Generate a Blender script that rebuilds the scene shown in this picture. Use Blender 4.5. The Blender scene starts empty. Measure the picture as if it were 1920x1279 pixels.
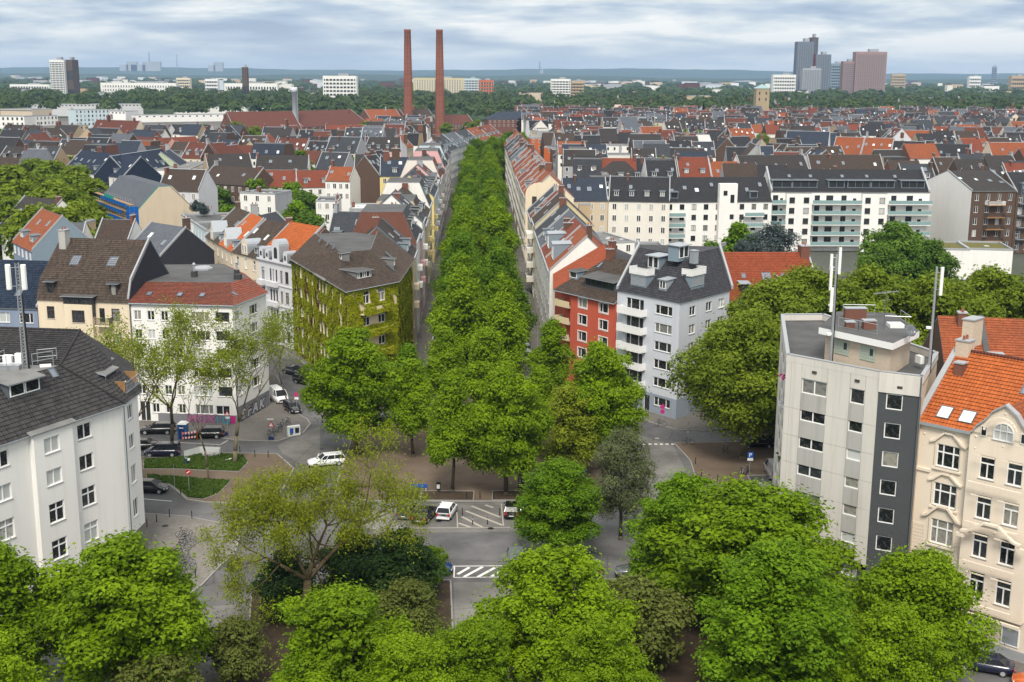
import bpy, bmesh, math, random
import numpy as np
from mathutils import Vector, Matrix
R = math.radians
random.seed(7); np.random.seed(7)
SC = bpy.context.scene
COL = SC.collection

# ---------------------------------------------------------------- camera
CAM_H = 48.0; FPX = 2300.0; PITCH = R(12.25); ROLL = R(0.35)
cam = bpy.data.cameras.new('camera'); camo = bpy.data.objects.new('camera', cam); COL.objects.link(camo)
cam.sensor_width = 36.0; cam.lens = FPX / 1920 * 36.0; cam.clip_start = 0.5; cam.clip_end = 90000
camo.matrix_world = Matrix.Translation((0, 0, CAM_H)) @ Matrix.Rotation(R(90) - PITCH, 4, 'X') @ Matrix.Rotation(ROLL, 4, 'Z')
SC.camera = camo
HAZE = 0.000065

# ---------------------------------------------------------------- sky, sun, exposure
SUN_EL, SUN_AZ = R(50), R(184)          # azimuth clockwise from +Y
w = bpy.data.worlds.new('World'); SC.world = w; w.use_nodes = True
nt = w.node_tree; nt.nodes.clear()
def N(t, typ, **k):
    n = t.nodes.new(typ)
    for a, b in k.items():
        if a == 'i':
            for x, y in b.items(): n.inputs[x].default_value = y
        else: setattr(n, a, b)
    return n
def LK(t, a, b): t.links.new(a, b)
def MATH(t, op, a, b=None, clamp=False):
    n = N(t, 'ShaderNodeMath', operation=op, use_clamp=clamp)
    for k, x in enumerate((a, b)):
        if x is None: continue
        if isinstance(x, (int, float)): n.inputs[k].default_value = x
        else: LK(t, x, n.inputs[k])
    return n.outputs[0]
def RAMP(t, fac, stops, interp='LINEAR'):
    n = N(t, 'ShaderNodeValToRGB'); cr = n.color_ramp; cr.interpolation = interp
    while len(cr.elements) < len(stops): cr.elements.new(0.5)
    for e, (p, c) in zip(cr.elements, stops):
        e.position = p; e.color = (*c, 1) if len(c) == 3 else c
    if fac is not None: LK(t, fac, n.inputs[0])
    return n.outputs[0]
def MIX(t, fac, a, b, mode='MIX'):
    n = N(t, 'ShaderNodeMix', data_type='RGBA', blend_type=mode)
    for k, x in ((0, fac), (6, a), (7, b)):
        if isinstance(x, (int, float)): n.inputs[k].default_value = x
        elif isinstance(x, tuple): n.inputs[k].default_value = (*x, 1) if len(x) == 3 else x
        else: LK(t, x, n.inputs[k])
    return n.outputs[2]
sky = N(nt, 'ShaderNodeTexSky', sky_type='NISHITA', sun_disc=False, sun_elevation=SUN_EL, sun_rotation=SUN_AZ)
tc = N(nt, 'ShaderNodeTexCoord'); sep = N(nt, 'ShaderNodeSeparateXYZ'); LK(nt, tc.outputs['Generated'], sep.inputs[0])
zc = MATH(nt, 'MAXIMUM', sep.outputs[2], 0.0)
den = MATH(nt, 'ADD', zc, 0.14)
cx = MATH(nt, 'DIVIDE', sep.outputs[0], den); cy = MATH(nt, 'DIVIDE', sep.outputs[1], den)
cmb = N(nt, 'ShaderNodeCombineXYZ'); LK(nt, cx, cmb.inputs[0]); LK(nt, cy, cmb.inputs[1])
mp = N(nt, 'ShaderNodeMapping', i={'Scale': (1.7, 1.9, 1), 'Location': (3.1, 1.7, 0)}); LK(nt, cmb.outputs[0], mp.inputs[0])
n1 = N(nt, 'ShaderNodeTexNoise', i={'Scale': 1.0, 'Detail': 8.0, 'Roughness': 0.55, 'Distortion': 0.15}); LK(nt, mp.outputs[0], n1.inputs[0])
mp2 = N(nt, 'ShaderNodeMapping', i={'Scale': (0.6, 0.55, 1), 'Location': (2.3, 4.2, 0)}); LK(nt, cmb.outputs[0], mp2.inputs[0])
n2 = N(nt, 'ShaderNodeTexNoise', i={'Scale': 1.0, 'Detail': 5.0, 'Roughness': 0.5}); LK(nt, mp2.outputs[0], n2.inputs[0])
nz = MATH(nt, 'ADD', MATH(nt, 'MULTIPLY', n1.outputs[0], 0.6), MATH(nt, 'MULTIPLY', n2.outputs[0], 0.4))
cl = RAMP(nt, nz, [(0.37, (1.9, 2.65, 3.9)), (0.45, (3.2, 3.95, 5.0)), (0.51, (5.1, 5.6, 6.0)), (0.58, (7.8, 7.7, 7.4))])
# low along the horizon the layers merge into a pale veil
hz = MATH(nt, 'POWER', MATH(nt, 'SUBTRACT', 1.0, MATH(nt, 'MINIMUM', MATH(nt, 'MULTIPLY', zc, 17.0), 1.0)), 1.6)
cl = MIX(nt, MATH(nt, 'MULTIPLY', hz, 0.75), cl, (5.8, 6.1, 6.2))
# overcast sky: brighter towards the zenith (CIE overcast distribution)
cl = MIX(nt, MATH(nt, 'MINIMUM', MATH(nt, 'MULTIPLY', zc, 2.2), 0.85), cl, (5.0, 5.0, 4.9))
gain = MATH(nt, 'ADD', 1.0, MATH(nt, 'MULTIPLY', zc, 1.3))
sc_ = N(nt, 'ShaderNodeVectorMath', operation='SCALE'); LK(nt, cl, sc_.inputs[0]); LK(nt, gain, sc_.inputs['Scale'])
tot = MIX(nt, 0.93, sky.outputs[0], sc_.outputs[0])
bg = N(nt, 'ShaderNodeBackground', i={'Strength': 0.1}); LK(nt, tot, bg.inputs[0])
LK(nt, bg.outputs[0], N(nt, 'ShaderNodeOutputWorld').inputs[0])

sun = bpy.data.lights.new('sun', 'SUN'); sun.energy = 2.8; sun.angle = R(18); sun.color = (1.0, 0.93, 0.82)
suno = bpy.data.objects.new('sun', sun); COL.objects.link(suno)
sd = Vector((math.sin(SUN_AZ) * math.cos(SUN_EL), math.cos(SUN_AZ) * math.cos(SUN_EL), math.sin(SUN_EL)))
suno.rotation_euler = sd.to_track_quat('Z', 'Y').to_euler()
SC.view_settings.view_transform = 'Standard'; SC.view_settings.look = 'None'
SC.view_settings.exposure = 0.5; SC.view_settings.gamma = 1.0
SC.cycles.use_denoising = True; SC.cycles.max_bounces = 5; SC.cycles.diffuse_bounces = 3; SC.cycles.glossy_bounces = 2
SC.cycles.transmission_bounces = 2; SC.cycles.volume_bounces = 0; SC.cycles.transparent_max_bounces = 4

# a surveyed point: where the sight line through photo pixel (px, py) meets height z
def G(px, py, z=0.0):
    x = (px - 960) / FPX; y = -(py - 639.5) / FPX
    c, s = math.cos(ROLL), math.sin(ROLL)
    x, y = c * x - s * y, s * x + c * y
    d = (x, math.cos(PITCH) + y * math.sin(PITCH), -math.sin(PITCH) + y * math.cos(PITCH))
    t = (z - CAM_H) / d[2]
    return Vector((d[0] * t, d[1] * t))

# ---------------------------------------------------------------- objects
def tag(o, label=None, cat=None, group=None, kind=None):
    if label: o['label'] = label
    if cat: o['category'] = cat
    if group: o['group'] = group
    if kind: o['kind'] = kind
    return o
def mkobj(name, data, parent=None, loc=(0, 0, 0), rz=0.0):
    o = bpy.data.objects.new(name, data); COL.objects.link(o)
    o.location = loc
    if rz: o.rotation_euler = (0, 0, rz)
    if parent is not None: o.parent = parent
    return o
def thing(name, label, cat, loc=(0, 0, 0), rz=0.0, group=None, kind=None):
    o = mkobj(name, None, None, loc, rz); o.empty_display_size = 0.3
    return tag(o, label, cat, group, kind)
def copy_tree(o, parent=None, loc=None, rz=None, sc=None):
    c = o.copy(); COL.objects.link(c); c.parent = parent
    if loc is not None: c.location = loc
    if rz is not None: c.rotation_euler = (0, 0, rz)
    if sc is not None: c.scale = sc if hasattr(sc, '__len__') else (sc, sc, sc)
    for ch in o.children: copy_tree(ch, c)
    return c
def box_uv(me):
    n = len(me.polygons)
    if not n: return
    nor = np.empty(n * 3); me.polygons.foreach_get('normal', nor); nor = nor.reshape(-1, 3)
    tot = np.empty(n, dtype=np.int32); me.polygons.foreach_get('loop_total', tot)
    li = np.empty(len(me.loops), dtype=np.int32); me.loops.foreach_get('vertex_index', li)
    co = np.empty(len(me.vertices) * 3); me.vertices.foreach_get('co', co); co = co.reshape(-1, 3)
    u = np.stack([-nor[:, 1], nor[:, 0], np.zeros(n)], 1)
    l = np.linalg.norm(u, axis=1); flat = l < 1e-3
    u[flat] = (1, 0, 0); l[flat] = 1; u /= l[:, None]
    v = np.cross(nor, u)
    U = np.repeat(u, tot, 0); V = np.repeat(v, tot, 0); P = co[li]
    uv = np.stack([(P * U).sum(1), (P * V).sum(1)], 1).astype(np.float32)
    lay = me.uv_layers.new(name='UVMap'); lay.data.foreach_set('uv', uv.ravel())
class MB:
    """collects faces with a material name each; build() links them as one mesh object"""
    def __init__(s): s.v = []; s.f = []; s.m = []
    def poly(s, pts, m):
        i = len(s.v); s.v.extend([tuple(p) for p in pts]); s.f.append(tuple(range(i, i + len(pts)))); s.m.append(m)
    def box(s, c, size, m, rz=0.0, ms=None):
        """c = centre of the bottom face"""
        cx, cy, cz = c; a, b, h = size[0] / 2, size[1] / 2, size[2]
        co, si = math.cos(rz), math.sin(rz)
        p = [(cx + x * co - y * si, cy + x * si + y * co, cz + z) for z in (0, h) for x, y in ((-a, -b), (a, -b), (a, b), (-a, b))]
        s.hexa(p, m, ms)
    def hexa(s, p, m, ms=None):
        i = len(s.v); s.v.extend([tuple(q) for q in p])
        for k, f in enumerate(((3, 2, 1, 0), (4, 5, 6, 7), (0, 1, 5, 4), (1, 2, 6, 5), (2, 3, 7, 6), (3, 0, 4, 7))):
            s.f.append(tuple(i + j for j in f)); s.m.append(ms[k] if ms else m)
    def prism(s, pts, z0, z1, m, mtop=None, bottom=True):
        """pts counter-clockwise (seen from above)"""
        n = len(pts)
        s.poly([(p[0], p[1], z1) for p in pts], mtop or m)
        if bottom: s.poly([(p[0], p[1], z0) for p in reversed(pts)], m)
        for k in range(n):
            a, b = pts[k], pts[(k + 1) % n]
            s.poly([(a[0], a[1], z0), (b[0], b[1], z0), (b[0], b[1], z1), (a[0], a[1], z1)], m)
    def slab(s, pts, th, m, medge=None):
        """planar polygon thickened downwards along its normal"""
        P = [Vector(p) for p in pts]
        nn = (P[1] - P[0]).cross(P[2] - P[0]).normalized()
        if nn.z < 0: P.reverse(); nn = -nn
        Q = [p - nn * th for p in P]
        s.poly(P, m); s.poly(list(reversed(Q)), medge or m)
        for k in range(len(P)):
            j = (k + 1) % len(P); s.poly([Q[k], Q[j], P[j], P[k]], medge or m)
    def tube(s, a, b, r0, r1=None, m='zinc', n=6, caps=True):
        a, b = Vector(a), Vector(b); r1 = r0 if r1 is None else r1
        d = (b - a)
        if d.length < 1e-6: return
        d.normalize(); x = d.orthogonal().normalized(); y = d.cross(x)
        i = len(s.v)
        for p, r in ((a, r0), (b, r1)):
            for k in range(n):
                t = 2 * math.pi * k / n; s.v.append(tuple(p + x * (r * math.cos(t)) + y * (r * math.sin(t))))
        for k in range(n):
            j = (k + 1) % n; s.f.append((i + k, i + j, i + n + j, i + n + k)); s.m.append(m)
        if caps:
            s.f.append(tuple(range(i + n - 1, i - 1, -1))); s.m.append(m)
            s.f.append(tuple(range(i + n, i + 2 * n))); s.m.append(m)
    def lathe(s, prof, m, n=10, c=(0, 0, 0)):
        i = len(s.v)
        for r, z in prof:
            for k in range(n):
                t = 2 * math.pi * k / n; s.v.append((c[0] + r * math.cos(t), c[1] + r * math.sin(t), c[2] + z))
        for q in range(len(prof) - 1):
            for k in range(n):
                j = (k + 1) % n; s.f.append((i + q * n + k, i + q * n + j, i + (q + 1) * n + j, i + (q + 1) * n + k)); s.m.append(m)
    def add(s, o):
        i = len(s.v); s.v += o.v; s.f += [tuple(i + j for j in f) for f in o.f]; s.m += o.m
    def mesh(s, name, origin=(0, 0, 0), smooth=False):
        me = bpy.data.meshes.new(name)
        ox, oy, oz = origin
        v = [(a - ox, b - oy, c - oz) for a, b, c in s.v] if any(origin) else s.v
        me.from_pydata(v, [], s.f)
        names = list(dict.fromkeys(s.m))
        for n_ in names: me.materials.append(MAT(n_))
        if len(names) > 1:
            ix = {n_: k for k, n_ in enumerate(names)}
            me.polygons.foreach_set('material_index', [ix[a] for a in s.m])
        me.update(); box_uv(me)
        if smooth: me.polygons.foreach_set('use_smooth', [True] * len(me.polygons))
        return me
    def build(s, name, parent=None, smooth=False, world=True, **tags):
        """world: the vertices are in world space and the parent stands unrotated at its base"""
        if not s.f: return None
        org = tuple(parent.location) if (parent is not None and world) else (0, 0, 0)
        q = parent
        while world and q is not None and q.parent is not None:
            q = q.parent; org = tuple(a + b for a, b in zip(org, q.location))
        return tag(mkobj(name, s.mesh(name, org, smooth), parent), **tags)
def box8(pc, ux, uy, uz, m, ms=None):
    """hexahedron from a corner and three edge vectors"""
    pc, ux, uy, uz = Vector(pc), Vector(ux), Vector(uy), Vector(uz)
    b = MB(); b.hexa([pc, pc + ux, pc + ux + uy, pc + uy, pc + uz, pc + ux + uz, pc + ux + uy + uz, pc + uy + uz], m, ms); return b
# ---------------------------------------------------------------- materials (made on first use)
_M = {}
MDEF = {}
def MAT(name):
    if name not in _M:
        m = bpy.data.materials.new(name); m.use_nodes = True; t = m.node_tree; t.nodes.clear()
        out = N(t, 'ShaderNodeOutputMaterial')
        fn, a = MDEF[name]; fn(t, out, *a); _M[name] = m
    return _M[name]
def BSDF(t, out, col, rough=0.85, spec=0.3, metal=0.0, bump=None, bstr=0.3, bdist=0.02):
    p = N(t, 'ShaderNodeBsdfPrincipled', i={'Roughness': rough, 'Specular IOR Level': spec, 'Metallic': metal})
    if isinstance(col, tuple): p.inputs['Base Color'].default_value = (*col, 1)
    else: LK(t, col, p.inputs['Base Color'])
    if bump is not None:
        b = N(t, 'ShaderNodeBump', i={'Strength': bstr, 'Distance': bdist}); LK(t, bump, b.inputs['Height']); LK(t, b.outputs[0], p.inputs['Normal'])
    LK(t, p.outputs[0], out.inputs[0]); return p
def POS(t): return N(t, 'ShaderNodeNewGeometry').outputs['Position']
def UVc(t): return N(t, 'ShaderNodeUVMap').outputs[0]
def NOISE(t, vec, scale, detail=3, rough=0.55, stretch=None):
    if stretch:
        mp = N(t, 'ShaderNodeMapping', i={'Scale': stretch}); LK(t, vec, mp.inputs[0]); vec = mp.outputs[0]
    n = N(t, 'ShaderNodeTexNoise', i={'Scale': scale, 'Detail': detail, 'Roughness': rough}); LK(t, vec, n.inputs[0]); return n.outputs[0]
def mul(c, k): return tuple(x * k for x in c)
def f_plain(t, out, col, rough=0.7, spec=0.3, metal=0.0, var=0.1):
    p = POS(t); n = NOISE(t, p, 1.7, 4)
    c = MIX(t, n, mul(col, 1 - var), mul(col, 1 + var))
    BSDF(t, out, c, rough, spec, metal)
def f_plaster(t, out, col, var=0.10, dirt=0.3):
    p = POS(t)
    a = NOISE(t, p, 0.22, 5); b = NOISE(t, p, 1.0, 5, 0.6, (1.6, 1.6, 0.12)); f = NOISE(t, p, 14, 2)
    c = MIX(t, a, mul(col, 1 - var), mul(col, 1 + var * 0.6))
    d = RAMP(t, b, [(0.48, (0, 0, 0)), (0.75, (1, 1, 1))])
    c = MIX(t, MATH(t, 'MULTIPLY', d, dirt), c, mul((col[0] * .95, col[1] * .92, col[2] * .86), 0.62))
    c = MIX(t, MATH(t, 'MULTIPLY', f, 0.12), c, mul(col, 0.7))
    BSDF(t, out, c, 0.9, 0.15, bump=f, bstr=0.25, bdist=0.01)
def f_tile(t, out, c1, c2, tw=0.30, th=0.36, moss=0.25, mosscol=(0.05, 0.05, 0.035), wave=True):
    """pantiles: u runs along the eave, v up the slope, in metres"""
    uv = UVc(t)
    br = N(t, 'ShaderNodeTexBrick', offset=0.0, i={'Color1': (*c1, 1), 'Color2': (*c2, 1), 'Mortar': (*mul(c1, 0.38), 1), 'Scale': 1.0, 'Mortar Size': 0.028, 'Mortar Smooth': 0.5, 'Bias': -0.1, 'Brick Width': tw, 'Row Height': th})
    LK(t, uv, br.inputs[0])
    p = POS(t); a = NOISE(t, p, 0.35, 6, 0.6); a2 = NOISE(t, p, 3.0, 3)
    c = MIX(t, MATH(t, 'MULTIPLY', RAMP(t, a, [(0.42, (0, 0, 0)), (0.72, (1, 1, 1))]), moss), br.outputs[0], mosscol)
    c = MIX(t, MATH(t, 'MULTIPLY', a2, 0.5), c, MIX(t, 0.5, c, mul(c2, 0.55)))
    sp = N(t, 'ShaderNodeSeparateXYZ'); LK(t, uv, sp.inputs[0])
    saw = MATH(t, 'SUBTRACT', 1.0, MATH(t, 'FRACT', MATH(t, 'DIVIDE', sp.outputs[1], th)))
    sn = MATH(t, 'SINE', MATH(t, 'MULTIPLY', sp.outputs[0], 2 * math.pi / tw))
    h = MATH(t, 'ADD', saw, MATH(t, 'MULTIPLY', sn, 0.45)) if wave else saw
    BSDF(t, out, c, 0.82, 0.2, bump=h, bstr=0.8, bdist=0.05)
def f_tilegeo(t, out, c1, c2, moss=0.2, mosscol=(0.05, 0.05, 0.035)):
    """for roofs whose tiles are built: only colour, per tile and in weathered patches"""
    uv = UVc(t)
    sp = N(t, 'ShaderNodeAttribute', attribute_name='tint')
    p = POS(t); a = NOISE(t, p, 0.35, 6, 0.62); a2 = NOISE(t, p, 5.0, 4)
    c = MIX(t, sp.outputs['Fac'], c1, c2)
    c = MIX(t, MATH(t, 'MULTIPLY', RAMP(t, a, [(0.4, (0, 0, 0)), (0.7, (1, 1, 1))]), moss), c, mosscol)
    c = MIX(t, MATH(t, 'MULTIPLY', RAMP(t, a2, [(0.55, (0, 0, 0)), (0.75, (1, 1, 1))]), 0.35), c, mul(c1, 0.45))
    BSDF(t, out, c, 0.8, 0.22, bump=a2, bstr=0.2, bdist=0.01)
def f_slate(t, out, c1, c2): f_tile(t, out, c1, c2, 0.45, 0.32, 0.18, mul(c1, 1.5), False)
def f_felt(t, out, col):
    uv = UVc(t); p = POS(t); a = NOISE(t, p, 0.3, 6, 0.65); b = NOISE(t, p, 9, 3)
    br = N(t, 'ShaderNodeTexBrick', offset=0.3, i={'Color1': (*mul(col, 0.95), 1), 'Color2': (*mul(col, 1.06), 1), 'Mortar': (*mul(col, 0.6), 1), 'Mortar Size': 0.012, 'Brick Width': 5.0, 'Row Height': 1.0, 'Scale': 1.0}); LK(t, uv, br.inputs[0])
    c = MIX(t, RAMP(t, a, [(0.35, (0, 0, 0)), (0.7, (1, 1, 1))]), MIX(t, 0.6, br.outputs[0], mul(col, 0.6)), MIX(t, 0.5, br.outputs[0], mul(col, 1.35)))
    BSDF(t, out, c, 0.85, 0.25, bump=b, bstr=0.2, bdist=0.01)
def f_brick(t, out, c1, c2, mort, bw=0.26, bh=0.085):
    uv = UVc(t); p = POS(t); a = NOISE(t, p, 0.5, 5)
    br = N(t, 'ShaderNodeTexBrick', i={'Color1': (*c1, 1), 'Color2': (*c2, 1), 'Mortar': (*mort, 1), 'Mortar Size': 0.012, 'Brick Width': bw, 'Row Height': bh, 'Scale': 1.0}); LK(t, uv, br.inputs[0])
    c = MIX(t, MATH(t, 'MULTIPLY', a, 0.5), br.outputs[0], mul(c1, 0.6))
    BSDF(t, out, c, 0.9, 0.15, bump=br.outputs[1], bstr=-0.4, bdist=0.01)
def f_glass(t, out, kind):
    """window glass with the room or the curtain behind it; each window its own"""
    oi = N(t, 'ShaderNodeObjectInfo').outputs['Random']
    p = UVc(t); n = NOISE(t, p, 2.2, 2)
    if kind == 'room':
        c = RAMP(t, oi, [(0.0, (.012, .014, .016)), (0.45, (.03, .032, .034)), (0.62, (.05, .05, .048)), (0.66, (.26, .25, .22)), (0.8, (.2, .2, .19)), (0.84, (.03, .035, .04)), (0.93, (.42, .42, .40))], 'CONSTANT')
        c = MIX(t, MATH(t, 'MULTIPLY', RAMP(t, n, [(0.5, (0, 0, 0)), (0.62, (1, 1, 1))]), 0.55), c, (.09, .09, .085))
    elif kind == 'sky': c = MIX(t, n, (.10, .12, .15), (.2, .23, .27))
    elif kind == 'blind': c = MIX(t, oi, (.55, .55, .53), (.42, .45, .44))
    else: c = MIX(t, n, (.012, .014, .017), (.04, .043, .047))
    pb = BSDF(t, out, c, 0.06, 0.5); pb.inputs['IOR'].default_value = 1.5
def f_asphalt(t, out, col):
    p = POS(t); a = NOISE(t, p, 0.09, 5, 0.6); b = NOISE(t, p, 0.6, 5, 0.65); f = NOISE(t, p, 40, 2)
    c = MIX(t, RAMP(t, a, [(0.4, (0, 0, 0)), (0.62, (1, 1, 1))]), mul(col, 0.66), mul(col, 1.32))
    c = MIX(t, MATH(t, 'MULTIPLY', RAMP(t, b, [(0.5, (0, 0, 0)), (0.7, (1, 1, 1))]), 0.35), c, mul(col, 0.6))
    v = N(t, 'ShaderNodeTexVoronoi', feature='DISTANCE_TO_EDGE', i={'Scale': 0.11, 'Randomness': 1.0})
    wob = N(t, 'ShaderNodeMix', data_type='VECTOR', i={0: 0.08}); LK(t, p, wob.inputs[4])
    nn = N(t, 'ShaderNodeTexNoise', i={'Scale': 0.9, 'Detail': 4.0}); LK(t, p, nn.inputs[0]); LK(t, nn.outputs[1], wob.inputs[5]); LK(t, wob.outputs[1], v.inputs[0])
    c = MIX(t, RAMP(t, v.outputs[0], [(0.0, (.6, .6, .6)), (0.012, (0, 0, 0))]), c, mul(col, 0.45))
    BSDF(t, out, c, 0.85, 0.25, bump=f, bstr=0.3, bdist=0.01)
def f_paving(t, out, c1, w, h):
    p = POS(t); a = NOISE(t, p, 0.25, 5, 0.6)
    br = N(t, 'ShaderNodeTexBrick', i={'Color1': (*mul(c1, 0.9), 1), 'Color2': (*mul(c1, 1.1), 1), 'Mortar': (*mul(c1, 0.5), 1), 'Mortar Size': 0.012, 'Brick Width': w, 'Row Height': h, 'Scale': 1.0})
    mp = N(t, 'ShaderNodeMapping', i={'Rotation': (0, 0, 0.35)}); LK(t, p, mp.inputs[0]); LK(t, mp.outputs[0], br.inputs[0])
    c = MIX(t, MATH(t, 'MULTIPLY', RAMP(t, a, [(0.4, (0, 0, 0)), (0.7, (1, 1, 1))]), 0.5), br.outputs[0], mul(c1, 0.62))
    BSDF(t, out, c, 0.88, 0.2, bump=br.outputs[1], bstr=-0.3, bdist=0.01)
def f_ground(t, out, c1, c2, s1, s2, c3=None):
    p = POS(t); a = NOISE(t, p, s1, 6, 0.6); b = NOISE(t, p, s2, 4, 0.6)
    c = MIX(t, RAMP(t, a, [(0.35, (0, 0, 0)), (0.65, (1, 1, 1))]), c1, c2)
    c = MIX(t, MATH(t, 'MULTIPLY', b, 0.6), c, c3 or mul(c1, 0.55))
    BSDF(t, out, c, 0.95, 0.1, bump=b, bstr=0.4, bdist=0.03)
def f_leaf(t, out, dark, light, trans=0.3, hue=0.0):
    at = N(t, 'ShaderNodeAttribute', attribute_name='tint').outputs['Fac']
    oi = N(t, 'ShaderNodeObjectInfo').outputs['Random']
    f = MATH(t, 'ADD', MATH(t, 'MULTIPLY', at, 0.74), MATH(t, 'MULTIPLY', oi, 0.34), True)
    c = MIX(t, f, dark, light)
    d = N(t, 'ShaderNodeBsdfPrincipled', i={'Roughness': 0.6, 'Specular IOR Level': 0.12}); LK(t, c, d.inputs['Base Color'])
    tr = N(t, 'ShaderNodeBsdfTranslucent'); LK(t, MIX(t, 0.5, c, mul(light, 1.3)), tr.inputs[0])
    ms = N(t, 'ShaderNodeMixShader', i={0: trans}); LK(t, d.outputs[0], ms.inputs[1]); LK(t, tr.outputs[0], ms.inputs[2])
    LK(t, ms.outputs[0], out.inputs[0])
def f_bark(t, out, c1, c2):
    p = N(t, 'ShaderNodeTexCoord').outputs['Object']; n = NOISE(t, p, 2.0, 5, 0.65, (3, 3, 0.7)); m2 = NOISE(t, p, 0.8, 3)
    c = MIX(t, RAMP(t, n, [(0.35, (0, 0, 0)), (0.65, (1, 1, 1))]), c1, c2)
    c = MIX(t, MATH(t, 'MULTIPLY', m2, 0.4), c, (0.06, 0.06, 0.02))
    BSDF(t, out, c, 0.95, 0.1, bump=n, bstr=0.6, bdist=0.04)
def f_paint(t, out, col, rough=0.22):
    pb = BSDF(t, out, col, rough, 0.5); pb.inputs['Coat Weight'].default_value = 0.6; pb.inputs['Coat Roughness'].default_value = 0.05
def f_mesh(t, out, col, dens):
    p = POS(t); d = N(t, 'ShaderNodeBsdfDiffuse'); d.inputs[0].default_value = (*col, 1)
    tr = N(t, 'ShaderNodeBsdfTransparent'); ms = N(t, 'ShaderNodeMixShader', i={0: dens})
    LK(t, tr.outputs[0], ms.inputs[1]); LK(t, d.outputs[0], ms.inputs[2]); LK(t, ms.outputs[0], out.inputs[0])
def D(name, fn, *a): MDEF[name] = (fn, a)
for n_, c_ in dict(white=(.78, .77, .74), offwhite=(.72, .69, .63), cream=(.70, .60, .45), cream2=(.66, .56, .40), yellow=(.68, .56, .25), yellow2=(.62, .52, .30), greywhite=(.60, .60, .62),
                   bluegrey=(.22, .27, .36), paleblue=(.52, .62, .66), lightgrey=(.56, .59, .64), grey=(.36, .37, .39), redpl=(.50, .105, .062), pinkpl=(.70, .36, .27), pink=(.66, .40, .40), tan=(.46, .35, .22),
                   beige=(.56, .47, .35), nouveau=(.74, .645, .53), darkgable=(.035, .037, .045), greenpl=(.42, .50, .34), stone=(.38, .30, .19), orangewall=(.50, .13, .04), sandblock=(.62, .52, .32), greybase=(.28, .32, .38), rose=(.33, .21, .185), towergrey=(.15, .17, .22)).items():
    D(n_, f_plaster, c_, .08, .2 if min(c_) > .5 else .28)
D('concrete', f_plaster, (.60, .575, .53), .12, .4); D('concrete2', f_plaster, (.42, .41, .39), .12, .55)
D('tile_dark', f_tile, (.055, .048, .045), (.032, .028, .028)); D('tile_brown', f_tile, (.075, .050, .038), (.045, .033, .028)); D('tile_black', f_tile, (.036, .036, .040), (.022, .022, .026), .34, .36, .12)
D('tile_blue', f_tile, (.020, .032, .060), (.014, .022, .042), .30, .36, .05); D('tile_orange', f_tile, (.31, .088, .033), (.23, .066, .027)); D('tile_red', f_tile, (.23, .058, .030), (.16, .042, .024)); D('tile_brownred', f_tile, (.15, .045, .028), (.10, .034, .024))
D('slate', f_slate, (.050, .054, .062), (.036, .040, .048)); D('slate_grey', f_slate, (.11, .12, .14), (.08, .09, .105)); D('slate_blue', f_slate, (.035, .045, .065), (.026, .034, .05))
D('geo_dark', f_tilegeo, (.026, .025, .027), (.052, .049, .049), .2, (.075, .072, .062)); D('geo_orange', f_tilegeo, (.33, .082, .021), (.43, .112, .028), .28, (.20, .06, .024)); D('geo_brownred', f_tilegeo, (.16, .046, .028), (.23, .07, .045), .35, (.10, .075, .06)); D('geo_blue', f_tilegeo, (.010, .018, .036), (.022, .036, .065), .05)
D('geo_brown', f_tilegeo, (.045, .032, .026), (.085, .062, .048), .25, (.05, .05, .035)); D('geo_slate', f_tilegeo, (.028, .028, .034), (.05, .05, .058), .08, (.06, .06, .065)); D('geo_rust', f_tilegeo, (.26, .068, .026), (.36, .095, .036), .4, (.12, .05, .028)); D('geo_red', f_tilegeo, (.21, .046, .018), (.27, .062, .026), .22, (.11, .035, .02))
D('felt', f_felt, (.085, .085, .085)); D('felt_light', f_felt, (.17, .17, .165)); D('felt_dark', f_felt, (.045, .046, .05))
D('brick_red', f_brick, (.20, .06, .036), (.13, .04, .028), (.2, .16, .13)); D('brick_brown', f_brick, (.11, .058, .038), (.07, .042, .03), (.14, .12, .1)); D('brick_dark', f_brick, (.062, .069, .074), (.042, .047, .051), (.13, .135, .14)); D('brick_buff', f_brick, (.60, .49, .37), (.48, .39, .29), (.62, .55, .46)); D('brick_chimney', f_brick, (.29, .105, .066), (.20, .07, .046), (.26, .15, .12), .9, .5)
D('frame_white', f_plain, (.78, .78, .77), .5, .4, 0, .03); D('frame_brown', f_plain, (.06, .045, .038), .5, .4); D('frame_dark', f_plain, (.035, .037, .04), .5, .4); D('sill', f_plain, (.33, .33, .33), .7)
D('glass', f_glass, 'room'); D('glass_sky', f_glass, 'sky'); D('glass_dark', f_glass, 'dark'); D('blind', f_glass, 'blind'); D('glass_green', f_plain, (.22, .33, .33), .15, .5); D('shutter', f_plain, (.25, .27, .30), .6); D('glassblock', f_plain, (.38, .44, .34), .3)
D('zinc', f_plain, (.33, .36, .39), .5, .5, .25); D('zinc_dark', f_plain, (.11, .13, .15), .5, .4, .2); D('steel', f_plain, (.42, .44, .46), .4, .5, .6); D('zinc_blue', f_plain, (.20, .26, .31), .55, .4, .15); D('coping', f_plain, (.31, .325, .34), .6)
D('car_glass', f_plain, (.016, .019, .022), .12, .14, 0, .1); D('black', f_plain, (.015, .015, .017), .5); D('rubber', f_plain, (.02, .02, .02), .85); D('panel_white', f_plain, (.72, .74, .72), .4); D('wood', f_plain, (.36, .20, .08), .8, .2, 0, .3); D('planter', f_plain, (.25, .09, .05), .8)
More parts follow.
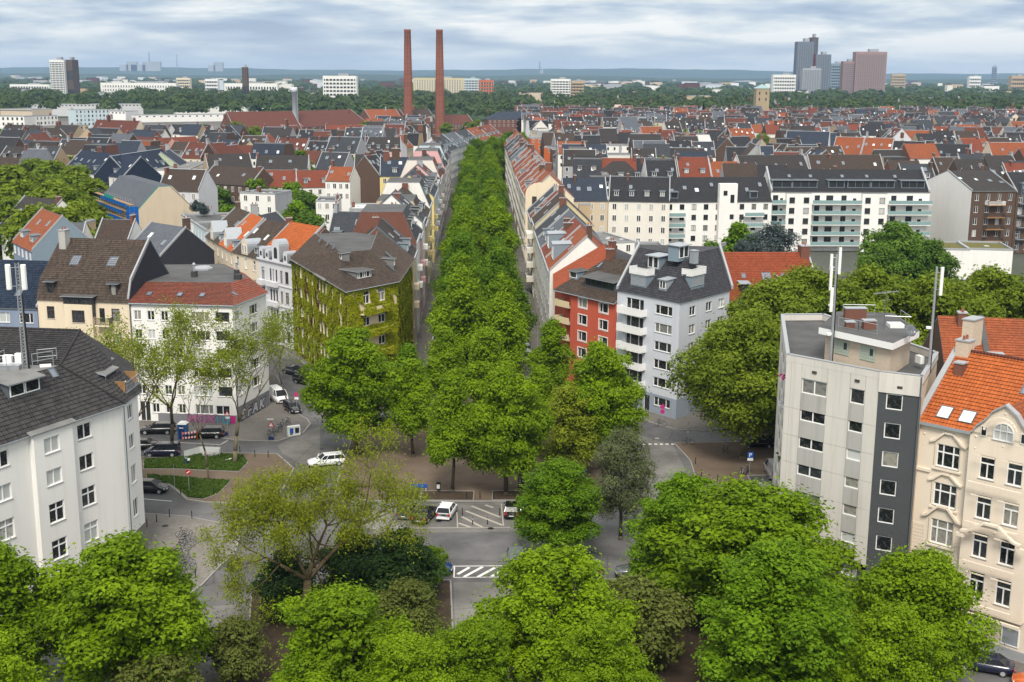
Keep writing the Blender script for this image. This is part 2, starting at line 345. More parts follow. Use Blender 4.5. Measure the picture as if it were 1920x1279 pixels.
D('asphalt', f_asphalt, (.115, .112, .113)); D('asphalt2', f_asphalt, (.165, .157, .147)); D('paving', f_paving, (.20, .185, .165), .5, .5); D('paving_old', f_paving, (.15, .138, .125), .3, .3); D('kerb', f_plain, (.26, .25, .235), .9); D('lane', f_plain, (.62, .61, .58), .8, .2, 0, .2); D('lane_old', f_plain, (.36, .33, .28), .9, .2, 0, .2); D('lane_edge', f_plain, (.30, .285, .26), .9)
D('gravel', f_ground, (.135, .10, .074), (.175, .134, .10), .3, 9.0, (.085, .063, .047)); D('soil', f_ground, (.06, .043, .03), (.09, .066, .045), .8, 7.0); D('grass', f_ground, (.04, .085, .014), (.07, .10, .024), .5, 6.0); D('yard', f_ground, (.07, .085, .045), (.12, .11, .09), .05, .6)
D('farland', f_ground, (.03, .06, .022), (.06, .085, .03), .0016, .012, (.02, .042, .018)); D('hillwood', f_ground, (.025, .05, .022), (.045, .07, .028), .0008, .006); D('cityground', f_ground, (.10, .10, .095), (.07, .085, .055), .02, .3); D('greenroof', f_ground, (.12, .13, .04), (.16, .12, .05), .4, 4.0)
D('rail', f_ground, (.12, .11, .10), (.18, .17, .16), .01, .15)
LEAFC = dict(linden=((.026, .066, .002), (.11, .205, .005)), chestnut=((.048, .105, .002), (.205, .315, .005)), yellow=((.095, .12, .007), (.27, .31, .014)), robinia=((.085, .115, .008), (.25, .30, .018)), plane=((.055, .095, .005), (.19, .255, .016)),
             pine=((.05, .068, .030), (.15, .175, .075)), dark=((.018, .045, .010), (.06, .115, .022)), cedar=((.035, .052, .050), (.09, .12, .115)), yard=((.032, .078, .010), (.12, .215, .022)), ivy=((.12, .155, .003), (.36, .37, .008)), olive=((.055, .075, .014), (.15, .175, .035)),
             beech=((.012, .006, .008), (.03, .012, .016)), forest=((.022, .050, .012), (.075, .115, .024)), grassb=((.04, .085, .012), (.10, .16, .025)), fir=((.006, .022, .009), (.02, .045, .018)), redivy=((.08, .03, .012), (.16, .08, .03)), maple=((.034, .088, .002), (.15, .265, .006)))
for k_, (a_, b_) in LEAFC.items(): D('leaf_' + k_, f_leaf, a_, b_)
D('bark', f_bark, (.07, .055, .042), (.13, .108, .085)); D('bark_pale', f_bark, (.12, .10, .07), (.22, .19, .14)); D('bark_moss', f_bark, (.075, .052, .032), (.13, .095, .055))
for n_, c_ in dict(car_black=(.008, .008, .010), car_white=(.75, .76, .77), car_blue=(.012, .03, .13), car_navy=(.010, .013, .035), car_grey=(.10, .11, .12), car_silver=(.35, .36, .37), car_teal=(.02, .06, .075), car_red=(.32, .02, .015), car_orange=(.5, .11, .02), car_van=(.14, .155, .16), sign_blue=(.01, .10, .42), sign_red=(.55, .02, .03), sign_white=(.8, .8, .8), toilet=(.01, .10, .28), mag=(.5, .02, .18), lampred=(.4, .01, .01), lampwhite=(.7, .7, .7)).items(): D(n_, f_paint, c_)
D('scaffnet', f_mesh, (.01, .12, .42), .8); D('scaffnet_green', f_mesh, (.02, .32, .26), .85)
D('gr_pink', f_plain, (.30, .12, .20), .8, .2, 0, .4); D('gr_cyan', f_plain, (.06, .25, .30), .8, .2, 0, .4); D('gr_black', f_plain, (.02, .02, .025), .8); D('gr_white', f_plain, (.44, .45, .48), .8, .2, 0, .3); D('gr_grey', f_plaster, (.20, .20, .22)); D('gr_purple', f_plain, (.16, .07, .17), .8)
# ---------------------------------------------------------------- building kit
def V2(a): return Vector((a[0], a[1]))
def frame2(A, B):
    """seen from outside A is on the left, B on the right: unit along, outward normal, length, rotation"""
    A, B = V2(A), V2(B); d = B - A; L = d.length; u = d / L
    return u, Vector((u.y, -u.x)), L, math.atan2(u.y, u.x)
_wc = {}
def win_meshes(w, h, style, fm, depth):
    key = (round(w, 2), round(h, 2), style, fm, depth)
    if key in _wc: return _wc[key]
    t = min(0.085, w * 0.09); y0, y1 = depth - 0.04, depth + 0.05
    b = MB()
    def bar(x0, x1, z0, z1, dy=0.0): b.hexa([(x0, y0 - dy, z0), (x1, y0 - dy, z0), (x1, y1, z0), (x0, y1, z0), (x0, y0 - dy, z1), (x1, y0 - dy, z1), (x1, y1, z1), (x0, y1, z1)], fm)
    bar(-w / 2, w / 2, 0, t); bar(-w / 2, w / 2, h - t, h); bar(-w / 2, -w / 2 + t, t, h - t); bar(w / 2 - t, w / 2, t, h - t)
    s = t * 0.62
    if style in ('two', 'four'): bar(-s, s, t, h - t, .01)
    if style == 'big': bar(-w * .5 / 3 - s, -w * .5 / 3 + s, t, h - t, .01)
    if style == 'three': [bar(x - s, x + s, t, h - t, .01) for x in (-w * .24, w * .24)]
    if style in ('cross', 'four'): bar(-w / 2 + t, w / 2 - t, h * .66 - s, h * .66 + s, .012)
    if style == 'cross': bar(-s, s, t, h * .66 - s, .01)
    if style == 'six':
        bar(-w / 2 + t, w / 2 - t, h * .64 - s, h * .64 + s, .012); [bar(x - s, x + s, t, h - t, .01) for x in (-w * .22, w * .22)]
    fr = b.mesh('window')
    p = MB(); yp = depth + 0.015
    p.poly([(-w / 2 + t, yp, t), (w / 2 - t, yp, t), (w / 2 - t, yp, h - t), (-w / 2 + t, yp, h - t)], 'glass')
    pm = p.mesh('pane')
    q = MB(); q.hexa([(-w / 2 - .06, -.07, -.06), (w / 2 + .06, -.07, -.06), (w / 2 + .06, depth, -.06), (-w / 2 - .06, depth, -.06), (-w / 2 - .06, -.07, -.015), (w / 2 + .06, -.07, -.015), (w / 2 + .06, depth, 0), (-w / 2 - .06, depth, 0)], 'sill')
    _wc[key] = (fr, pm, q.mesh('sill')); return _wc[key]
_pc = {}
def pane_mesh(pm, gm):
    if gm == 'glass': return pm
    k = (pm.name, gm)
    if k not in _pc:
        m = pm.copy(); m.materials.clear(); m.materials.append(MAT(gm)); _pc[k] = m
    return _pc[k]
def win(root, p, ang, w, h, style='two', fm='frame_white', gm='glass', sill=True, depth=0.12, parent=None, base=None, name='window'):
    fr, pm, sm = win_meshes(w, h, style, fm, depth)
    b = base if base is not None else root.location
    o = mkobj(name, fr, parent or root, (p[0] - b[0], p[1] - b[1], p[2] - b[2]), ang)
    if gm == 'glass' and random.random() < .1: gm = 'blind'
    if parent is None or parent is root:
        mkobj('pane', pane_mesh(pm, gm), o)
        if sill: mkobj('sill', sm, o)
    return o
def wallgrid(mb, A, B, z0, z1, m, holes=(), depth=0.2, mrev=None):
    """wall from A to B (A left, B right, seen from outside) with openings (u0, u1, z0, z1)"""
    u, n, L, ang = frame2(A, B); A = V2(A)
    us = sorted({0.0, L, *[max(0, min(L, x)) for h in holes for x in h[:2]]}); vs = sorted({z0, z1, *[max(z0, min(z1, x)) for h in holes for x in h[2:4]]})
    P = lambda a, z, d=0: (A.x + u.x * a - n.x * d, A.y + u.y * a - n.y * d, z)
    for i in range(len(us) - 1):
        um = (us[i] + us[i + 1]) / 2
        hs = [h for h in holes if h[0] < um < h[1]]
        z = z0
        for h in sorted(hs, key=lambda h: h[2]):
            if h[2] > z: mb.poly([P(us[i], z), P(us[i + 1], z), P(us[i + 1], h[2]), P(us[i], h[2])], m)
            z = max(z, h[3])
        if z < z1: mb.poly([P(us[i], z), P(us[i + 1], z), P(us[i + 1], z1), P(us[i], z1)], m)
    r = mrev or m
    for a, b, c, d in [h[:4] for h in holes]:
        mb.poly([P(a, c), P(b, c), P(b, c, depth), P(a, c, depth)], r); mb.poly([P(a, d, depth), P(b, d, depth), P(b, d), P(a, d)], r)
        mb.poly([P(a, c), P(a, c, depth), P(a, d, depth), P(a, d)], r); mb.poly([P(b, c, depth), P(b, c), P(b, d), P(b, d, depth)], r)
def facade(root, mb, A, B, z0, z1, m, wins=(), depth=0.14, fm='frame_white', sill=True, mrev=None):
    """wins: (u centre, z bottom, w, h, style[, glass])"""
    u, n, L, ang = frame2(A, B); A = V2(A)
    wallgrid(mb, A, B, z0, z1, m, [(a - w / 2, a + w / 2, z, z + h) for a, z, w, h, *_ in wins], depth + .07, mrev)
    for a, z, w, h, st, *g in wins:
        win(root, (A.x + u.x * a, A.y + u.y * a, z), ang, w, h, st, fm, g[0] if g else 'glass', sill, depth)
def tilegeo(poly, mat, name='roof', parent=None, du=.30, dv=.40, lift=.075, amp=.028, seed=0):
    """a roof slope of overlapping tile courses, cut to the (convex) polygon"""
    P = [Vector(p) for p in poly]
    nn = (P[1] - P[0]).cross(P[2] - P[0]).normalized()
    if nn.z < 0: P.reverse(); nn = -nn
    u = Vector((-nn.y, nn.x, 0)).normalized(); v = nn.cross(u)
    if v.z < 0: u, v = -u, -v
    o = min(P, key=lambda p: p.z)
    q = [((p - o).dot(u), (p - o).dot(v)) for p in P]
    u0, u1 = min(a for a, _ in q), max(a for a, _ in q); v1 = max(b for _, b in q)
    k = 4; nu = int((u1 - u0) / du * k) + 2; nv = int(v1 / dv) + 1
    rng = np.random.RandomState(seed + 3)
    uu = u0 + np.arange(nu + 1) * du / k
    wv = amp * np.maximum(-.35, np.sin(np.arange(nu + 1) * 2 * math.pi / k + .6))
    vs = []; fs = []
    U, W, O, NN = np.array(u), np.array(v), np.array(o), np.array(nn)
    for r in range(nv):
        jit = rng.uniform(-.008, .008, nu + 1)
        for vv, hh in ((r * dv - .02, lift), (r * dv - .02, lift - .03), ((r + 1) * dv, 0.004)):
            if hh == lift - .03: continue
            vs.append(O + uu[:, None] * U + vv * W + (hh + (wv + jit) * 1.0)[:, None] * NN)
        b = r * 2 * (nu + 1)
        fs.append(np.stack([b + np.arange(nu), b + np.arange(nu) + 1, b + nu + 1 + np.arange(nu) + 1, b + nu + 1 + np.arange(nu)], 1))
    vs = np.concatenate(vs); fs = np.concatenate(fs)
    me = bpy.data.meshes.new(name); me.from_pydata(vs.tolist(), [], fs.tolist())
    bm = bmesh.new(); bm.from_mesh(me)
    lay = bm.faces.layers.float.new('tint')
    cols = rng.rand(nv, nu // k + 2)
    for i, f in enumerate(bm.faces): f[lay] = float(cols[i // nu, (i % nu) // k])
    c = sum(P, Vector()) / len(P)
    for i in range(len(P)):
        a, b = P[i], P[(i + 1) % len(P)]
        pn = (b - a).cross(nn).normalized()
        if (c - a).dot(pn) > 0: pn = -pn
        bmesh.ops.bisect_plane(bm, geom=bm.verts[:] + bm.edges[:] + bm.faces[:], plane_co=a, plane_no=pn, clear_outer=True)
    bm.to_mesh(me); bm.free()
    me.materials.append(MAT(mat))
    if parent is not None:
        org = Vector(parent.location); me.transform(Matrix.Translation(-org))
    me.update(); box_uv(me)
    return mkobj(name, me, parent)
class Slope:
    def __init__(s, E0, E1, ze, tan):
        s.u, s.n, s.L, s.ang = frame2(E0, E1); s.E = V2(E0); s.ze = ze; s.t = tan
    def pt(s, a, d, up=0.0): return Vector((s.E.x + s.u.x * a - s.n.x * d, s.E.y + s.u.y * a - s.n.y * d, s.ze + d * s.t + up))
    def axes(s):
        u = Vector((s.u.x, s.u.y, 0)); v = Vector((-s.n.x, -s.n.y, s.t)).normalized(); return u, v, u.cross(v)
    def skylight(s, root, a, d, w=.9, l=1.3, gm='glass_sky', sub=True, mb=None, fm='zinc_dark'):
        u, v, n = s.axes(); c = s.pt(a, d) - u * w / 2 - v * l / 2
        f = mb if mb is not None else MB()
        t = .07
        for (pc, x, y) in ((c, u * w, v * t), (c + v * (l - t), u * w, v * t), (c + v * t, u * t, v * (l - 2 * t)), (c + v * t + u * (w - t), u * t, v * (l - 2 * t))): f.add(box8(pc - n * .05, x, y, n * .17, fm))
        g = MB() if (sub and mb is None) else f
        q = c + u * t + v * t + n * .08; g.poly([q, q + u * (w - 2 * t), q + u * (w - 2 * t) + v * (l - 2 * t), q + v * (l - 2 * t)], gm)
        if mb is None:
            o = f.build('skylight', root)
            if g is not f:
                g2 = g.mesh('pane', tuple(root.location)); mkobj('pane', g2, o)
            return o
    def dormer(s, root, a, d, w=1.6, h=1.5, mside='zinc_blue', mroof='felt', nwin=1, style='two', fm='frame_white', sub=True, mb=None, over=.18, roofrise=.12, gm='glass', name='dormer', wh=None):
        """box dormer standing on the slope at distance d in from the eave"""
        f = mb if mb is not None else MB()
        p = s.pt(a, d); dep = h / max(s.t, .25) + .3
        u = Vector((s.u.x, s.u.y, 0)); n = Vector((s.n.x, s.n.y, 0)); z = Vector((0, 0, 1))
        c = p - u * w / 2
        f.add(box8(c - n * dep - z * .3, u * w, n * dep, z * (h + .3), mside))
        r = c - u * over - n * (dep + .2) + z * (h + roofrise + (.0 if roofrise else 0))
        A, B, C_, D_ = r, r + u * (w + 2 * over), r + u * (w + 2 * over) + n * (dep + .2 + over * 1.6) - z * roofrise, r + n * (dep + .2 + over * 1.6) - z * roofrise
        f.slab([A, D_, C_, B], .09, mroof, 'zinc')
        ww = (w - .25) / nwin
        hh = wh or (h - .35)
        if mb is not None:
            q = p + n * .03 + z * .2
            for k in range(nwin):
                x = -w / 2 + .125 + ww * (k + .5)
                a0 = q + u * (x - ww / 2 + .08); f.poly([a0, a0 + u * (ww - .16), a0 + u * (ww - .16) + z * hh, a0 + z * hh], 'frame_white' if fm == 'frame_white' else 'glass_dark')
                a1 = a0 + u * .1 + z * .1 + n * .015; f.poly([a1, a1 + u * (ww - .36), a1 + u * (ww - .36) + z * (hh - .2), a1 + z * (hh - .2)], 'glass_dark')
            return
        o = f.build(name, root)
        for k in range(nwin):
            x = -w / 2 + .125 + ww * (k + .5)
            q = p + u * x + n * .02 + z * .2
            fr, pm, sm = win_meshes(ww - .1, hh, style, fm, -.02)
            wn = mkobj('window', fr, o, tuple(q - root.location), s.ang)
            if True:
                # the pane shares the window's level: a part may hold pieces one level down only
                mkobj('pane', pane_mesh(pm, gm), o, tuple(q - root.location), s.ang)
        return o
    def chimney(s, root, a, d, w=.8, l=1.4, h=1.6, m='brick_red', mb=None, pots=True):
        f = mb if mb is not None else MB(); p = s.pt(a, d)
        f.box((p.x, p.y, p.z - 1.0), (w, l, h + 1.0), m, s.ang); f.box((p.x, p.y, p.z + h), (w + .16, l + .16, .12), 'coping', s.ang)
        if pots:
            for k in (-.25, .25): f.tube((p.x - s.n.x * l * k, p.y - s.n.y * l * k, p.z + h + .1), (p.x - s.n.x * l * k, p.y - s.n.y * l * k, p.z + h + .5), .13, .1, 'planter', 6)
        if mb is None: return f.build('chimney', root)
WCOLS = {}
def house(name, label, E0, E1, ze, depth, rise, roof, wallm, group=None, lod=1, rows=3, cols=None, style='gable', sky=2, dorm=0, chim=1, sink=None, copem='coping', wstyle='two', fm='frame_white',
          gable=None, cope=True, fh=3.1, ww=1.1, wh=1.65, dmat='zinc_blue', geo=None, balc=(), cat='house', backroof=None, dw=1.6, front=True, dz=1.0, seed=None):
    rnd = random.Random(seed if seed is not None else hash((round(E0[0], 1), round(E0[1], 1))) & 0xffff)
    u, n, L, ang = frame2(E0, E1); E0, E1 = V2(E0), V2(E1)
    B0, B1 = E0 - n * depth, E1 - n * depth
    c = (E0 + E1 + B0 + B1) / 4
    root = None if sink is not None else thing(name, label, cat, (c.x, c.y, 0), 0, group)
    wl = MB() if sink is None else sink; rf = MB() if sink is None else sink
    cols = cols or max(1, int(L / 2.9)); gm = gable or wallm
    wins = []
    if front and rows:
        for r in range(rows):
            z = ze - 0.75 - wh - r * fh
            if z < 0.6: break
            for k in range(cols): wins.append(((k + .5) * L / cols, z, ww, wh, wstyle))
    holes = wins if lod == 2 and sink is None else ()
    if lod == 2 and sink is None: facade(root, wl, E0, E1, 0, ze, wallm, wins, fm=fm)
    else:
        wallgrid(wl, E0, E1, 0, ze, wallm)
        f2 = MB() if sink is None else sink
        for a, z, w_, h_, st in wins:
            p = (E0.x + u.x * a + n.x * .0, E0.y + u.y * a, z)
            if sink is None and lod == 1: win(root, p, ang, w_, h_, st, fm, 'glass', False, -.03)
            else:
                for e, mm, dd in ((0, fm, .04), (.13, 'glass_dark', .06)):
                    f2.poly([(p[0] + u.x * x + n.x * dd, p[1] + u.y * x + n.y * dd, zz) for x, zz in ((-w_ / 2 + e, z + e), (w_ / 2 - e, z + e), (w_ / 2 - e, z + h_ - e), (-w_ / 2 + e, z + h_ - e))], mm)
        if sink is None and lod == 0: f2.build('window', root, kind='stuff')
    wallgrid(wl, B1, B0, 0, ze, wallm)
    oh = .28
    if style == 'gable':
        zr = ze + rise; m0 = E0 - n * depth / 2; m1 = E1 - n * depth / 2; t = rise / (depth / 2)
        wl.poly([(B0.x, B0.y, 0), (E0.x, E0.y, 0), (E0.x, E0.y, ze), (m0.x, m0.y, zr), (B0.x, B0.y, ze)], gm)
        wl.poly([(E1.x, E1.y, 0), (B1.x, B1.y, 0), (B1.x, B1.y, ze), (m1.x, m1.y, zr), (E1.x, E1.y, ze)], gm)
        sl = Slope(E0, E1, ze + .1, t)
        sides = [(E0, E1, n, roof), (B1, B0, -n, backroof or roof)]
        for q, (a, b, nn, mm) in enumerate(sides):
            r0, r1 = (m0, m1) if q == 0 else (m1, m0)
            a2, b2 = a + nn * oh, b + nn * oh; zl = ze - oh * t
            pts = [(a2.x, a2.y, zl + .1), (b2.x, b2.y, zl + .1), (r1.x, r1.y, zr + .1), (r0.x, r0.y, zr + .1)]
            rf.slab(pts, .18, mm, 'zinc')
            if q == 0 and geo and sink is None: GEO.append((root, pts, geo))
        if cope:
            for e, o0 in ((E0, .0), (E1, -.22)):
                cp = MB() if sink is None else sink
                for nn, base in ((n, e),):
                    pa = sl.pt((e - E0).dot(u) + o0, 0, -.1); pb = sl.pt((e - E0).dot(u) + o0, depth / 2, -.1); uu = Vector((u.x, u.y, 0)) * .24
                    cp.add(box8(pa, uu, pb - pa, (0, 0, .42), copem))
                if sink is None: cp.build('coping', root)
    elif style == 'hip':
        zr = ze + rise; hl = min(depth / 2, L / 2 * .95); t = rise / (depth / 2)
        m0 = E0 - n * depth / 2 + u * hl; m1 = E1 - n * depth / 2 - u * hl; sl = Slope(E0, E1, ze + .1, t)
        wallgrid(wl, B0, E0, 0, ze, gm); wallgrid(wl, E1, B1, 0, ze, gm)
        e = [E0 + n * oh - u * oh, E1 + n * oh + u * oh, B1 - n * oh + u * oh, B0 - n * oh - u * oh]; zl = ze - .1
        for pts in ([(*e[0], zl), (*e[1], zl), (*m1, zr), (*m0, zr)], [(*e[2], zl), (*e[3], zl), (*m0, zr), (*m1, zr)], [(*e[1], zl), (*e[2], zl), (*m1, zr)], [(*e[3], zl), (*e[0], zl), (*m0, zr)]): rf.slab(pts, .15, roof, 'zinc')
    elif style == 'mansard':
        zr = ze + rise; ins = rise * .42; t = rise / ins; sl = Slope(E0, E1, ze + .1, t)
        m0, m1 = E0 - n * ins, E1 - n * ins; k0, k1 = B0 + n * ins, B1 + n * ins
        for a, b, c_, d_, e_, f_ in ((B0, E0, m0, k0, 0, 0), (E1, B1, k1, m1, 0, 0)):
            wl.poly([(*a, 0), (*b, 0), (*b, ze), (*c_, zr), (*d_, zr), (*a, ze)], gm) if a is B0 else wl.poly([(*a, 0), (*b, 0), (*b, ze), (*c_, zr), (*d_, zr), (*a, ze)], gm)
        rf.slab([(*E0, ze), (*E1, ze), (*m1, zr), (*m0, zr)], .15, roof, 'zinc'); rf.slab([(*B1, ze), (*B0, ze), (*k0, zr), (*k1, zr)], .15, roof, 'zinc')
        rf.slab([(*m0, zr + .05), (*m1, zr + .05), (*k1, zr + .05), (*k0, zr + .05)], .2, 'felt', 'zinc')
    else:  # flat
        wallgrid(wl, B0, E0, 0, ze, gm); wallgrid(wl, E1, B1, 0, ze, gm); sl = Slope(E0, E1, ze - .3, 0.0)
        rf.prism([B0 + n * .3 + u * .3, E0 - n * .3 + u * .3, E1 - n * .3 - u * .3, B1 + n * .3 - u * .3], ze - .6, ze - .35, roof)
        for a, b in ((E0, E1), (E1, B1), (B1, B0), (B0, E0)):
            uu, nn, l2, _ = frame2(a, b)
            rf.add(box8((a.x + nn.x * .04, a.y + nn.y * .04, ze - .4), (uu.x * l2, uu.y * l2, 0), (-nn.x * .34, -nn.y * .34, 0), (0, 0, .46), 'coping' if cope else gm))
    if sink is None:
        wl.build('wall', root); ro = rf.build('roof', root)
    smb = sink
    for k in range(sky):
        a = L * (k + .5 + rnd.uniform(-.25, .25)) / max(1, sky); d = depth * rnd.uniform(.2, .36) if style != 'mansard' else rise * .2
        if style == 'flat': sl.skylight(root, a, depth * rnd.uniform(.3, .7), 1.2, 1.2, 'panel_white', False, smb, 'coping')
        else: sl.skylight(root, a, d, rnd.choice((.8, .95, 1.1)), rnd.choice((1.2, 1.4)), rnd.choice(('glass_sky', 'glass_sky', 'panel_white')), False, smb, 'zinc')
    for k in range(dorm):
        a = L * (k + .5) / dorm; sl.dormer(root, a, dz, min(dw, L / dorm * .8), 1.55, dmat, 'felt' if dmat != 'zinc_blue' else 'zinc_dark', max(1, int(dw / 1.5)), 'two', fm, True, smb)
    for k in range(chim):
        sl.chimney(root, rnd.choice((.6, L - .6, L * .3)), depth * rnd.uniform(.38, .55) if style == 'gable' else depth * .5, rnd.uniform(.5, .8), rnd.uniform(.9, 1.8), rnd.uniform(.8, 1.5) if style != 'flat' else 1.4, rnd.choice(('brick_red', 'brick_brown', 'coping', 'brick_red')), smb)
    return (root, sl) if sink is None else (None, sl)
GEO = []
def railing(mb, pts, h=1.0, m='steel', step=.12, r=.015, bars=True):
    for a, b in zip(pts[:-1], pts[1:]):
        a, b = Vector(a), Vector(b); l = (b - a).length; z = Vector((0, 0, h))
        mb.tube(a + z, b + z, .028, None, m, 5); mb.tube(a + z * .08, b + z * .08, .02, None, m, 4)
        k = max(1, int(l / (step if bars else 1.4)))
        for i in range(k + 1): mb.tube(a.lerp(b, i / k), a.lerp(b, i / k) + z, r if bars else .025, None, m, 4, False)
# ---------------------------------------------------------------- vegetation kit
def leafmesh(name, C, Nn, S, tint, mats, rs, aspect=.6, mi=None):
    """one kite-shaped leaf (or spray of leaves) per row of C, facing Nn"""
    n = len(C)
    Nn = Nn / np.maximum(1e-6, np.linalg.norm(Nn, axis=1))[:, None]
    a = rs.normal(size=(n, 3)); X = np.cross(Nn, a); X /= np.maximum(1e-6, np.linalg.norm(X, axis=1))[:, None]; Y = np.cross(Nn, X)
    S = S[:, None]
    fold = Nn * S * .22
    v = np.stack([C - Y * S, C + X * S * aspect + fold, C + Y * S, C - X * S * aspect + fold], 1).reshape(-1, 3)
    me = bpy.data.meshes.new(name); me.vertices.add(4 * n); me.vertices.foreach_set('co', v.astype(np.float32).ravel())
    me.loops.add(4 * n); me.loops.foreach_set('vertex_index', np.arange(4 * n, dtype=np.int32))
    me.polygons.add(n); me.polygons.foreach_set('loop_start', np.arange(0, 4 * n, 4, dtype=np.int32)); me.polygons.foreach_set('loop_total', np.full(n, 4, dtype=np.int32))
    for m in mats: me.materials.append(MAT(m))
    if mi is not None: me.polygons.foreach_set('material_index', mi.astype(np.int32))
    at = me.attributes.new('tint', 'FLOAT', 'FACE'); at.data.foreach_set('value', np.clip(tint, 0, 1).astype(np.float32))
    me.update(); me.validate(); return me
def sph(rs, n):
    d = rs.normal(size=(n, 3)); return d / np.linalg.norm(d, axis=1)[:, None]
def lobes_crown(rs, H, R_, base, nl, lr, prof):
    """lobe centres on and inside a crown; prof(t) = radius fraction at height fraction t"""
    out = []
    for k in range(nl):
        t = rs.rand() ** .85; az = rs.rand() * 2 * math.pi; rr = R_ * prof(t) * math.sqrt(rs.uniform(.2, 1.0)) * rs.uniform(.78, 1.0)
        z = base + (H - base) * t * .93
        r = lr * rs.uniform(.5, 1.45) * (1.08 - .5 * t)
        out.append((rr * math.cos(az), rr * math.sin(az), z, r))
    return np.array(out)
def tree_proto(key, H, R_, base, leaf, nleaf, size, nl=26, lr=1.9, prof=None, bark='bark', tr=.28, seed=1, aspect=.6, up=.55, limbs=10, flat=.8, gap=.0):
    """dense tree: tapered trunk, limbs reaching into the leaf masses, crown of separate leaves"""
    rs = np.random.RandomState(seed)
    prof = prof or (lambda t: math.sin(math.pi * min(1, .18 + .82 * t) ** .9) ** .7 if t < .98 else .15)
    L = lobes_crown(rs, H, R_, base, int(nl * 1.75), lr, prof)
    wgt = L[:, 3] ** 2; wgt /= wgt.sum()
    ix = rs.choice(len(L), nleaf, p=wgt)
    d = sph(rs, nleaf); d[:, 2] = np.where((d[:, 2] < -.25) & (rs.rand(nleaf) < .65), -d[:, 2], d[:, 2])
    rad = rs.uniform(.62, 1.04, nleaf) ** .8
    bump = 1 + .16 * np.sin(d[:, 0] * 7 + ix) * np.cos(d[:, 1] * 6 + ix * 1.7) + .1 * np.sin(d[:, 2] * 11 + ix)
    C = L[ix, :3] + d * (L[ix, 3] * rad * bump)[:, None] * np.array([1, 1, flat])
    nc = nleaf // 7; t = rs.rand(nc); az = rs.rand(nc) * 6.283; rr = R_ * .62 * np.sqrt(rs.rand(nc)) * np.array([prof(x) for x in t])
    C[:nc] = np.stack([rr * np.cos(az), rr * np.sin(az), base + (H - base) * (.06 + .84 * t)], 1)
    sp_ = rs.rand(nleaf) < .12; C[sp_] += d[sp_] * rs.uniform(.1, .95, sp_.sum())[:, None]
    keep = C[:, 2] > base * .75
    out = C.copy(); out[:, 2] -= (base + H) / 2; out[:, :2] /= R_; out[:, 2] /= (H - base) / 2
    Nn = d * .7 + np.array([0, 0, up]) + rs.normal(size=(nleaf, 3)) * .42
    lobe_t = rs.rand(len(L))
    tint = .30 + .36 * rs.rand(nleaf) + .5 * (lobe_t[ix] - .5) + .2 * d[:, 2]  # lobe tops tinted lighter, undersides darker: shading painted into the leaf colour
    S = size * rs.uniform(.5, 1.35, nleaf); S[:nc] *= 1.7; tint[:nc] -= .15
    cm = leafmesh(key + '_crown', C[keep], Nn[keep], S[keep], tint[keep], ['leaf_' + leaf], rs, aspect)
    b = MB(); r0 = tr
    p = Vector((0, 0, -.15)); q = Vector((rs.uniform(-.2, .2), rs.uniform(-.2, .2), base * .8)); top = Vector((rs.uniform(-.5, .5), rs.uniform(-.5, .5), H * .82))
    b.tube((0, 0, -.15), (0, 0, .5), r0 * 1.35, r0 * 1.05, bark, 9); b.tube((0, 0, .5), q, r0 * 1.05, r0 * .85, bark, 9); b.tube(q, top, r0 * .85, r0 * .15, bark, 7)
    for k in range(min(limbs, len(L))):
        l = Vector(L[k, :3]); s = q.lerp(top, rs.uniform(0, .55)); m = s.lerp(l, .5) + Vector((0, 0, -.25 * (l - s).length * .3))
        b.tube(s, m, r0 * .42, r0 * .28, bark, 6); b.tube(m, l, r0 * .28, r0 * .08, bark, 5)
        for j in range(3):
            e = l + Vector(sph(rs, 1)[0]) * L[k, 3]; b.tube(m.lerp(l, rs.uniform(.4, 1)), e, r0 * .12, r0 * .03, bark, 4, False)
    return (b.mesh(key + '_trunk', smooth=True), cm)
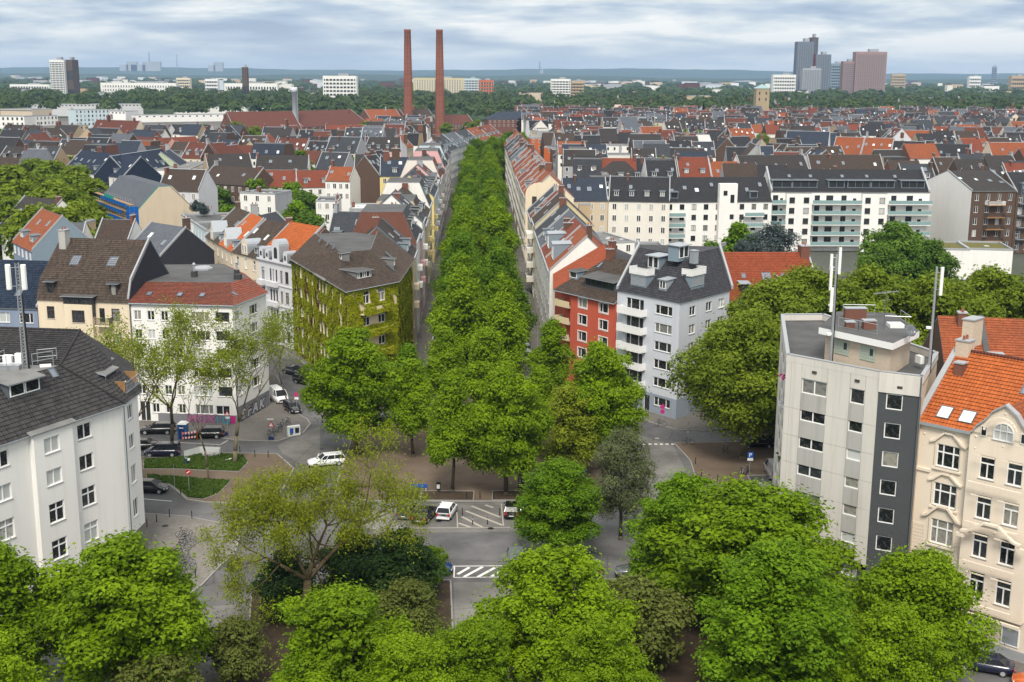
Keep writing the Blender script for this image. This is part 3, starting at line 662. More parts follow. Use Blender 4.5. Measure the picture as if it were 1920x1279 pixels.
def branch_proto(key, H, leaf, nleaf, size, seed, bark='bark', tr=.3, trunk=.4, spread=.75, levels=4, kids=(6, 5, 4, 4), ratio=.62, upb=.25, mix2=None, aspect=.6, tipr=.5, fork=1, ends_from=2, drop=.0):
    """open tree: the branching is built and carries leaf clusters on its twigs"""
    rs = np.random.RandomState(seed); b = MB(); tips = []
    def grow(p, d, l, r, lev):
        seg = 3 if lev < 2 else 2
        for s in range(seg):
            d = (d + Vector(rs.normal(size=3)) * (.12 if lev == 0 else .2) + Vector((0, 0, upb * .18 if lev else .1))).normalized()
            q = p + d * (l / seg); r2 = r * (.82 if lev else .88)
            b.tube(p, q, r, r2, bark, 8 if lev == 0 else (6 if lev == 1 else (4 if lev == 2 else 3)), lev < 2)
            if lev >= ends_from: tips.append((*q, lev))
            if lev < levels and (lev > 0 and s > 0 or (lev == 0 and s == seg - 1)):
                k = kids[lev] if (lev == 0 or s == seg - 1) else max(1, kids[lev] // 2)
                ph = rs.rand() * 6.28
                for j in range(k):
                    az = ph + j * 6.283 / k + rs.normal() * .35
                    x = d.orthogonal().normalized(); y = d.cross(x)
                    sp = spread * rs.uniform(.65, 1.25)
                    nd = (d * math.cos(sp) + (x * math.cos(az) + y * math.sin(az)) * math.sin(sp) + Vector((0, 0, upb - drop * (lev > 0)))).normalized()
                    grow(q, nd, l * ratio * rs.uniform(.75, 1.25) if lev else H * .36 * rs.uniform(.8, 1.2), r2 * (.6 if lev else .62) * rs.uniform(.8, 1.1), lev + 1)
            p, r = q, r2
    grow(Vector((0, 0, -.15)), Vector((.02, .0, 1)), H * trunk, tr, 0)
    T = np.array(tips); ix = rs.randint(0, len(T), nleaf)
    C = T[ix, :3] + rs.normal(size=(nleaf, 3)) * tipr * np.array([1, 1, .8])
    Nn = rs.normal(size=(nleaf, 3)) * .6 + np.array([0, 0, .7])
    S = size * rs.uniform(.6, 1.3, nleaf); lt = rs.rand(len(T))
    tint = .25 + .4 * rs.rand(nleaf) + .35 * (lt[ix]) * .8
    mats = ['leaf_' + leaf] + (['leaf_' + mix2] if mix2 else [])
    cm = leafmesh(key + '_crown', C, Nn, S, tint, mats, rs, aspect, (lt[ix] > .62).astype(int) if mix2 else None)
    return (b.mesh(key + '_trunk', smooth=True), cm)
def conifer_proto(key, H, R_, leaf, n, size, seed, tr=.2, bark='bark', flat=False):
    rs = np.random.RandomState(seed); t = rs.rand(n) ** .7
    az = rs.rand(n) * 6.283; whorl = .75 + .25 * np.sin(t * 60 + np.sin(az * 3) * 1.5); rr = R_ * (1 - t) ** .85 * np.sqrt(rs.uniform(.15, 1, n)) * whorl * (1 + .22 * np.sin(az * 5 + t * 9))
    if flat: rr = R_ * np.sin(np.pi * (.12 + .86 * t)) ** .6 * np.sqrt(rs.uniform(.3, 1, n)) * whorl
    C = np.stack([rr * np.cos(az), rr * np.sin(az), H * (.06 + .94 * t) - rr * .25], 1)
    Nn = np.stack([np.cos(az) * .5, np.sin(az) * .5, np.full(n, .8)], 1) + rs.normal(size=(n, 3)) * .4
    cm = leafmesh(key + '_crown', C, Nn, size * rs.uniform(.6, 1.3, n), .2 + .5 * rs.rand(n) + .3 * whorl - .2, ['leaf_' + leaf], rs, .4)
    b = MB(); b.tube((0, 0, -.1), (0, 0, H * .95), tr, .03, bark, 7)
    for k in range(26):
        z = H * (.1 + .8 * k / 26); a = k * 2.4; r = R_ * (1 - k / 27) * .85; b.tube((0, 0, z), (r * math.cos(a), r * math.sin(a), z - r * .1), tr * .3, .02, bark, 4, False)
    return (b.mesh(key + '_trunk', smooth=True), cm)
PROTO = {}
def tree(key, x, y, label, name='tree', sc=1.0, rz=None, group=None, z=0.0, cat='tree', sz=None):
    tm, cm = PROTO[key]
    o = thing(name, label, cat, (x, y, z), random.uniform(0, 6.28) if rz is None else rz, group)
    o.scale = (sc, sc, sz or sc)
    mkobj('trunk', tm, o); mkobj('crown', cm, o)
    return o
con = lambda t: max(.05, (1 - t) ** .7 * 1.08 if t > .22 else (.72 + t * 1.0))       # pointed linden
egg = lambda t: max(.1, math.sin(math.pi * (.16 + .80 * t)) ** .75)
rnd_ = lambda t: max(.2, math.sqrt(max(0, 1 - (2 * t - .95) ** 2)))
PROTO['linden_a'] = tree_proto('linden_a', 17, 4.9, 4.2, 'linden', 25000, .20, 40, 1.5, con, seed=11)
PROTO['linden_b'] = tree_proto('linden_b', 16, 5.2, 4.0, 'maple', 25000, .20, 44, 1.45, con, seed=12)
PROTO['linden_c'] = tree_proto('linden_c', 18, 4.7, 4.2, 'chestnut', 25000, .20, 42, 1.45, con, seed=13)
PROTO['chest_a'] = tree_proto('chest_a', 15, 5.6, 3.0, 'chestnut', 66000, .155, 52, 1.5, egg, seed=21, tr=.32)
PROTO['chest_b'] = tree_proto('chest_b', 14, 5.2, 2.6, 'chestnut', 62000, .155, 48, 1.45, rnd_, seed=22, tr=.3)
PROTO['maple_a'] = tree_proto('maple_a', 16, 5.4, 3.6, 'maple', 60000, .155, 50, 1.5, egg, seed=23, tr=.28)
PROTO['plaza_a'] = tree_proto('plaza_a', 15, 4.6, 4.2, 'chestnut', 34000, .17, 46, 1.3, con, seed=24, tr=.24)
PROTO['plaza_b'] = tree_proto('plaza_b', 16, 6.2, 3.4, 'chestnut', 46000, .18, 54, 1.55, egg, seed=25, tr=.32)
PROTO['lime_y'] = tree_proto('lime_y', 13, 4.6, 2.5, 'robinia', 20000, .16, 46, 1.15, egg, seed=26, tr=.2, limbs=18)
PROTO['plane_a'] = tree_proto('plane_a', 20, 9.0, 4.5, 'plane', 70000, .215, 66, 2.2, rnd_, 'bark_pale', .5, 31)
PROTO['plane_b'] = tree_proto('plane_b', 17, 7.5, 4.0, 'plane', 48000, .22, 52, 2.0, rnd_, 'bark_pale', .4, 32)
PROTO['yard_a'] = tree_proto('yard_a', 12, 5.0, 2.5, 'yard', 6500, .42, 30, 1.7, rnd_, seed=41)
PROTO['yard_b'] = tree_proto('yard_b', 14, 4.6, 3.0, 'maple', 6500, .42, 30, 1.7, egg, seed=42)
PROTO['yard_c'] = tree_proto('yard_c', 15, 6.5, 3.0, 'plane', 7500, .48, 34, 2.2, rnd_, seed=43)
PROTO['beech'] = tree_proto('beech', 14, 7, 2, 'beech', 4000, .6, 26, 2.4, rnd_, seed=44)
PROTO['darktree'] = tree_proto('darktree', 16, 7.5, 3.0, 'yard', 14000, .38, 46, 2.1, rnd_, seed=45)
PROTO['yew'] = tree_proto('yew', 9, 4.0, .6, 'dark', 16000, .17, 34, 1.25, rnd_, seed=46)
PROTO['shrub'] = tree_proto('shrub', 5.5, 3.2, .4, 'olive', 11000, .13, 30, .9, rnd_, seed=47, tr=.1)
PROTO['hazel'] = tree_proto('hazel', 3.4, 1.8, .2, 'cedar', 4500, .11, 22, .55, rnd_, seed=48, tr=.06)
PROTO['pine'] = tree_proto('pine', 15, 4.8, 3.5, 'pine', 26000, .16, 48, 1.25, egg, seed=49, aspect=.28, tr=.25)
PROTO['cedar'] = tree_proto('cedar', 15, 7.5, 3, 'cedar', 11000, .36, 40, 1.9, rnd_, seed=50, aspect=.3)
PROTO['fir'] = conifer_proto('fir', 17, 3.2, 'fir', 9000, .42, 51)
PROTO['fir_thin'] = conifer_proto('fir_thin', 20, 2.4, 'fir', 7000, .45, 52)
PROTO['robinia_a'] = branch_proto('robinia_a', 15.5, 'robinia', 8500, .14, 61, trunk=.42, tr=.27, spread=.50, kids=(5, 4, 3, 3), upb=.32, tipr=.42)
PROTO['robinia_b'] = branch_proto('robinia_b', 15.5, 'robinia', 8500, .14, 62, trunk=.36, tr=.30, spread=.55, kids=(4, 4, 3, 3), upb=.34, tipr=.42, bark='bark_pale')
PROTO['robinia_c'] = branch_proto('robinia_c', 12, 'robinia', 3500, .14, 63, trunk=.5, tr=.14, spread=.42, kids=(4, 3, 3, 2), upb=.34, tipr=.4)
PROTO['sparse'] = branch_proto('sparse', 16.5, 'yellow', 46000, .11, 67, trunk=.40, tr=.55, spread=.98, kids=(5, 5, 4, 4), upb=.16, tipr=.42, bark='bark_moss', mix2='robinia', ratio=.60)
PROTO['light'] = tree_proto('light', 12, 5.2, 2.0, 'chestnut', 52000, .125, 62, .95, rnd_, 'bark_pale', .2, 65, limbs=40)
PROTO['light_b'] = tree_proto('light_b', 13.5, 5.2, 2.2, 'chestnut', 62000, .125, 74, .95, egg, 'bark_pale', .2, 66, limbs=40)
# ---------------------------------------------------------------- the setting: ground, roads, plazas, far land
def sheet(name, pts, z, m, parent=None):
    b = MB(); b.poly([(p[0], p[1], z) for p in pts], m); o = b.build(name, parent); 
    return tag(o, kind='structure') if parent is None else o
AX = lambda y: -5.7 - .0275 * (y - 220)            # centre line of the avenue
XL = lambda y: AX(y) - 12.0
XR = lambda y: AX(y) + 11.6
b = MB()
xs = [-14000, -5000, -1500, -600, 600, 1500, 5000, 14000]; ys = [-400, 1000, 2500, 5000, 16000]
for i in range(len(xs) - 1):
    for j in range(len(ys) - 1): b.poly([(xs[i], ys[j], -.3), (xs[i + 1], ys[j], -.3), (xs[i + 1], ys[j + 1], -.3), (xs[i], ys[j + 1], -.3)], 'farland')
tag(b.build('ground'), kind='structure')
sheet('city_ground', [(-420, -60), (420, -60), (620, 1330), (-620, 1330)], -.12, 'cityground')
sheet('rail_yard', [(-620, 900), (-150, 900), (-100, 1330), (-760, 1330)], -.06, 'rail')
road = sheet('road', [(-150, -30), (150, -30), (150, 240), (XR(240) + .5, 240), (XR(740) + .5, 740), (XL(740) - .5, 740), (XL(240) - .5, 240), (-150, 240)], 0.0, 'asphalt')
def ccw(pts):
    a = sum(p[0] * q[1] - q[0] * p[1] for p, q in zip(pts, pts[1:] + pts[:1]))
    return pts if a > 0 else pts[::-1]
def island(name, pts, m, h=.12, kerb=.16, parts=()):
    pts = ccw([V2(p) for p in pts]); b = MB(); n = len(pts)
    b.prism(pts, -.05, h, 'kerb', m); o = tag(b.build(name), kind='structure')
    k = MB()
    for i in range(n):
        a, c = pts[i], pts[(i + 1) % n]; u, nn, L, _ = frame2(a, c)
        k.add(box8((a.x + nn.x * .02, a.y + nn.y * .02, 0), (u.x * L, u.y * L, 0), (-nn.x * kerb, -nn.y * kerb, 0), (0, 0, h + .015), 'kerb'))
    k.build('kerb', o)
    return o
P = lambda l: [G(*p) for p in l]
island('pavement', P([(261, 963), (349, 969), (430, 985), (450, 1010), (440, 1040), (413, 1063), (380, 1098), (342, 1126), (300, 1150), (200, 1190), (228, 1060)]), 'paving')
isl = island('planted_strip', P([(262, 858), (330, 861), (400, 850), (466, 851), (520, 852), (552, 880), (520, 938), (460, 945), (385, 943), (350, 938), (335, 925), (318, 911), (262, 909)]), 'gravel')
for k, q in enumerate(([(270, 881), (270, 864), (330, 861), (395, 853), (455, 856), (464, 869), (448, 886), (395, 884), (330, 881)], [(276, 893), (330, 897), (395, 902), (432, 904), (408, 928), (380, 938), (352, 935), (337, 922), (318, 909), (276, 906)])):
    pts = ccw(P(q)); b = MB(); b.prism(pts, .1, .16, 'soil', 'grass'); b.build('lawn', isl)
    bb = MB()
    for a, c in zip(pts, pts[1:] + pts[:1]):
        u, nn, L, _ = frame2(a, c); bb.add(box8((a.x, a.y, .1), (u.x * L, u.y * L, 0), (nn.x * .09, nn.y * .09, 0), (0, 0, .075), 'kerb'))
    bb.build('lawn_edging', isl)
    # grass blades
    rs = np.random.RandomState(90 + k); X = [p.x for p in pts]; Y = [p.y for p in pts]; C = []
    while len(C) < 5200:
        x, y = rs.uniform(min(X), max(X)), rs.uniform(min(Y), max(Y)); ins = False
        for i in range(len(pts)):
            a, c = pts[i], pts[i - 1]
            if (a.y > y) != (c.y > y) and x < (c.x - a.x) * (y - a.y) / (c.y - a.y) + a.x: ins = not ins
        if ins: C.append((x, y, .22 + rs.rand() * .12))
    C = np.array(C); Nn = rs.normal(size=C.shape) * np.array([1, 1, .35]) + np.array([0, -.2, .35])
    g = mkobj('grass', leafmesh('grass', C, Nn, rs.uniform(.10, .2, len(C)), rs.rand(len(C)), ['leaf_grassb'], rs, .5))
    tag(g, ['long green grass on the strip beside the blue van', 'short green grass around the no-entry sign'][k], 'grass', kind='stuff')
island('pavement', [(-82, 165.8), (-53, 161.8), (-42, 159.6)] + P([(440, 826), (470, 828), (522, 828), (569, 813), (583, 796), (577, 787), (560, 777), (541, 752), (520, 705)]) + [(-46, 202), (-60, 240), (-62, 185)], 'paving_old')
island('pavement', [(-40, 211), (-37.0, 206), (-27.5, 183.5), (-24.2, 175.2), (-21.5, 175.4), (-14.8, 186), (-13.6, 200), (AX(740) - 9.4, 740), (XL(740) - .3, 740), (XL(200), 200), (-60, 262)], 'paving_old')
plz = island('plaza', [(-20.8, 137), (-16.5, 133.7), (6.5, 134.0), (9.6, 136.8), (14.0, 147), (12.8, 160), (3.5, 174), (AX(185) + 5, 185), (AX(700) + 5, 700), (AX(700) - 5, 700), (AX(185) - 5, 185), (-14, 176), (-21.5, 158)], 'gravel')
for q in (((-14.5, 133.95), (-10.6, 133.95), (-10.6, 137.1), (-14.5, 137.1)), ((-10.4, 133.95), (-4.4, 133.95), (-4.4, 137.1), (-10.4, 137.1)), ((-2.1, 134.15), (6.2, 134.2), (8.6, 137.3), (-2.1, 137.3))):
    pts = ccw([V2(p) for p in q]); b = MB(); b.prism(pts, .1, .135, 'kerb', 'soil')
    for a, c in zip(pts, pts[1:] + pts[:1]):
        u, nn, L, _ = frame2(a, c); b.add(box8((a.x, a.y, .1), (u.x * L, u.y * L, 0), (nn.x * .1, nn.y * .1, 0), (0, 0, .09), 'kerb'))
    b.build('tree_bed', plz)
island('right_island', P([(1263, 832), (1322, 831), (1400, 829), (1475, 829), (1490, 860), (1475, 892), (1402, 893), (1412, 909), (1306, 912), (1302, 892), (1294, 866), (1282, 852)]), 'gravel')
island('pavement', [(12.3, 178), (20.4, 166.2), (23, 163.4), (27, 163), (46, 171), (70, 176), (70, 190), (30, 184)], 'paving_old')
island('pavement', [(XR(196) - 2.6, 187), (10.5, 182), (14, 180), (XR(200) + .3, 196), (XR(740) + .3, 740), (AX(740) + 9.1, 740)], 'paving_old')
island('pavement', [(20.8, 113), (24.2, 131), (29.6, 131), (26.5, 110), (32, 103), (36, 101.5), (51, 87), (50, 84), (40.2, 94.0), (33.5, 98.7), (30, 100.2), (26, 104.5)], 'paving_old')
island('park_ground', P([(470, 1110), (640, 1094), (846, 1089), (850, 1180), (835, 1400), (480, 1420), (462, 1250)]), 'soil')
island('park_ground', P([(962, 1090), (1250, 1086), (1440, 1070), (1530, 1110), (1680, 1250), (1700, 1500), (930, 1500), (960, 1180)]), 'soil')
sheet('path', P([(850, 1092), (958, 1092), (956, 1180), (926, 1500), (840, 1400), (853, 1180)]), .02, 'asphalt2')
# asphalt of different ages
for q, m in (([(700, 1000), (960, 997), (1090, 1000), (1090, 962), (960, 990), (700, 992)], 'asphalt2'), ([(640, 962), (790, 945), (1060, 940), (1060, 989), (690, 992)], 'asphalt2'), ([(1190, 812), (1262, 836), (1304, 915), (1255, 990), (1190, 980), (1170, 870)], 'asphalt2'), ([(560, 812), (600, 800), (600, 880), (560, 868), (530, 850), (520, 836)], 'asphalt2'), ([(500, 1130), (350, 1140), (300, 1190), (440, 1340), (480, 1250)], 'asphalt2')):
    sheet('road_patch', P(q), .005, m, road)
def stripe(a, c, wdt, m='lane', z=.012):
    a, c = V2(a), V2(c); u = (c - a).normalized(); n = Vector((-u.y, u.x)) * wdt / 2
    sheet('road_marking', [a - n, c - n, c + n, a + n], z, m, road)
g = lambda x, y: G(x, y)
stripe(g(836, 1062), g(953, 1061), .16); stripe(g(851, 1083), g(951, 1082), .12); stripe(g(852, 1063), g(851, 1083), .14); stripe(g(951, 1062), g(950, 1082), .14)
for (x0, y0), (x1, y1) in (((858, 1077), (880, 1064)), ((870, 1082), (905, 1063)), ((896, 1082), (931, 1063)), ((922, 1081), (948, 1065))): stripe(g(x0, y0), g(x1, y1), .34)
stripe(g(690, 991), g(960, 989), .18, 'lane_edge'); stripe(g(858, 989), g(856, 946), .12, 'lane_old'); stripe(g(944, 986), g(940, 945), .12, 'lane_old')
for (x0, y0), (x1, y1) in (((860, 981), (882, 989)), ((866, 969), (905, 989)), ((873, 958), (942, 985)), ((884, 949), (938, 970)), ((910, 947), (925, 952))): stripe(g(x0, y0), g(x1, y1), .32, 'lane_old')
for k in range(7): stripe(g(1195 + k * 10.6, 833), g(1200.5 + k * 10.6, 833), .45)
stripe(g(262, 826), g(415, 834), .12, 'lane'); stripe(g(415, 833), g(427, 826), .12, 'lane'); stripe(g(262, 935), g(322, 940), .14, 'lane'); stripe(g(575, 905), g(598, 850), .12, 'lane'); stripe(g(1412, 909), g(1460, 911), .12, 'lane')
for k in range(9): stripe(g(1788 + k * 14, 1225 + k * 5.6), g(1794 + k * 14, 1227.4 + k * 5.6), .09, 'lane')

# ---------------------------------------------------------------- far land: hills, woods, far towers
rs = np.random.RandomState(5)
def ridge(name, y, x0, x1, n, hf, m, dep):
    b = MB(); xs = np.linspace(x0, x1, n); h = [hf(x) for x in xs]
    for i in range(n - 1):
        prof = [(0, 0), (.35, .6), (.7, .95), (1, 1)]
        for (d0, k0), (d1, k1) in zip(prof[:-1], prof[1:]): b.poly([(xs[i], y + dep * d0, h[i] * k0 - .35), (xs[i + 1], y + dep * d0, h[i + 1] * k0 - .35), (xs[i + 1], y + dep * d1, h[i + 1] * k1 - .35), (xs[i], y + dep * d1, h[i] * k1 - .35)], m)
    return tag(b.build(name), kind='structure')
ridge('hills', 11500, -13000, 13000, 300, lambda x: 98 + 14 * math.sin(x / 900) + 10 * math.sin(x / 2300 + 1) + 3.0 * math.sin(x / 170) + 2 * math.sin(x / 61), 'hillwood', 2500)
ridge('hills', 7000, -9000, 9000, 300, lambda x: 38 + 5 * math.sin(x / 700 + 2) + 4 * math.sin(x / 260) + 2 * math.sin(x / 90), 'hillwood', 1500)
def wood(name, label, n, y0, y1, span, hgt, rad, leaf, nl, seed, keep=None, z=0.0):
    """a belt of trees that reads as one mass"""
    rs = np.random.RandomState(seed); Cs = []; Ns = []; Ss = []; Ts = []
    k = 0
    while k < n:
        y = y0 + (y1 - y0) * rs.rand(); x = rs.uniform(-1, 1) * span * y
        if keep and not keep(x, y): 
            k += .05; continue
        k += 1
        H = hgt * rs.uniform(.7, 1.2); r = rad * rs.uniform(.7, 1.25); t0 = rs.rand()
        d = sph(rs, nl); d[:, 2] = np.abs(d[:, 2]) * 1.0 - .25
        lob = 1 + .22 * np.sin(d[:, 0] * 5 + k) * np.cos(d[:, 1] * 5 + k * 2) + .12 * np.sin(d[:, 2] * 9 + k)
        C = np.array([x, y, z + H * .5]) + d * np.array([r, r, H * .52]) * lob[:, None] * rs.uniform(.8, 1.03, nl)[:, None]
        Cs.append(C); Ns.append(d + np.array([0, 0, .5]) + rs.normal(size=(nl, 3)) * .35); Ss.append(np.full(nl, r * (.30 if nl < 100 else .2)) * rs.uniform(.6, 1.2, nl)); Ts.append(.15 + .45 * t0 + .3 * rs.rand(nl) + .1 * d[:, 2])
    me = leafmesh(name, np.concatenate(Cs), np.concatenate(Ns), np.concatenate(Ss), np.concatenate(Ts), ['leaf_' + leaf], rs, .8)
    return tag(mkobj(name, me), label, 'woodland', kind='stuff')
wood('woodland', 'dense green belt of trees behind the rail yard and roofs', 1000, 1230, 2250, .48, 22, 10, 'forest', 300, 71, lambda x, y: y > 1330 or (x > -40 and y > 1240))
wood('woodland', 'farther dark woods stretching toward the blue hills', 1500, 2250, 6800, .46, 21, 20, 'forest', 70, 72, lambda x, y: math.sin(x * .004 + 1) + math.sin(y * .0021 + x * .0013) > -1.3)
# ---------------------------------------------------------------- the buildings around the square
def geo_slope(root, pts, mat, slabmat=None, th=.16):
    pts = [Vector(p) for p in pts]
    if len(pts) == 4:
        nn = (pts[1] - pts[0]).cross(pts[2] - pts[0]).normalized()
        if abs((pts[3] - pts[0]).dot(nn)) > .03: geo_slope(root, pts[:3], mat); return geo_slope(root, [pts[0], pts[2], pts[3]], mat)
    b = MB(); b.slab(pts, th, slabmat or 'felt_dark', 'zinc'); b.build('roof_deck', root)
    return tilegeo([Vector(p) + Vector((0, 0, .012)) for p in pts], mat, 'roof', root, seed=int(abs(pts[0][0] * 7)))
def gutter(mb, a, b, z, m='zinc'): mb.tube((a[0], a[1], z), (b[0], b[1], z), .075, None, m, 6)
# --- left corner block: white render, dark tiled roof, phone mast
r = thing('corner_apartment_house', 'large white rendered corner house with dark tiled roof and phone mast, nearest on the left', 'building', (-45, 105, 0))
wl = MB(); A, B, C_, D_ = Vector((-52.5, 82.1)), Vector((-37.5, 113.8)), Vector((-37.3, 118.3)), Vector((-42.0, 130.5)); Bk, Bl = Vector((-58, 128)), Vector((-66, 92))
u, n, L, ang = frame2(A, B); du = (Vector((-50.2, 87)) - A).length
ws = []
FZ = [14.75, 11.75, 8.2, 4.7, 1.3]; FH = [1.45, 1.45, 1.85, 1.85, 1.7]
for k, (z, h) in enumerate(zip(FZ, FH)):
    st = 'two' if k < 2 else 'four'
    for uu in (24.75, 15.0): ws.append((uu + du, z, 1.75, h, st))
bay = [((20.25 - 18.2), z, 1.8, h, 'two' if k < 2 else 'four') for k, (z, h) in enumerate(zip(FZ, FH))]
facade(r, wl, A, B, 0, 17, 'white', ws)
pb0, pb1 = A + u * (18.2 + du), A + u * (22.8 + du); q0, q1 = pb0 + n * .55, pb1 + n * .55
facade(r, wl, q0, q1, 0, 16.9, 'white', bay); wallgrid(wl, pb0, q0, 0, 16.9, 'white'); wallgrid(wl, q1, pb1, 0, 16.9, 'white')
facade(r, wl, B, C_, 3.2, 17, 'white', [(2.2, z, 1.3, h, 'two') for z, h in zip(FZ[:4], FH[:4])]); wallgrid(wl, B - n * .9, C_ - Vector((.9, 0)), 0, 3.2, 'grey')
wl.poly([(*B, 3.2), (*C_, 3.2), (C_.x - .9, C_.y, 3.2), (*(B - n * .9), 3.2)], 'white')
facade(r, wl, C_, D_, 3.2, 17, 'white', [(x, z, 1.4, h, 'two') for x in (2.6, 6.4, 10.2) for z, h in zip(FZ[:4], FH[:4])]); facade(r, wl, C_ - Vector((.9, 0)), D_ - Vector((.9, .2)), 0, 3.2, 'grey', [(x, .2, 2.6, 2.6, 'three', 'glass_dark') for x in (2.4, 6.2, 10)], fm='frame_dark')
wallgrid(wl, D_, Bk, 0, 17, 'white'); wallgrid(wl, Bk, Bl, 0, 17, 'white'); wallgrid(wl, Bl, A, 0, 17, 'white'); wl.build('wall', r)
e = .35; Ae, Be = A + n * e - u * 4, B + n * e + u * .1; Ce = C_ + Vector((.35, 0)); De = D_ + Vector((.3, .1))
R1 = Vector((-42.2, 111.4, 21.2)); R1l = Vector((R1.x - u.x * 33, R1.y - u.y * 33, 21.2)); R2 = Vector((-42.4, 117.8, 23.2)); R2l = Vector((-62, 120.5, 23.2)); F1 = Vector((-60, 112.8, 21.2))
geo_slope(r, [(*Ae, 16.85), (*Be, 16.85), R1, R1l], 'geo_dark')
geo_slope(r, [(*Be, 16.85), (*Ce, 16.85), R2, R1], 'geo_dark')
geo_slope(r, [(*Ce, 16.85), (*De, 16.85), R2], 'geo_dark')
geo_slope(r, [R1 + Vector((.05, .02, 0)), R2, R2l, F1], 'geo_dark')
geo_slope(r, [(*De, 16.85), (*Bk, 16.9), R2l, R2], 'geo_dark')
fl = MB(); fl.slab([R1, F1, (-72, 100, 21.2), (-70, 96, 21.2), R1l], .3, 'felt_light', 'zinc'); fl.build('flat_roof', r)
gt = MB(); gutter(gt, Ae, Be, 16.82); gutter(gt, Be, Ce, 16.82); gutter(gt, Ce, De, 16.82); gt.tube((Be.x, Be.y - .3, 0), (Be.x, Be.y - .3, 16.8), .06, None, 'zinc_dark', 6); gt.build('gutter', r)
lg = MB(); a0 = q0 - u * .35 + n * .25; a1 = q1 + u * .35 + n * .25; lg.slab([(*a0, 16.95), (*a1, 16.95), (*(a1 - n * 2.0), 17.65), (*(a0 - n * 2.0), 17.65)], .12, 'felt_light', 'zinc'); lg.build('bay_roof', r)
hp = MB(); hp.tube((*Be, 16.95), R1 + Vector((0, 0, .08)), .12, None, 'geo_dark', 6); hp.tube(R1 + Vector((0, 0, .08)), R2 + Vector((0, 0, .08)), .13, None, 'geo_dark', 6); hp.tube(R2 + Vector((0, 0, .05)), R2l, .12, None, 'geo_dark', 6); hp.build('ridge_tiles', r)
tan = 4.35 / ((V2(R1) - V2(B)).dot(-n) + e)
sl = Slope(A + n * e, B + n * e, 16.9, tan)
sl.dormer(r, 20.0 + du, 2.35, 3.7, 1.45, 'zinc_dark', 'felt_light', 2, 'one', over=.3, roofrise=.35); sl.skylight(r, 24.2 + du, 3.2, .75, 1.0); sl.skylight(r, 15.2 + du, 2.6, .95, 1.9)
# roof terrace with bamboo screens under a flat canopy
tr = MB(); T0 = Vector((-38.5, 115.6)); 
tr.box((-39.2, 117.6, 17.3), (3.6, 4.4, .25), 'felt'); tr.build('terrace_floor', r)
for (x, y, sx, sy) in ((-38.6, 115.4, 2.3, .06), (-38.4, 119.6, 2.0, .06)):
    f = MB()
    for k in range(int(sx / .12)): f.tube((x - sx / 2 + k * .12, y, 17.5), (x - sx / 2 + k * .12, y, 18.7), .05, None, 'wood', 5)
    f.build('bamboo_screen', r)
rl = MB(); railing(rl, [(-37.35, 115.2, 17.5), (-37.25, 119.7, 17.5)], 1.1, 'zinc', .35, .02); rl.build('terrace_railing', r)
cn = MB(); cn.slab([(-42.3, 114.6, 20.5), (-38.9, 114.2, 19.6), (-38.7, 117.6, 19.6), (-40.0, 117.7, 19.9), (-40.0, 120.2, 19.9), (-42.3, 120.2, 20.5)], .14, 'felt_light', 'zinc'); cn.tube((-39.1, 114.6, 17.3), (-39.1, 114.6, 19.6), .06, None, 'zinc', 6); cn.tube((-38.9, 117.4, 17.3), (-38.9, 117.4, 19.6), .06, None, 'zinc', 6); cn.box((-40.6, 117.4, 17.4), (.2, 5, 2.5), 'zinc_dark'); cn.build('terrace_canopy', r)
tb = MB(); tb.lathe([(0, .72), (.4, .72), (.4, .75), (0, .75)], 'frame_white', 12, (-38.4, 117.2, 17.5)); tb.tube((-38.4, 117.2, 17.5), (-38.4, 117.2, 18.25), .04, None, 'steel'); tag(tb.build('terrace_table'), 'small round white table on the bamboo-screened roof terrace', 'table')
# phone mast (stands on the roof)
m = thing('phone_mast', 'tall lattice phone mast with two white antenna panels on the left corner house', 'mast', (-45.0, 110.4, 21.2))
b = MB()
for dx, dy in ((-.22, -.15), (.22, -.15), (0, .22)): b.tube((-45.0 + dx, 110.4 + dy, 21.2), (-45.0 + dx * .8, 110.4 + dy * .8, 31.0), .055, .04, 'steel', 5)
for k in range(30):
    z = 21.4 + k * .32; b.tube((-45.22, 110.25, z), (-44.78, 110.25, z), .02, None, 'steel', 4, False); b.tube((-45.22, 110.25, z), (-45, 110.62, z + .32), .018, None, 'steel', 4, False); b.tube((-44.78, 110.25, z), (-45, 110.62, z + .32), .018, None, 'steel', 4, False)
b.build('lattice', m)
cb = MB(); cb.tube((-44.6, 110.2, 21.2), (-44.72, 110.2, 28.2), .10, .08, 'black', 6); cb.build('cable_bundle', m)
for x in (-45.75, -44.35):
    b = MB(); b.lathe([(.001, 0), (.24, .02), (.26, .1), (.26, 2.25), (.22, 2.33), (.001, 2.35)], 'panel_white', 8, (x, 110.0, 28.6)); b.tube((x, 110.0, 28.9), (-45, 110.4, 28.9), .03, None, 'steel'); b.tube((x, 110.0, 30.6), (-45, 110.4, 30.6), .03, None, 'steel'); b.build('antenna_panel', m)
b = MB()
for z in (21.9, 22.6): 
    for p0, p1 in (((-47.6, 109.2), (-44.9, 109.4)), ((-47.6, 109.2), (-47.4, 111.6)), ((-44.2, 110.0), (-42.8, 111.4)), ((-44.4, 111.8), (-42.9, 112.6))): b.tube((*p0, z), (*p1, z), .035, None, 'steel', 5)
for p0 in ((-47.6, 109.2), (-46.3, 109.3), (-44.9, 109.4), (-47.4, 111.6), (-44.2, 110.0), (-42.8, 111.4), (-44.4, 111.8), (-42.9, 112.6)): b.tube((*p0, 21.2), (*p0, 22.65), .035, None, 'steel', 5)
b.build('platform_railing', m)
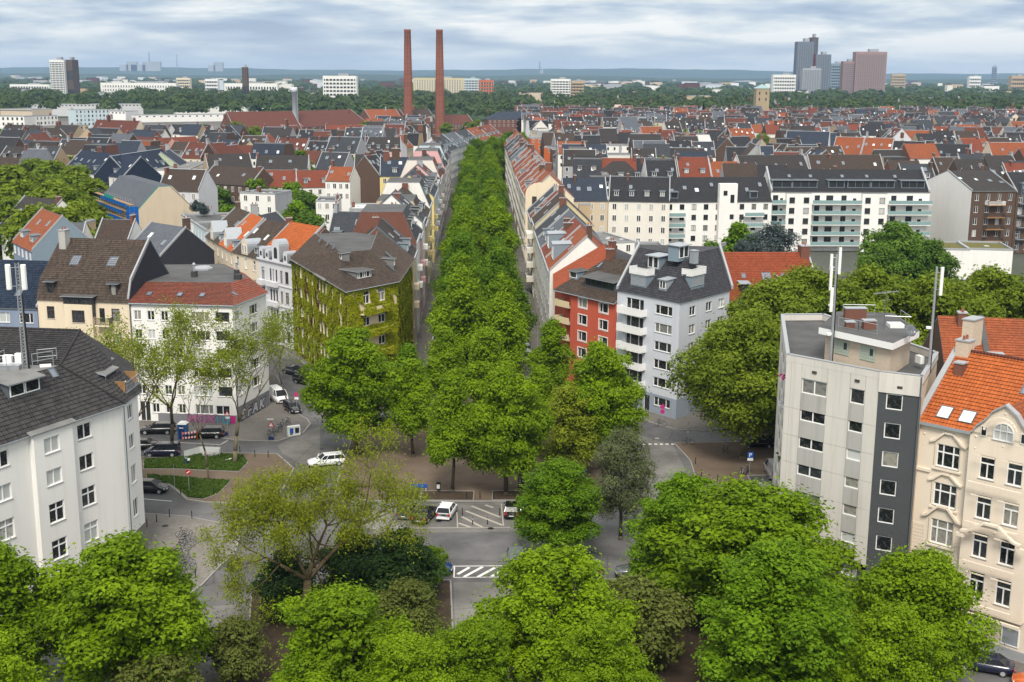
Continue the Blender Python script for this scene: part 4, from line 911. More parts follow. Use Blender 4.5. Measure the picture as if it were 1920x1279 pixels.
b = MB(); b.box((-46.4, 110.2, 21.2), (2.2, 1.3, .4), 'steel'); b.box((-46.8, 110.9, 21.6), (.8, .5, .7), 'panel_white'); b.box((-45.9, 111.2, 21.5), (.6, .5, .9), 'panel_white'); b.box((-43.4, 111.0, 21.22), (1.0, .9, .12), 'panel_white', .4); b.build('equipment_box', m, kind='stuff')
# --- blue-roofed and cream houses behind
r, sl = house('row_house', 'blue-grey house with dark blue tiled roof at the left edge', (-84, 171.0), (-66.6, 169.0), 15.6, 18, 5.2, 'tile_blue', 'bluegrey', lod=2, rows=4, cols=5, sky=0, chim=0, wstyle='three', ww=2.1, wh=1.45, geo='geo_blue', fh=2.9)
for a in (5, 9.5, 13.6): sl.skylight(r, a, 2.6, .9, 1.5)
E0, E1 = Vector((-66.4, 168.7)), Vector((-52.9, 166.5))
r = thing('row_house', 'cream house with steep dark tiled roof and wooden bay dormer', 'house', (-59, 174, 0)); u, n, L, ang = frame2(E0, E1)
wl = MB(); W_ = [(1.9, z, 1.15, 1.75, 'cross') for z in (14.25, 10.7, 7.1, 3.6)] + [(11.6, z, 1.2, 1.75, 'cross') for z in (14.25, 10.7, 7.1, 3.6)] + [(9.6, 14.0, .8, 2.0, 'one')]
facade(r, wl, E0, E1, 0, 16.9, 'cream', W_, fm='frame_brown')
p0, p1 = E0 + u * 4.4 + n * .9, E0 + u * 8.6 + n * .9
facade(r, wl, p0, p1, 0, 16.6, 'cream', [(2.1, z, 1.9, 1.75, 'three') for z in (14.0, 10.5, 7.0, 3.5)], fm='frame_brown'); wallgrid(wl, E0 + u * 4.4, p0, 0, 16.6, 'cream'); wallgrid(wl, p1, E0 + u * 8.6, 0, 16.6, 'cream')
zr = 24.6; B0, B1 = E0 - n * 15, E1 - n * 15; k0, k1 = E0 - n * 1.1, E1 - n * 1.1; m0, m1 = E0 - n * 7.5, E1 - n * 7.5
for a, k, mm, bb in ((E0, k0, m0, B0), (E1, k1, m1, B1)):
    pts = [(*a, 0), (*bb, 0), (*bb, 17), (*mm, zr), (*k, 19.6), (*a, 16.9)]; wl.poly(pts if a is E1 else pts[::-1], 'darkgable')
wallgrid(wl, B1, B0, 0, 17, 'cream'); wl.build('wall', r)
geo_slope(r, [(*(E0 + n * .2), 16.9), (*(E1 + n * .2), 16.9), (*k1, 19.7), (*k0, 19.7)], 'geo_brown'); geo_slope(r, [(*k0, 19.72), (*k1, 19.72), (*m1, zr), (*m0, zr)], 'geo_brown'); geo_slope(r, [(*B1, 17), (*B0, 17), (*m0, zr), (*m1, zr)], 'geo_brown')
cp = MB(); cp.add(box8((*E1, 17), (-u.x * .25, -u.y * .25, 0), (k1.x - E1.x, k1.y - E1.y, 2.75), (0, 0, .5), 'coping')); cp.add(box8((*k1, 19.75), (-u.x * .25, -u.y * .25, 0), (m1.x - k1.x, m1.y - k1.y, zr - 19.7), (0, 0, .45), 'coping')); cp.build('coping', r)
s1 = Slope(E0, E1, 17, 2.5); s2 = Slope(k0, k1, 19.7, (zr - 19.7) / 6.4)
s1.dormer(r, 1.9, .25, 1.15, 1.9, 'frame_dark', 'felt_dark', 1, 'one', 'frame_dark', over=.3); s1.dormer(r, 11.4, .25, 1.15, 1.9, 'frame_dark', 'felt_dark', 1, 'one', 'frame_dark', over=.3); s1.dormer(r, 6.5, -.75, 4.4, 2.6, 'frame_dark', 'felt', 3, 'four', 'frame_dark', over=.25, wh=2.1)
for a in (4.0, 9.6): s2.skylight(r, a, 2.9, 1.35, 1.9)
s2.chimney(r, 1.2, 5.2, 1.0, 1.4, 2.2, 'concrete2')
bc = MB(); c0 = E0 + u * 9.0; bc.add(box8((*c0, 13.6), (u.x * 2.1, u.y * 2.1, 0), (n.x * 1.1, n.y * 1.1, 0), (0, 0, .22), 'cream')); c1 = c0 + n * 1.05; railing(bc, [(*c1, 13.8), (*(c1 + u * 2.1), 13.8), (*(c0 + u * 2.1), 13.8)], 1.0, 'frame_dark', .1, .025); bc.build('balcony', r)
# --- white corner house with graffiti base
r = thing('corner_apartment_house', 'white five-storey corner house with flat roof, red tile fringe and graffiti base', 'building', (-45, 172, 0))
A, B, C_, D_, F_ = Vector((-52.8, 166.4)), Vector((-38.3, 164.9)), Vector((-35.7, 175.1)), Vector((-42.5, 192)), Vector((-55, 190))
wl = MB(); fz = [14.55, 11.9, 9.3, 6.65, 4.0]
W_ = []
for k, z in enumerate(fz + [1.35]):
    for a in (1.05, 2.95, 4.9, 6.75): W_.append((a, z, 1.05, 1.35, 'two'))
    W_.append((9.95, z, 2.6, 1.35, 'three')); 
    W_.append((13.1, z - .05, 2.1, 1.45, 'one', 'glass_dark') if k < 5 else (12.6, z, 2.0, 1.3, 'two', 'glass_dark'))
W_ = [w_ for w_ in W_ if not (w_[1] == 1.35 and w_[0] < 2)] + [(1.4, .05, 1.5, 2.9, 'two', 'glass_dark')]
facade(r, wl, A, B, 0, 17, 'white', W_); facade(r, wl, B, C_, 0, 17, 'white', [(1.35, z - .05, 1.4, 1.45, 'one', 'blind') for z in fz] + [(6.4, z, 2.5, 1.4, 'three') for z in fz])
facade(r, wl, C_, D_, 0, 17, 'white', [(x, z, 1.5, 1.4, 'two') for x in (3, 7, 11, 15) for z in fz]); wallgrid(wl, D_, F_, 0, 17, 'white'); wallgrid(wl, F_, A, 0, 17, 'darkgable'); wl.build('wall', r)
i0, i1, i2, i3 = Vector((-53.0, 172.0)), Vector((-40.0, 171.8)), Vector((-38.6, 176.6)), Vector((-45, 189))
u, n, L, ang = frame2(A, B); u2, n2, _, _ = frame2(B, C_); Bc = B + (n + n2).normalized() * .45
geo_slope(r, [(*(A + n * .35), 16.95), (*Bc, 16.95), (*i1, 18.9), (*i0, 18.9)], 'geo_brownred'); geo_slope(r, [(*Bc, 16.95), (*(C_ + n2 * .35), 16.95), (*i2, 18.9), (*i1, 18.9)], 'geo_brownred'); geo_slope(r, [(*(C_ + n2 * .35), 16.95), (*D_, 16.95), (*i3, 18.9), (*i2, 18.9)], 'geo_brownred')
fl = MB(); fl.slab([(*i0, 18.95), (*i1, 18.95), (*i2, 18.95), (*i3, 18.95), (-54.5, 188, 18.95)], .25, 'felt', 'felt_dark'); fl.build('flat_roof', r)
gt = MB(); gutter(gt, A + n * .4, Bc, 16.9); gutter(gt, Bc, C_ + n2 * .4, 16.9); gt.tube((A.x + .1, A.y - .12, 0), (A.x + .1, A.y - .12, 17), .06, None, 'zinc_dark', 6); gt.build('gutter', r)
s1 = Slope(A + n * .35, Bc, 17, 1.95 / 6.0)
for a in (2.0, 6.4, 9.6): s1.skylight(r, a, 2.6, .7, 1.0)
Slope(Bc, C_, 17, 1.95 / 3.6).skylight(r, 3.9, 1.6, .7, 1.0)
for (x, y, s_, h_) in ((-46.3, 176.5, .8, .9), (-40.6, 178.6, .7, .8), (-39.6, 174.8, 1.0, .75)):
    b = MB(); b.box((x, y, 18.9), (s_, s_, h_), 'felt_dark'); 
    if h_ > .78: b.tube((x, y, 18.9 + h_), (x, y, 20.8), .16, None, 'zinc', 8); b.lathe([(.02, .3), (.28, 0), (.28, -.05)], 'zinc', 8, (x, y, 20.8))
    b.build('roof_vent', r)
b = MB(); b.lathe([(1.5, 0), (1.5, .25), (1.3, .3), (1.2, .45), (.02, .55)], 'coping', 8, (-46.8, 183.5, 18.95)); b.build('roof_light', r)
bs = MB(); bs.add(box8((A.x + 3.2 * u.x + n.x * .03, A.y + 3.2 * u.y + n.y * .03, .12), (u.x * 11.35, u.y * 11.35, 0), (-n.x * .02, -n.y * .02, 0), (0, 0, 1.2), 'gr_grey')); bs.add(box8((B.x + n2.x * .03, B.y + n2.y * .03, .12), (u2.x * 10.4, u2.y * 10.4, 0), (-n2.x * .02, -n2.y * .02, 0), (0, 0, 2.3), 'gr_grey')); bs.build('painted_base', r)
def letters(root, txt, p, ang, size, m, off=.06, sx=1.0, parent=None, name='lettering', extr=.006, shear=0):
    c = bpy.data.curves.new(name, 'FONT'); c.body = txt; c.size = size; c.extrude = extr; c.align_x = 'CENTER'; c.offset = off * size * .3; c.shear = shear; c.materials.append(MAT(m)); c.resolution_u = 4
    t0 = bpy.data.objects.new('text_source', c); me = bpy.data.meshes.new_from_object(t0); bpy.data.objects.remove(t0); me.materials.clear(); me.materials.append(MAT(m))
    o = mkobj(name, me, parent or root); l = Vector(p) - (root.location if root else Vector()); o.location = l; o.rotation_euler = (R(90), 0, ang); o.scale = (sx, 1, 1); return o
for k, (t_, a, m_) in enumerate((('M', 8.1, 'gr_pink'), ('O', 9.55, 'gr_pink'), ('X', 10.8, 'gr_pink'), ('i', 11.85, 'gr_cyan'), ('G', 12.95, 'gr_cyan'))):
    p = A + u * a + n * .05; letters(r, t_, (*p, .12), ang, 1.62, 'gr_purple', .34, 1.05, shear=(.1, -.1)[k % 2]); p = A + u * a + n * .065; letters(r, t_, (*p, .15), ang, 1.56, m_, .14, 1.05, shear=(.1, -.1)[k % 2])
b = MB(); p = A + u * 14.0 + n * .05; b.box((p.x, p.y, .2), (.7, .01, 1.05), 'mag', ang); b.build('painted_block', r)
for k, (t_, a) in enumerate((('S', 1.7), ('F', 3.6), ('A', 5.5), ('K', 7.6))):
    p = B + u2 * a + n2 * .05; letters(r, t_, (*p, .35), math.atan2(u2.y, u2.x), 1.95, 'gr_black', .30, 1.35, shear=.25); p = B + u2 * a + n2 * .065; letters(r, t_, (*p, .4), math.atan2(u2.y, u2.x), 1.85, 'gr_white', .12, 1.35, shear=.25)
# --- ivy-covered corner house
r = thing('corner_house', 'corner house overgrown with yellow-green ivy, brown hipped roof, by the avenue', 'house', (-27, 195, 0))
A, B, C_ = Vector((-38.4, 212)), Vector((-24.5, 179)), Vector((-18.0, 188.3)); D_ = Vector((XL(212), 212)); E_ = Vector((-33, 220))
wl = MB(); fz = [14.0, 10.6, 7.2, 3.6, .7]; IV = []
def fw(A, B, W_, m='cream2', z1=16.5):
    facade(r, wl, A, B, 0, z1, m, W_); IV.append((A, B, W_))
fw(A, B, [(a, z, ww_, 1.9, st) for z in fz for a, ww_, st in ((3.0, 1.0, 'two'), (6.6, 2.0, 'two'), (11, 1.0, 'two'), (14.5, 1.0, 'two'), (19.5, 1.5, 'two'), (21.6, 1.5, 'two'), (23.7, 1.5, 'two'), (27.5, .9, 'one'), (32.4, 1.3, 'two'))])
fw(B, C_, [(a, z, 1.55, 2.0, 'cross') for z in fz for a in (4.25, 7.75)])
fw(C_, D_, [(a, z, 1.2, 1.9, 'two') for z in fz for a in (2.2, 6.0, 10, 14, 18, 22)])
wallgrid(wl, D_, E_, 0, 16.5, 'brick_red'); wallgrid(wl, E_, A, 0, 16.5, 'brick_red'); wl.build('wall', r)
un, nn, _, _ = frame2(A, B); u2, n2, _, _ = frame2(B, C_); u3, n3, _, _ = frame2(C_, D_)
Bo = B + (nn + n2).normalized() * .6; Co = C_ + (n2 + n3).normalized() * .5; Ao = A + nn * .5; Do = D_ + n3 * .5
t1, t2, t3, t4 = Vector((-27.0, 191.2)), Vector((-22.6, 194.0)), Vector((-23.4, 212)), Vector((-34.6, 213.5))
geo_slope(r, [(*Ao, 16.5), (*Bo, 16.5), (*t1, 20.6), (*t4, 20.6)], 'geo_brown'); geo_slope(r, [(*Bo, 16.5), (*Co, 16.5), (*t2, 20.6), (*t1, 20.6)], 'geo_brown'); geo_slope(r, [(*Co, 16.5), (*Do, 16.5), (*t3, 21.4), (*t2, 20.6)], 'geo_brown')
fl = MB(); fl.slab([(*t1, 20.62), (*t2, 20.62), (*t3, 20.62), (-28, 216, 20.62), (*t4, 20.62)], .2, 'felt', 'zinc'); fl.build('flat_roof', r)
s1 = Slope(Ao, Bo, 16.6, 4.1 / ((V2(t1) - Ao).dot(-nn))); s2 = Slope(Bo, Co, 16.6, 4.1 / ((V2(t1) - Bo).dot(-n2))); s3 = Slope(Co, Do, 16.6, .9)
s2.dormer(r, 6.2, 2.0, 3.3, 1.3, 'felt_light', 'felt', 2, 'three', over=.25); s1.dormer(r, 26, 2.2, 1.4, 1.2, 'felt_light', 'felt', 1, 'one'); s3.dormer(r, 6, 1.5, 1.4, 1.3, 'felt_light', 'felt', 1, 'two')
for a in (10, 15, 19): s1.skylight(r, a, 3.0, .55, .8)
s3.skylight(r, 10, 2.8, .7, 1.6); s3.skylight(r, 3.2, 1.8, .5, 1.6)
gt = MB(); gutter(gt, Ao, Bo, 16.45); gutter(gt, Bo, Co, 16.45); gutter(gt, Co, Do, 16.45); gt.build('gutter', r)
for a in (3, 21.5):
    b = MB(); p = A + un * (a - 3.4) + nn * .2; b.slab([(*(p + nn * .5), 16.5), (*(p + un * 6.8 + nn * .5), 16.5), (*(p + un * 6.8 - nn * 1.4), 17.3), (*(p - nn * 1.4), 17.3)], .1, 'felt_light', 'zinc'); b.build('bay_roof', r)
for z in (13.55, 10.1, 6.7):
    b = MB(); p = B + u2 * 2.7; b.add(box8((*p, z - 1.05), (u2.x * 6.6, u2.y * 6.6, 0), (n2.x * .9, n2.y * .9, 0), (0, 0, .15), 'cream2')); b.add(box8((*(p + n2 * .82), z - .9), (u2.x * 6.6, u2.y * 6.6, 0), (n2.x * .08, n2.y * .08, 0), (0, 0, .85), 'cream2')); b.build('balcony', r); IV.append((p + n2 * .9, p + u2 * 6.6 + n2 * .9, [], z - 1.1, z - .02))
# the ivy: leaves over the walls, clear of the windows
rs = np.random.RandomState(33); C = []; Nn = []; tt = []; mi = []
for A_, B_, W_, *zz in IV:
    u, n, L, ang = frame2(A_, B_); z0, z1 = zz if zz else (0.2, 16.3); cnt = int(L * (z1 - z0) * 84)
    a = rs.rand(cnt) * L; z = z0 + rs.rand(cnt) * (z1 - z0); ok = np.ones(cnt, bool)
    for c_, zb, w_, h_, *_ in W_: ok &= ~((np.abs(a - c_) < w_ / 2 + .02) & (z > zb - .05) & (z < zb + h_))
    bare = np.sin(a * .9 + 1.3) * np.cos(z * .7 + .5) + .5 * np.sin(a * 2.3 + z * 1.9)
    if n[0] < -.5: ok &= (bare < 1.05); red = (bare > .55) & (a < 20)
    elif n[0] > .95: ok &= a < 22; red = np.zeros(cnt, bool)
    else:
        ok &= ~((z > 13.0) & (z < 16.0) & (bare > .55)); red = np.zeros(cnt, bool)
        for zb in (7.2, 3.6, 10.6): ok &= ~((np.abs(a - 6.0) < 1.05) & (z > zb) & (z < zb + 1.9)) if not zz else True
    a, z, red = a[ok], z[ok], red[ok]; d = rs.uniform(.03, .16, len(a)) + .08 * (np.sin(a * 1.7) * np.sin(z * 2.1))
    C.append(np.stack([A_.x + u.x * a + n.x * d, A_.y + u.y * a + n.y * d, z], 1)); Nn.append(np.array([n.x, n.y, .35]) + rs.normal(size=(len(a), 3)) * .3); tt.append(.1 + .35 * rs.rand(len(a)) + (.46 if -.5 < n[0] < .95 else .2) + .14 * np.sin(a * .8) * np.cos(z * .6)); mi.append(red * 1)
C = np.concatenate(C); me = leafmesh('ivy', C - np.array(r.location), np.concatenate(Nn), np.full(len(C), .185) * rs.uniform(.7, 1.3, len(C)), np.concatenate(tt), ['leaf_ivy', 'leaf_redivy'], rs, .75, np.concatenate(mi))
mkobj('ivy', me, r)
# --- red house and grey-blue corner house on the right of the avenue
r = thing('apartment_house', 'brick-red rendered house with beige balconies and dark tiled roof', 'house', (12, 190, 0))
A, B = Vector((7.0, 189.6)), Vector((15.4, 178.2)); u, n, L, ang = frame2(A, B)
wl = MB(); fz = [13.2, 10.6, 8.0, 5.4, 2.6]
facade(r, wl, A + u * 3.4, B, 0, 15.1, 'redpl', [(a - 3.4, z, 2.0, 1.5, 'big') for z in fz for a in (6.4, 11.3)])
wallgrid(wl, A - n * 1.6, A + u * 3.4 - n * 1.6, 0, 15.1, 'redpl'); wallgrid(wl, A + u * 3.4 - n * 1.6, A + u * 3.4, 0, 15.1, 'redpl')
X_ = Vector((7.2, 204)); wallgrid(wl, X_, A - n * 1.6, 0, 15.1, 'redpl'); wallgrid(wl, B, B - n * 14, 0, 15.1, 'redpl'); wallgrid(wl, B - n * 14, X_, 0, 15.1, 'redpl'); wl.build('wall', r)
sr = MB()
for z in fz:
    for a in (6.4, 11.3):
        for (x0, x1, z0, z1) in ((-1.12, 1.12, z - .14, z), (-1.12, 1.12, z + 1.5, z + 1.62), (-1.12, -1.0, z, z + 1.5), (1.0, 1.12, z, z + 1.5)):
            p = A + u * (a + x0); sr.add(box8((p.x - n.x * .02, p.y - n.y * .02, z0), (u.x * (x1 - x0), u.y * (x1 - x0), 0), (n.x * .07, n.y * .07, 0), (0, 0, z1 - z0), 'frame_white'))
sr.build('window_surround', r, kind='stuff')
for z in fz[:4]:
    b = MB(); p = A - n * 1.6; b.add(box8((*p, z - .55), (u.x * 3.4, u.y * 3.4, 0), (n.x * 2.0, n.y * 2.0, 0), (0, 0, .15), 'concrete2')); p = A + n * .32; b.add(box8((*p, z - .5), (u.x * 3.5, u.y * 3.5, 0), (n.x * .1, n.y * .1, 0), (0, 0, 1.0), 'sandblock')); p = A - n * 1.4; b.add(box8((*p, z - .5), (-u.x * .1, -u.y * .1, 0), (n.x * 1.8, n.y * 1.8, 0), (0, 0, 1.0), 'sandblock')); b.build('balcony', r)
Ao, Bo = A + n * .5 - u * .3, B + n * .5; k0, k1 = A - n * 7 + u * 4.5, B - n * 7
geo_slope(r, [(*Ao, 15.1), (*Bo, 15.1), (*k1, 20.3), (*k0, 20.3)], 'geo_brown'); geo_slope(r, [(6.9, 205, 15.1), (*Ao, 15.1), (*k0, 20.3), (15.5, 205, 20.3)], 'geo_red'); geo_slope(r, [(*k1, 20.3), (*k0, 20.3), (15.5, 205, 20.3), (22, 203, 15.1), (*(B - n * 14), 15.1)][:4], 'geo_brown')
s1 = Slope(Ao, Bo, 15.2, 5.2 / 7.5); s1.dormer(r, 9.2, 1.7, 7.0, 1.5, 'zinc_dark', 'felt', 5, 'one', 'frame_dark', over=.4, roofrise=.5, gm='glass_dark'); s1.dormer(r, 2.0, 2.4, 2.0, 1.3, 'zinc_blue', 'felt', 1, 'one', over=.2)
s1.chimney(r, 5.2, 7.0, .9, .9, 1.5, 'brick_red'); s1.chimney(r, 3.9, 8.6, .9, .9, 1.4, 'brick_red'); s1.skylight(r, 4.6, 5.6, .5, 1.2)
gt = MB(); gutter(gt, Ao, Bo, 15.0); gt.build('gutter', r)
r = thing('corner_apartment_house', 'pale blue-grey six-storey corner house with dark mansard roof and roof terraces', 'building', (24, 178, 0))
A, B, C_ = Vector((15.5, 178.2)), Vector((23.4, 168.5)), Vector((32.2, 179.2)); u, n, L, ang = frame2(A, B); u2, n2, L2, ang2 = frame2(B, C_)
wl = MB(); fz = [14.7, 12.05, 9.4, 6.75, 4.1]
W_ = [(9.45, z + .1, 3.3, 1.35, 'three') for z in fz] + [(9.65, 1.5, 3.2, 1.3, 'three')] + [(3.7, z - .35, 3.6, 2.0, 'three') for z in fz]
facade(r, wl, A, B, 3.0, 17.1, 'lightgrey', [w_ for w_ in W_ if w_[1] > 3]); facade(r, wl, A + n * .0, B, 0, 3.0, 'greybase', [(9.65, 1.35, 3.2, 1.3, 'three'), (6.6, .05, 1.2, 2.5, 'one', 'glass_dark'), (2.6, 1.2, 1.6, 1.2, 'two')])
facade(r, wl, B, C_, 3.0, 17.1, 'lightgrey', [(a, z, 1.6, 1.35, 'two') for z in fz for a in (3.5, 8, 11.5)]); wallgrid(wl, B, C_, 0, 3.0, 'greybase')
X0, X1 = Vector((19.5, 192)), Vector((33, 190)); wallgrid(wl, C_, X1, 0, 17.1, 'lightgrey'); wallgrid(wl, X1, X0, 0, 17.1, 'lightgrey'); wallgrid(wl, X0, A, 0, 17.1, 'lightgrey'); wl.build('wall', r)
for z in fz:
    b = MB(); p = A + u * 1.2; b.add(box8((*p, z - .62), (u.x * 5.0, u.y * 5.0, 0), (n.x * 1.25, n.y * 1.25, 0), (0, 0, .14), 'frame_white')); q = p + n * 1.22
    for k in range(26): 
        s_ = q + u * (k * 5.0 / 26); b.add(box8((*s_, z - .5), (u.x * .15, u.y * .15, 0), (n.x * .03, n.y * .03, 0), (0, 0, .95), 'frame_white'))
    for e_ in (p, p + u * 4.97): b.add(box8((*e_, z - .5), (u.x * .03, u.y * .03, 0), (n.x * 1.22, n.y * 1.22, 0), (0, 0, .95), 'frame_white'))
    b.tube((*q, z + .48), (*(q + u * 5), z + .48), .03, None, 'frame_white', 5); b.build('balcony', r)
Bo = B + (n + n2).normalized() * .35; Ao = A + n * .25; Co = C_ + n2 * .25
tA, tB, tC = Vector((18.9, 184.0)), Vector((24.9, 176.2)), Vector((31.2, 184.6))
geo_slope(r, [(*Ao, 17.1), (*Bo, 17.1), (*tB, 22.6), (*tA, 22.6)], 'geo_slate'); geo_slope(r, [(*Bo, 17.1), (*Co, 17.1), (*tC, 22.6), (*tB, 22.6)], 'geo_slate')
fl = MB(); fl.slab([(*tA, 22.65), (*tB, 22.65), (*tC, 22.65), (*X1, 22.0), (*X0, 22.0)], .3, 'felt_dark', 'zinc'); fl.build('flat_roof', r)
cp = MB()
for p0, p1, p2 in ((Ao, tA, X0), (Co, tC, X1)): cp.add(box8((*p0, 17.2), (u.x * .0 + .3, 0, 0), (p1.x - p0.x, p1.y - p0.y, 5.5), (0, 0, .55), 'coping')); cp.add(box8((*p1, 22.7), (.3, 0, 0), (p2.x - p1.x, p2.y - p1.y, -.5), (0, 0, .55), 'coping'))
cp.build('coping', r)
s1 = Slope(Ao, Bo, 17.2, 5.5 / ((V2(tB) - Bo).dot(-n))); s2 = Slope(Bo, Co, 17.2, 5.5 / ((V2(tB) - Bo).dot(-n2)))
for s_, a, w_ in ((s1, 3.6, 3.2), (s2, 6.0, 3.6)):
    s_.dormer(r, a, .9, w_, 1.75, 'zinc_blue', 'zinc', 2, 'one', 'zinc', gm='shutter', over=.05, roofrise=.0); s_.dormer(r, a + .3, 3.6, w_ - .8, 2.0, 'zinc_blue', 'zinc', 2, 'one', gm='glass_dark', over=.25)
    b = MB(); p0 = s_.pt(a - w_ / 2 - .2, .75); p1 = s_.pt(a + w_ / 2 + .2, .75); z = p0.z + 1.95; q0 = s_.pt(a - w_ / 2 - .2, 2.4); q1 = s_.pt(a + w_ / 2 + .2, 2.4)
    for a_, b_ in (((q0.x, q0.y), (p0.x, p0.y)), ((p0.x, p0.y), (p1.x, p1.y)), ((p1.x, p1.y), (q1.x, q1.y))):
        v_ = Vector((b_[0] - a_[0], b_[1] - a_[1], 0)); l_ = v_.length; k_ = int(l_ / .17)
        for i in range(k_): p = Vector((a_[0], a_[1], z)) + v_ * (i / k_); b.add(box8(p, v_ / k_ * .78, (0, 0, .95), Vector((-v_.y, v_.x, 0)).normalized() * .03, 'frame_white'))
        b.tube((*a_, z + 1.0), (*b_, z + 1.0), .04, None, 'frame_white', 5)
    b.build('terrace_railing', r)
s1.dormer(r, 8.3, 1.1, 1.5, 1.5, 'zinc', 'zinc', 1, 'two', over=.15, roofrise=.2); s1.skylight(r, 10.0, 3.9, .8, 1.1); s1.chimney(r, 9.4, 6.2, .9, .9, .8, 'zinc', pots=False)
# --- red tiled house behind the plane trees
r, sl = house('row_house', 'house with broad weathered red tiled roof right of the blue-grey corner house', (32.6, 186.5), (48.0, 187.0), 14.2, 19, 6.0, 'tile_red', 'cream', lod=2, rows=1, sky=0, chim=0, geo='geo_red', cols=5)
for a, d, w_ in ((4.0, 4.6, .7), (7.6, 4.4, 1.5), (10.3, 4.6, .7), (12.6, 4.6, .7)): sl.skylight(r, a, d, w_, w_ * 1.2 + .3)
sl.chimney(r, 14.6, 9.2, 1.4, 2.4, 1.3, 'brick_red'); sl.dormer(r, 3.6, 1.2, 1.4, 1.5, 'frame_dark', 'zinc', 1, 'two', 'frame_dark')
b = MB(); p = sl.pt(7.2, .4); q = sl.pt(10.6, .4); t_ = sl.pt(8.9, 4.6); tz = p.z + 2.9; b.poly([(p.x, p.y, p.z - .4), (q.x, q.y, q.z - .4), ((p.x + q.x) / 2, (p.y + q.y) / 2, tz)], 'cream'); b.slab([(p.x - .2, p.y - .25, p.z - .2), ((p.x + q.x) / 2, (p.y + q.y) / 2 - .25, tz + .15), (t_.x, t_.y, tz + .15), (p.x - .2, t_.y - 2.5, p.z - .1)], .12, 'tile_red', 'coping'); b.slab([(q.x + .2, q.y - .25, q.z - .2), ((p.x + q.x) / 2, (p.y + q.y) / 2 - .25, tz + .15), (t_.x, t_.y, tz + .15), (q.x + .2, t_.y - 2.5, q.z - .1)], .12, 'tile_red', 'coping'); b.build('gable_dormer', r)
# --- concrete high-rise on the right with roof masts
r = thing('apartment_tower', 'grey concrete-panelled apartment block with dark brick strip and rooftop masts', 'building', (32, 114, 0))
A, B, C_ = Vector((25.3, 110.0)), Vector((31.9, 103.4)), Vector((35.1, 101.7)); D_, E_ = Vector((39.5, 111)), Vector((33.5, 129.6)); F_ = Vector((28.9, 129.3))
u, n, L, ang = frame2(A, B); u2, n2, L2, ang2 = frame2(B, C_); cz = [20.4 - 2.6 * k for k in range(6)]
wl = MB(); facade(r, wl, A, B, 5.1, 22.6, 'concrete2', [(3.02, z - .68, 2.6, 1.36, 'two') for z in cz] + [(7.35, z - .66, 1.42, 1.36, 'one') for z in cz], depth=.1, sill=False)
facade(r, wl, B, C_, 0, 22.6, 'brick_dark', [(1.4, z - .62, 1.4, 1.4, 'one') for z in cz], depth=.1, sill=False)
uf, nf, Lf, af = frame2(F_, A)
lw = [(a, z - .95, 2.6, 1.95, 'one', 'glass_dark') for z in cz for a in (Lf - 2.4, Lf - 7.4, Lf - 12.4)]
facade(r, wl, F_, A, 0, 22.6, 'concrete', lw, depth=.9, sill=False); wallgrid(wl, C_, D_, 0, 22.6, 'brick_buff'); wallgrid(wl, D_, E_, 0, 22.6, 'brick_buff'); wallgrid(wl, E_, F_, 0, 22.6, 'concrete')
g0, g1 = A - n * .5, B - n * .5
facade(r, wl, g0, g1, 0, 5.1, 'brick_dark', [(2.4, .05, 2.4, 2.5, 'one', 'car_blue'), (5.4, .05, 2.4, 2.5, 'one', 'car_blue'), (7.4, 3.4, 1.6, 1.1, 'one')], depth=.1, sill=False); wl.poly([(*A, 5.1), (*B, 5.1), (*g1, 5.1), (*g0, 5.1)], 'concrete2'); wl.build('wall', r)
_pm = {}
def panel(a0, a1, z0, z1, pr, m='concrete'):
    k = (round(a1 - a0, 2), round(z1 - z0, 2), pr, m)
    if k not in _pm:
        b = MB(); b.hexa([(0, -pr, 0), (k[0], -pr, 0), (k[0], .0, 0), (0, .0, 0), (0, -pr, k[1]), (k[0], -pr, k[1]), (k[0], .0, k[1]), (0, .0, k[1])], m); _pm[k] = b.mesh('panel')
    p = A + u * a0; mkobj('panel', _pm[k], r, (p.x - r.location.x, p.y - r.location.y, z0), ang)
for k in range(6):
    z0 = 5.12 + 2.6 * k; z1 = z0 + 2.575 if k < 5 else 22.58
    for a0, a1 in ((.01, .56), (.585, 1.68), (4.36, 6.58), (8.12, 9.31)): panel(a0, a1, z0, z1, .05)
    for a0, a1 in ((1.71, 4.33), (6.63, 8.08)): panel(a0, a1, z0, cz[5 - k] - .70, .03, 'concrete2')
for a0, a1 in ((1.71, 4.33), (6.63, 8.08)): panel(a0, a1, cz[0] + .71, 22.58, .05)
for a, (P_, U_, N_, AN) in ((3.0, (A, u, n, ang)), (7.3, (A, u, n, ang)), (1.8, (B, u2, n2, ang2))):
    b = MB(); p = P_ + U_ * a + N_ * .10; b.box((p.x, p.y, 21.75), (.45, .08, .22), 'frame_brown', AN); b.build('vent_grille', r)
b = MB(); b.add(box8((*(B + n2 * .02), 21.25), (u2.x * L2, u2.y * L2, 0), (n2.x * .08, n2.y * .08, 0), (0, 0, 1.7), 'concrete')); b.build('fascia', r)
b = MB(); pts = [A, B, C_, D_, E_, F_]
for a_, b_ in zip(pts, pts[1:] + pts[:1]):
    uu, nn_, l_, _ = frame2(a_, b_); b.add(box8((a_.x + nn_.x * .06, a_.y + nn_.y * .06, 22.4), (uu.x * l_, uu.y * l_, 0), (-nn_.x * .3, -nn_.y * .3, 0), (0, 0, .65), 'concrete')); b.add(box8((a_.x + nn_.x * .09, a_.y + nn_.y * .09, 23.05), (uu.x * l_, uu.y * l_, 0), (-nn_.x * .36, -nn_.y * .36, 0), (0, 0, .06), 'coping'))
b.build('parapet', r)
b = MB(); b.slab([(*p, 22.35) for p in pts], .2, 'felt', 'felt'); b.build('flat_roof', r)
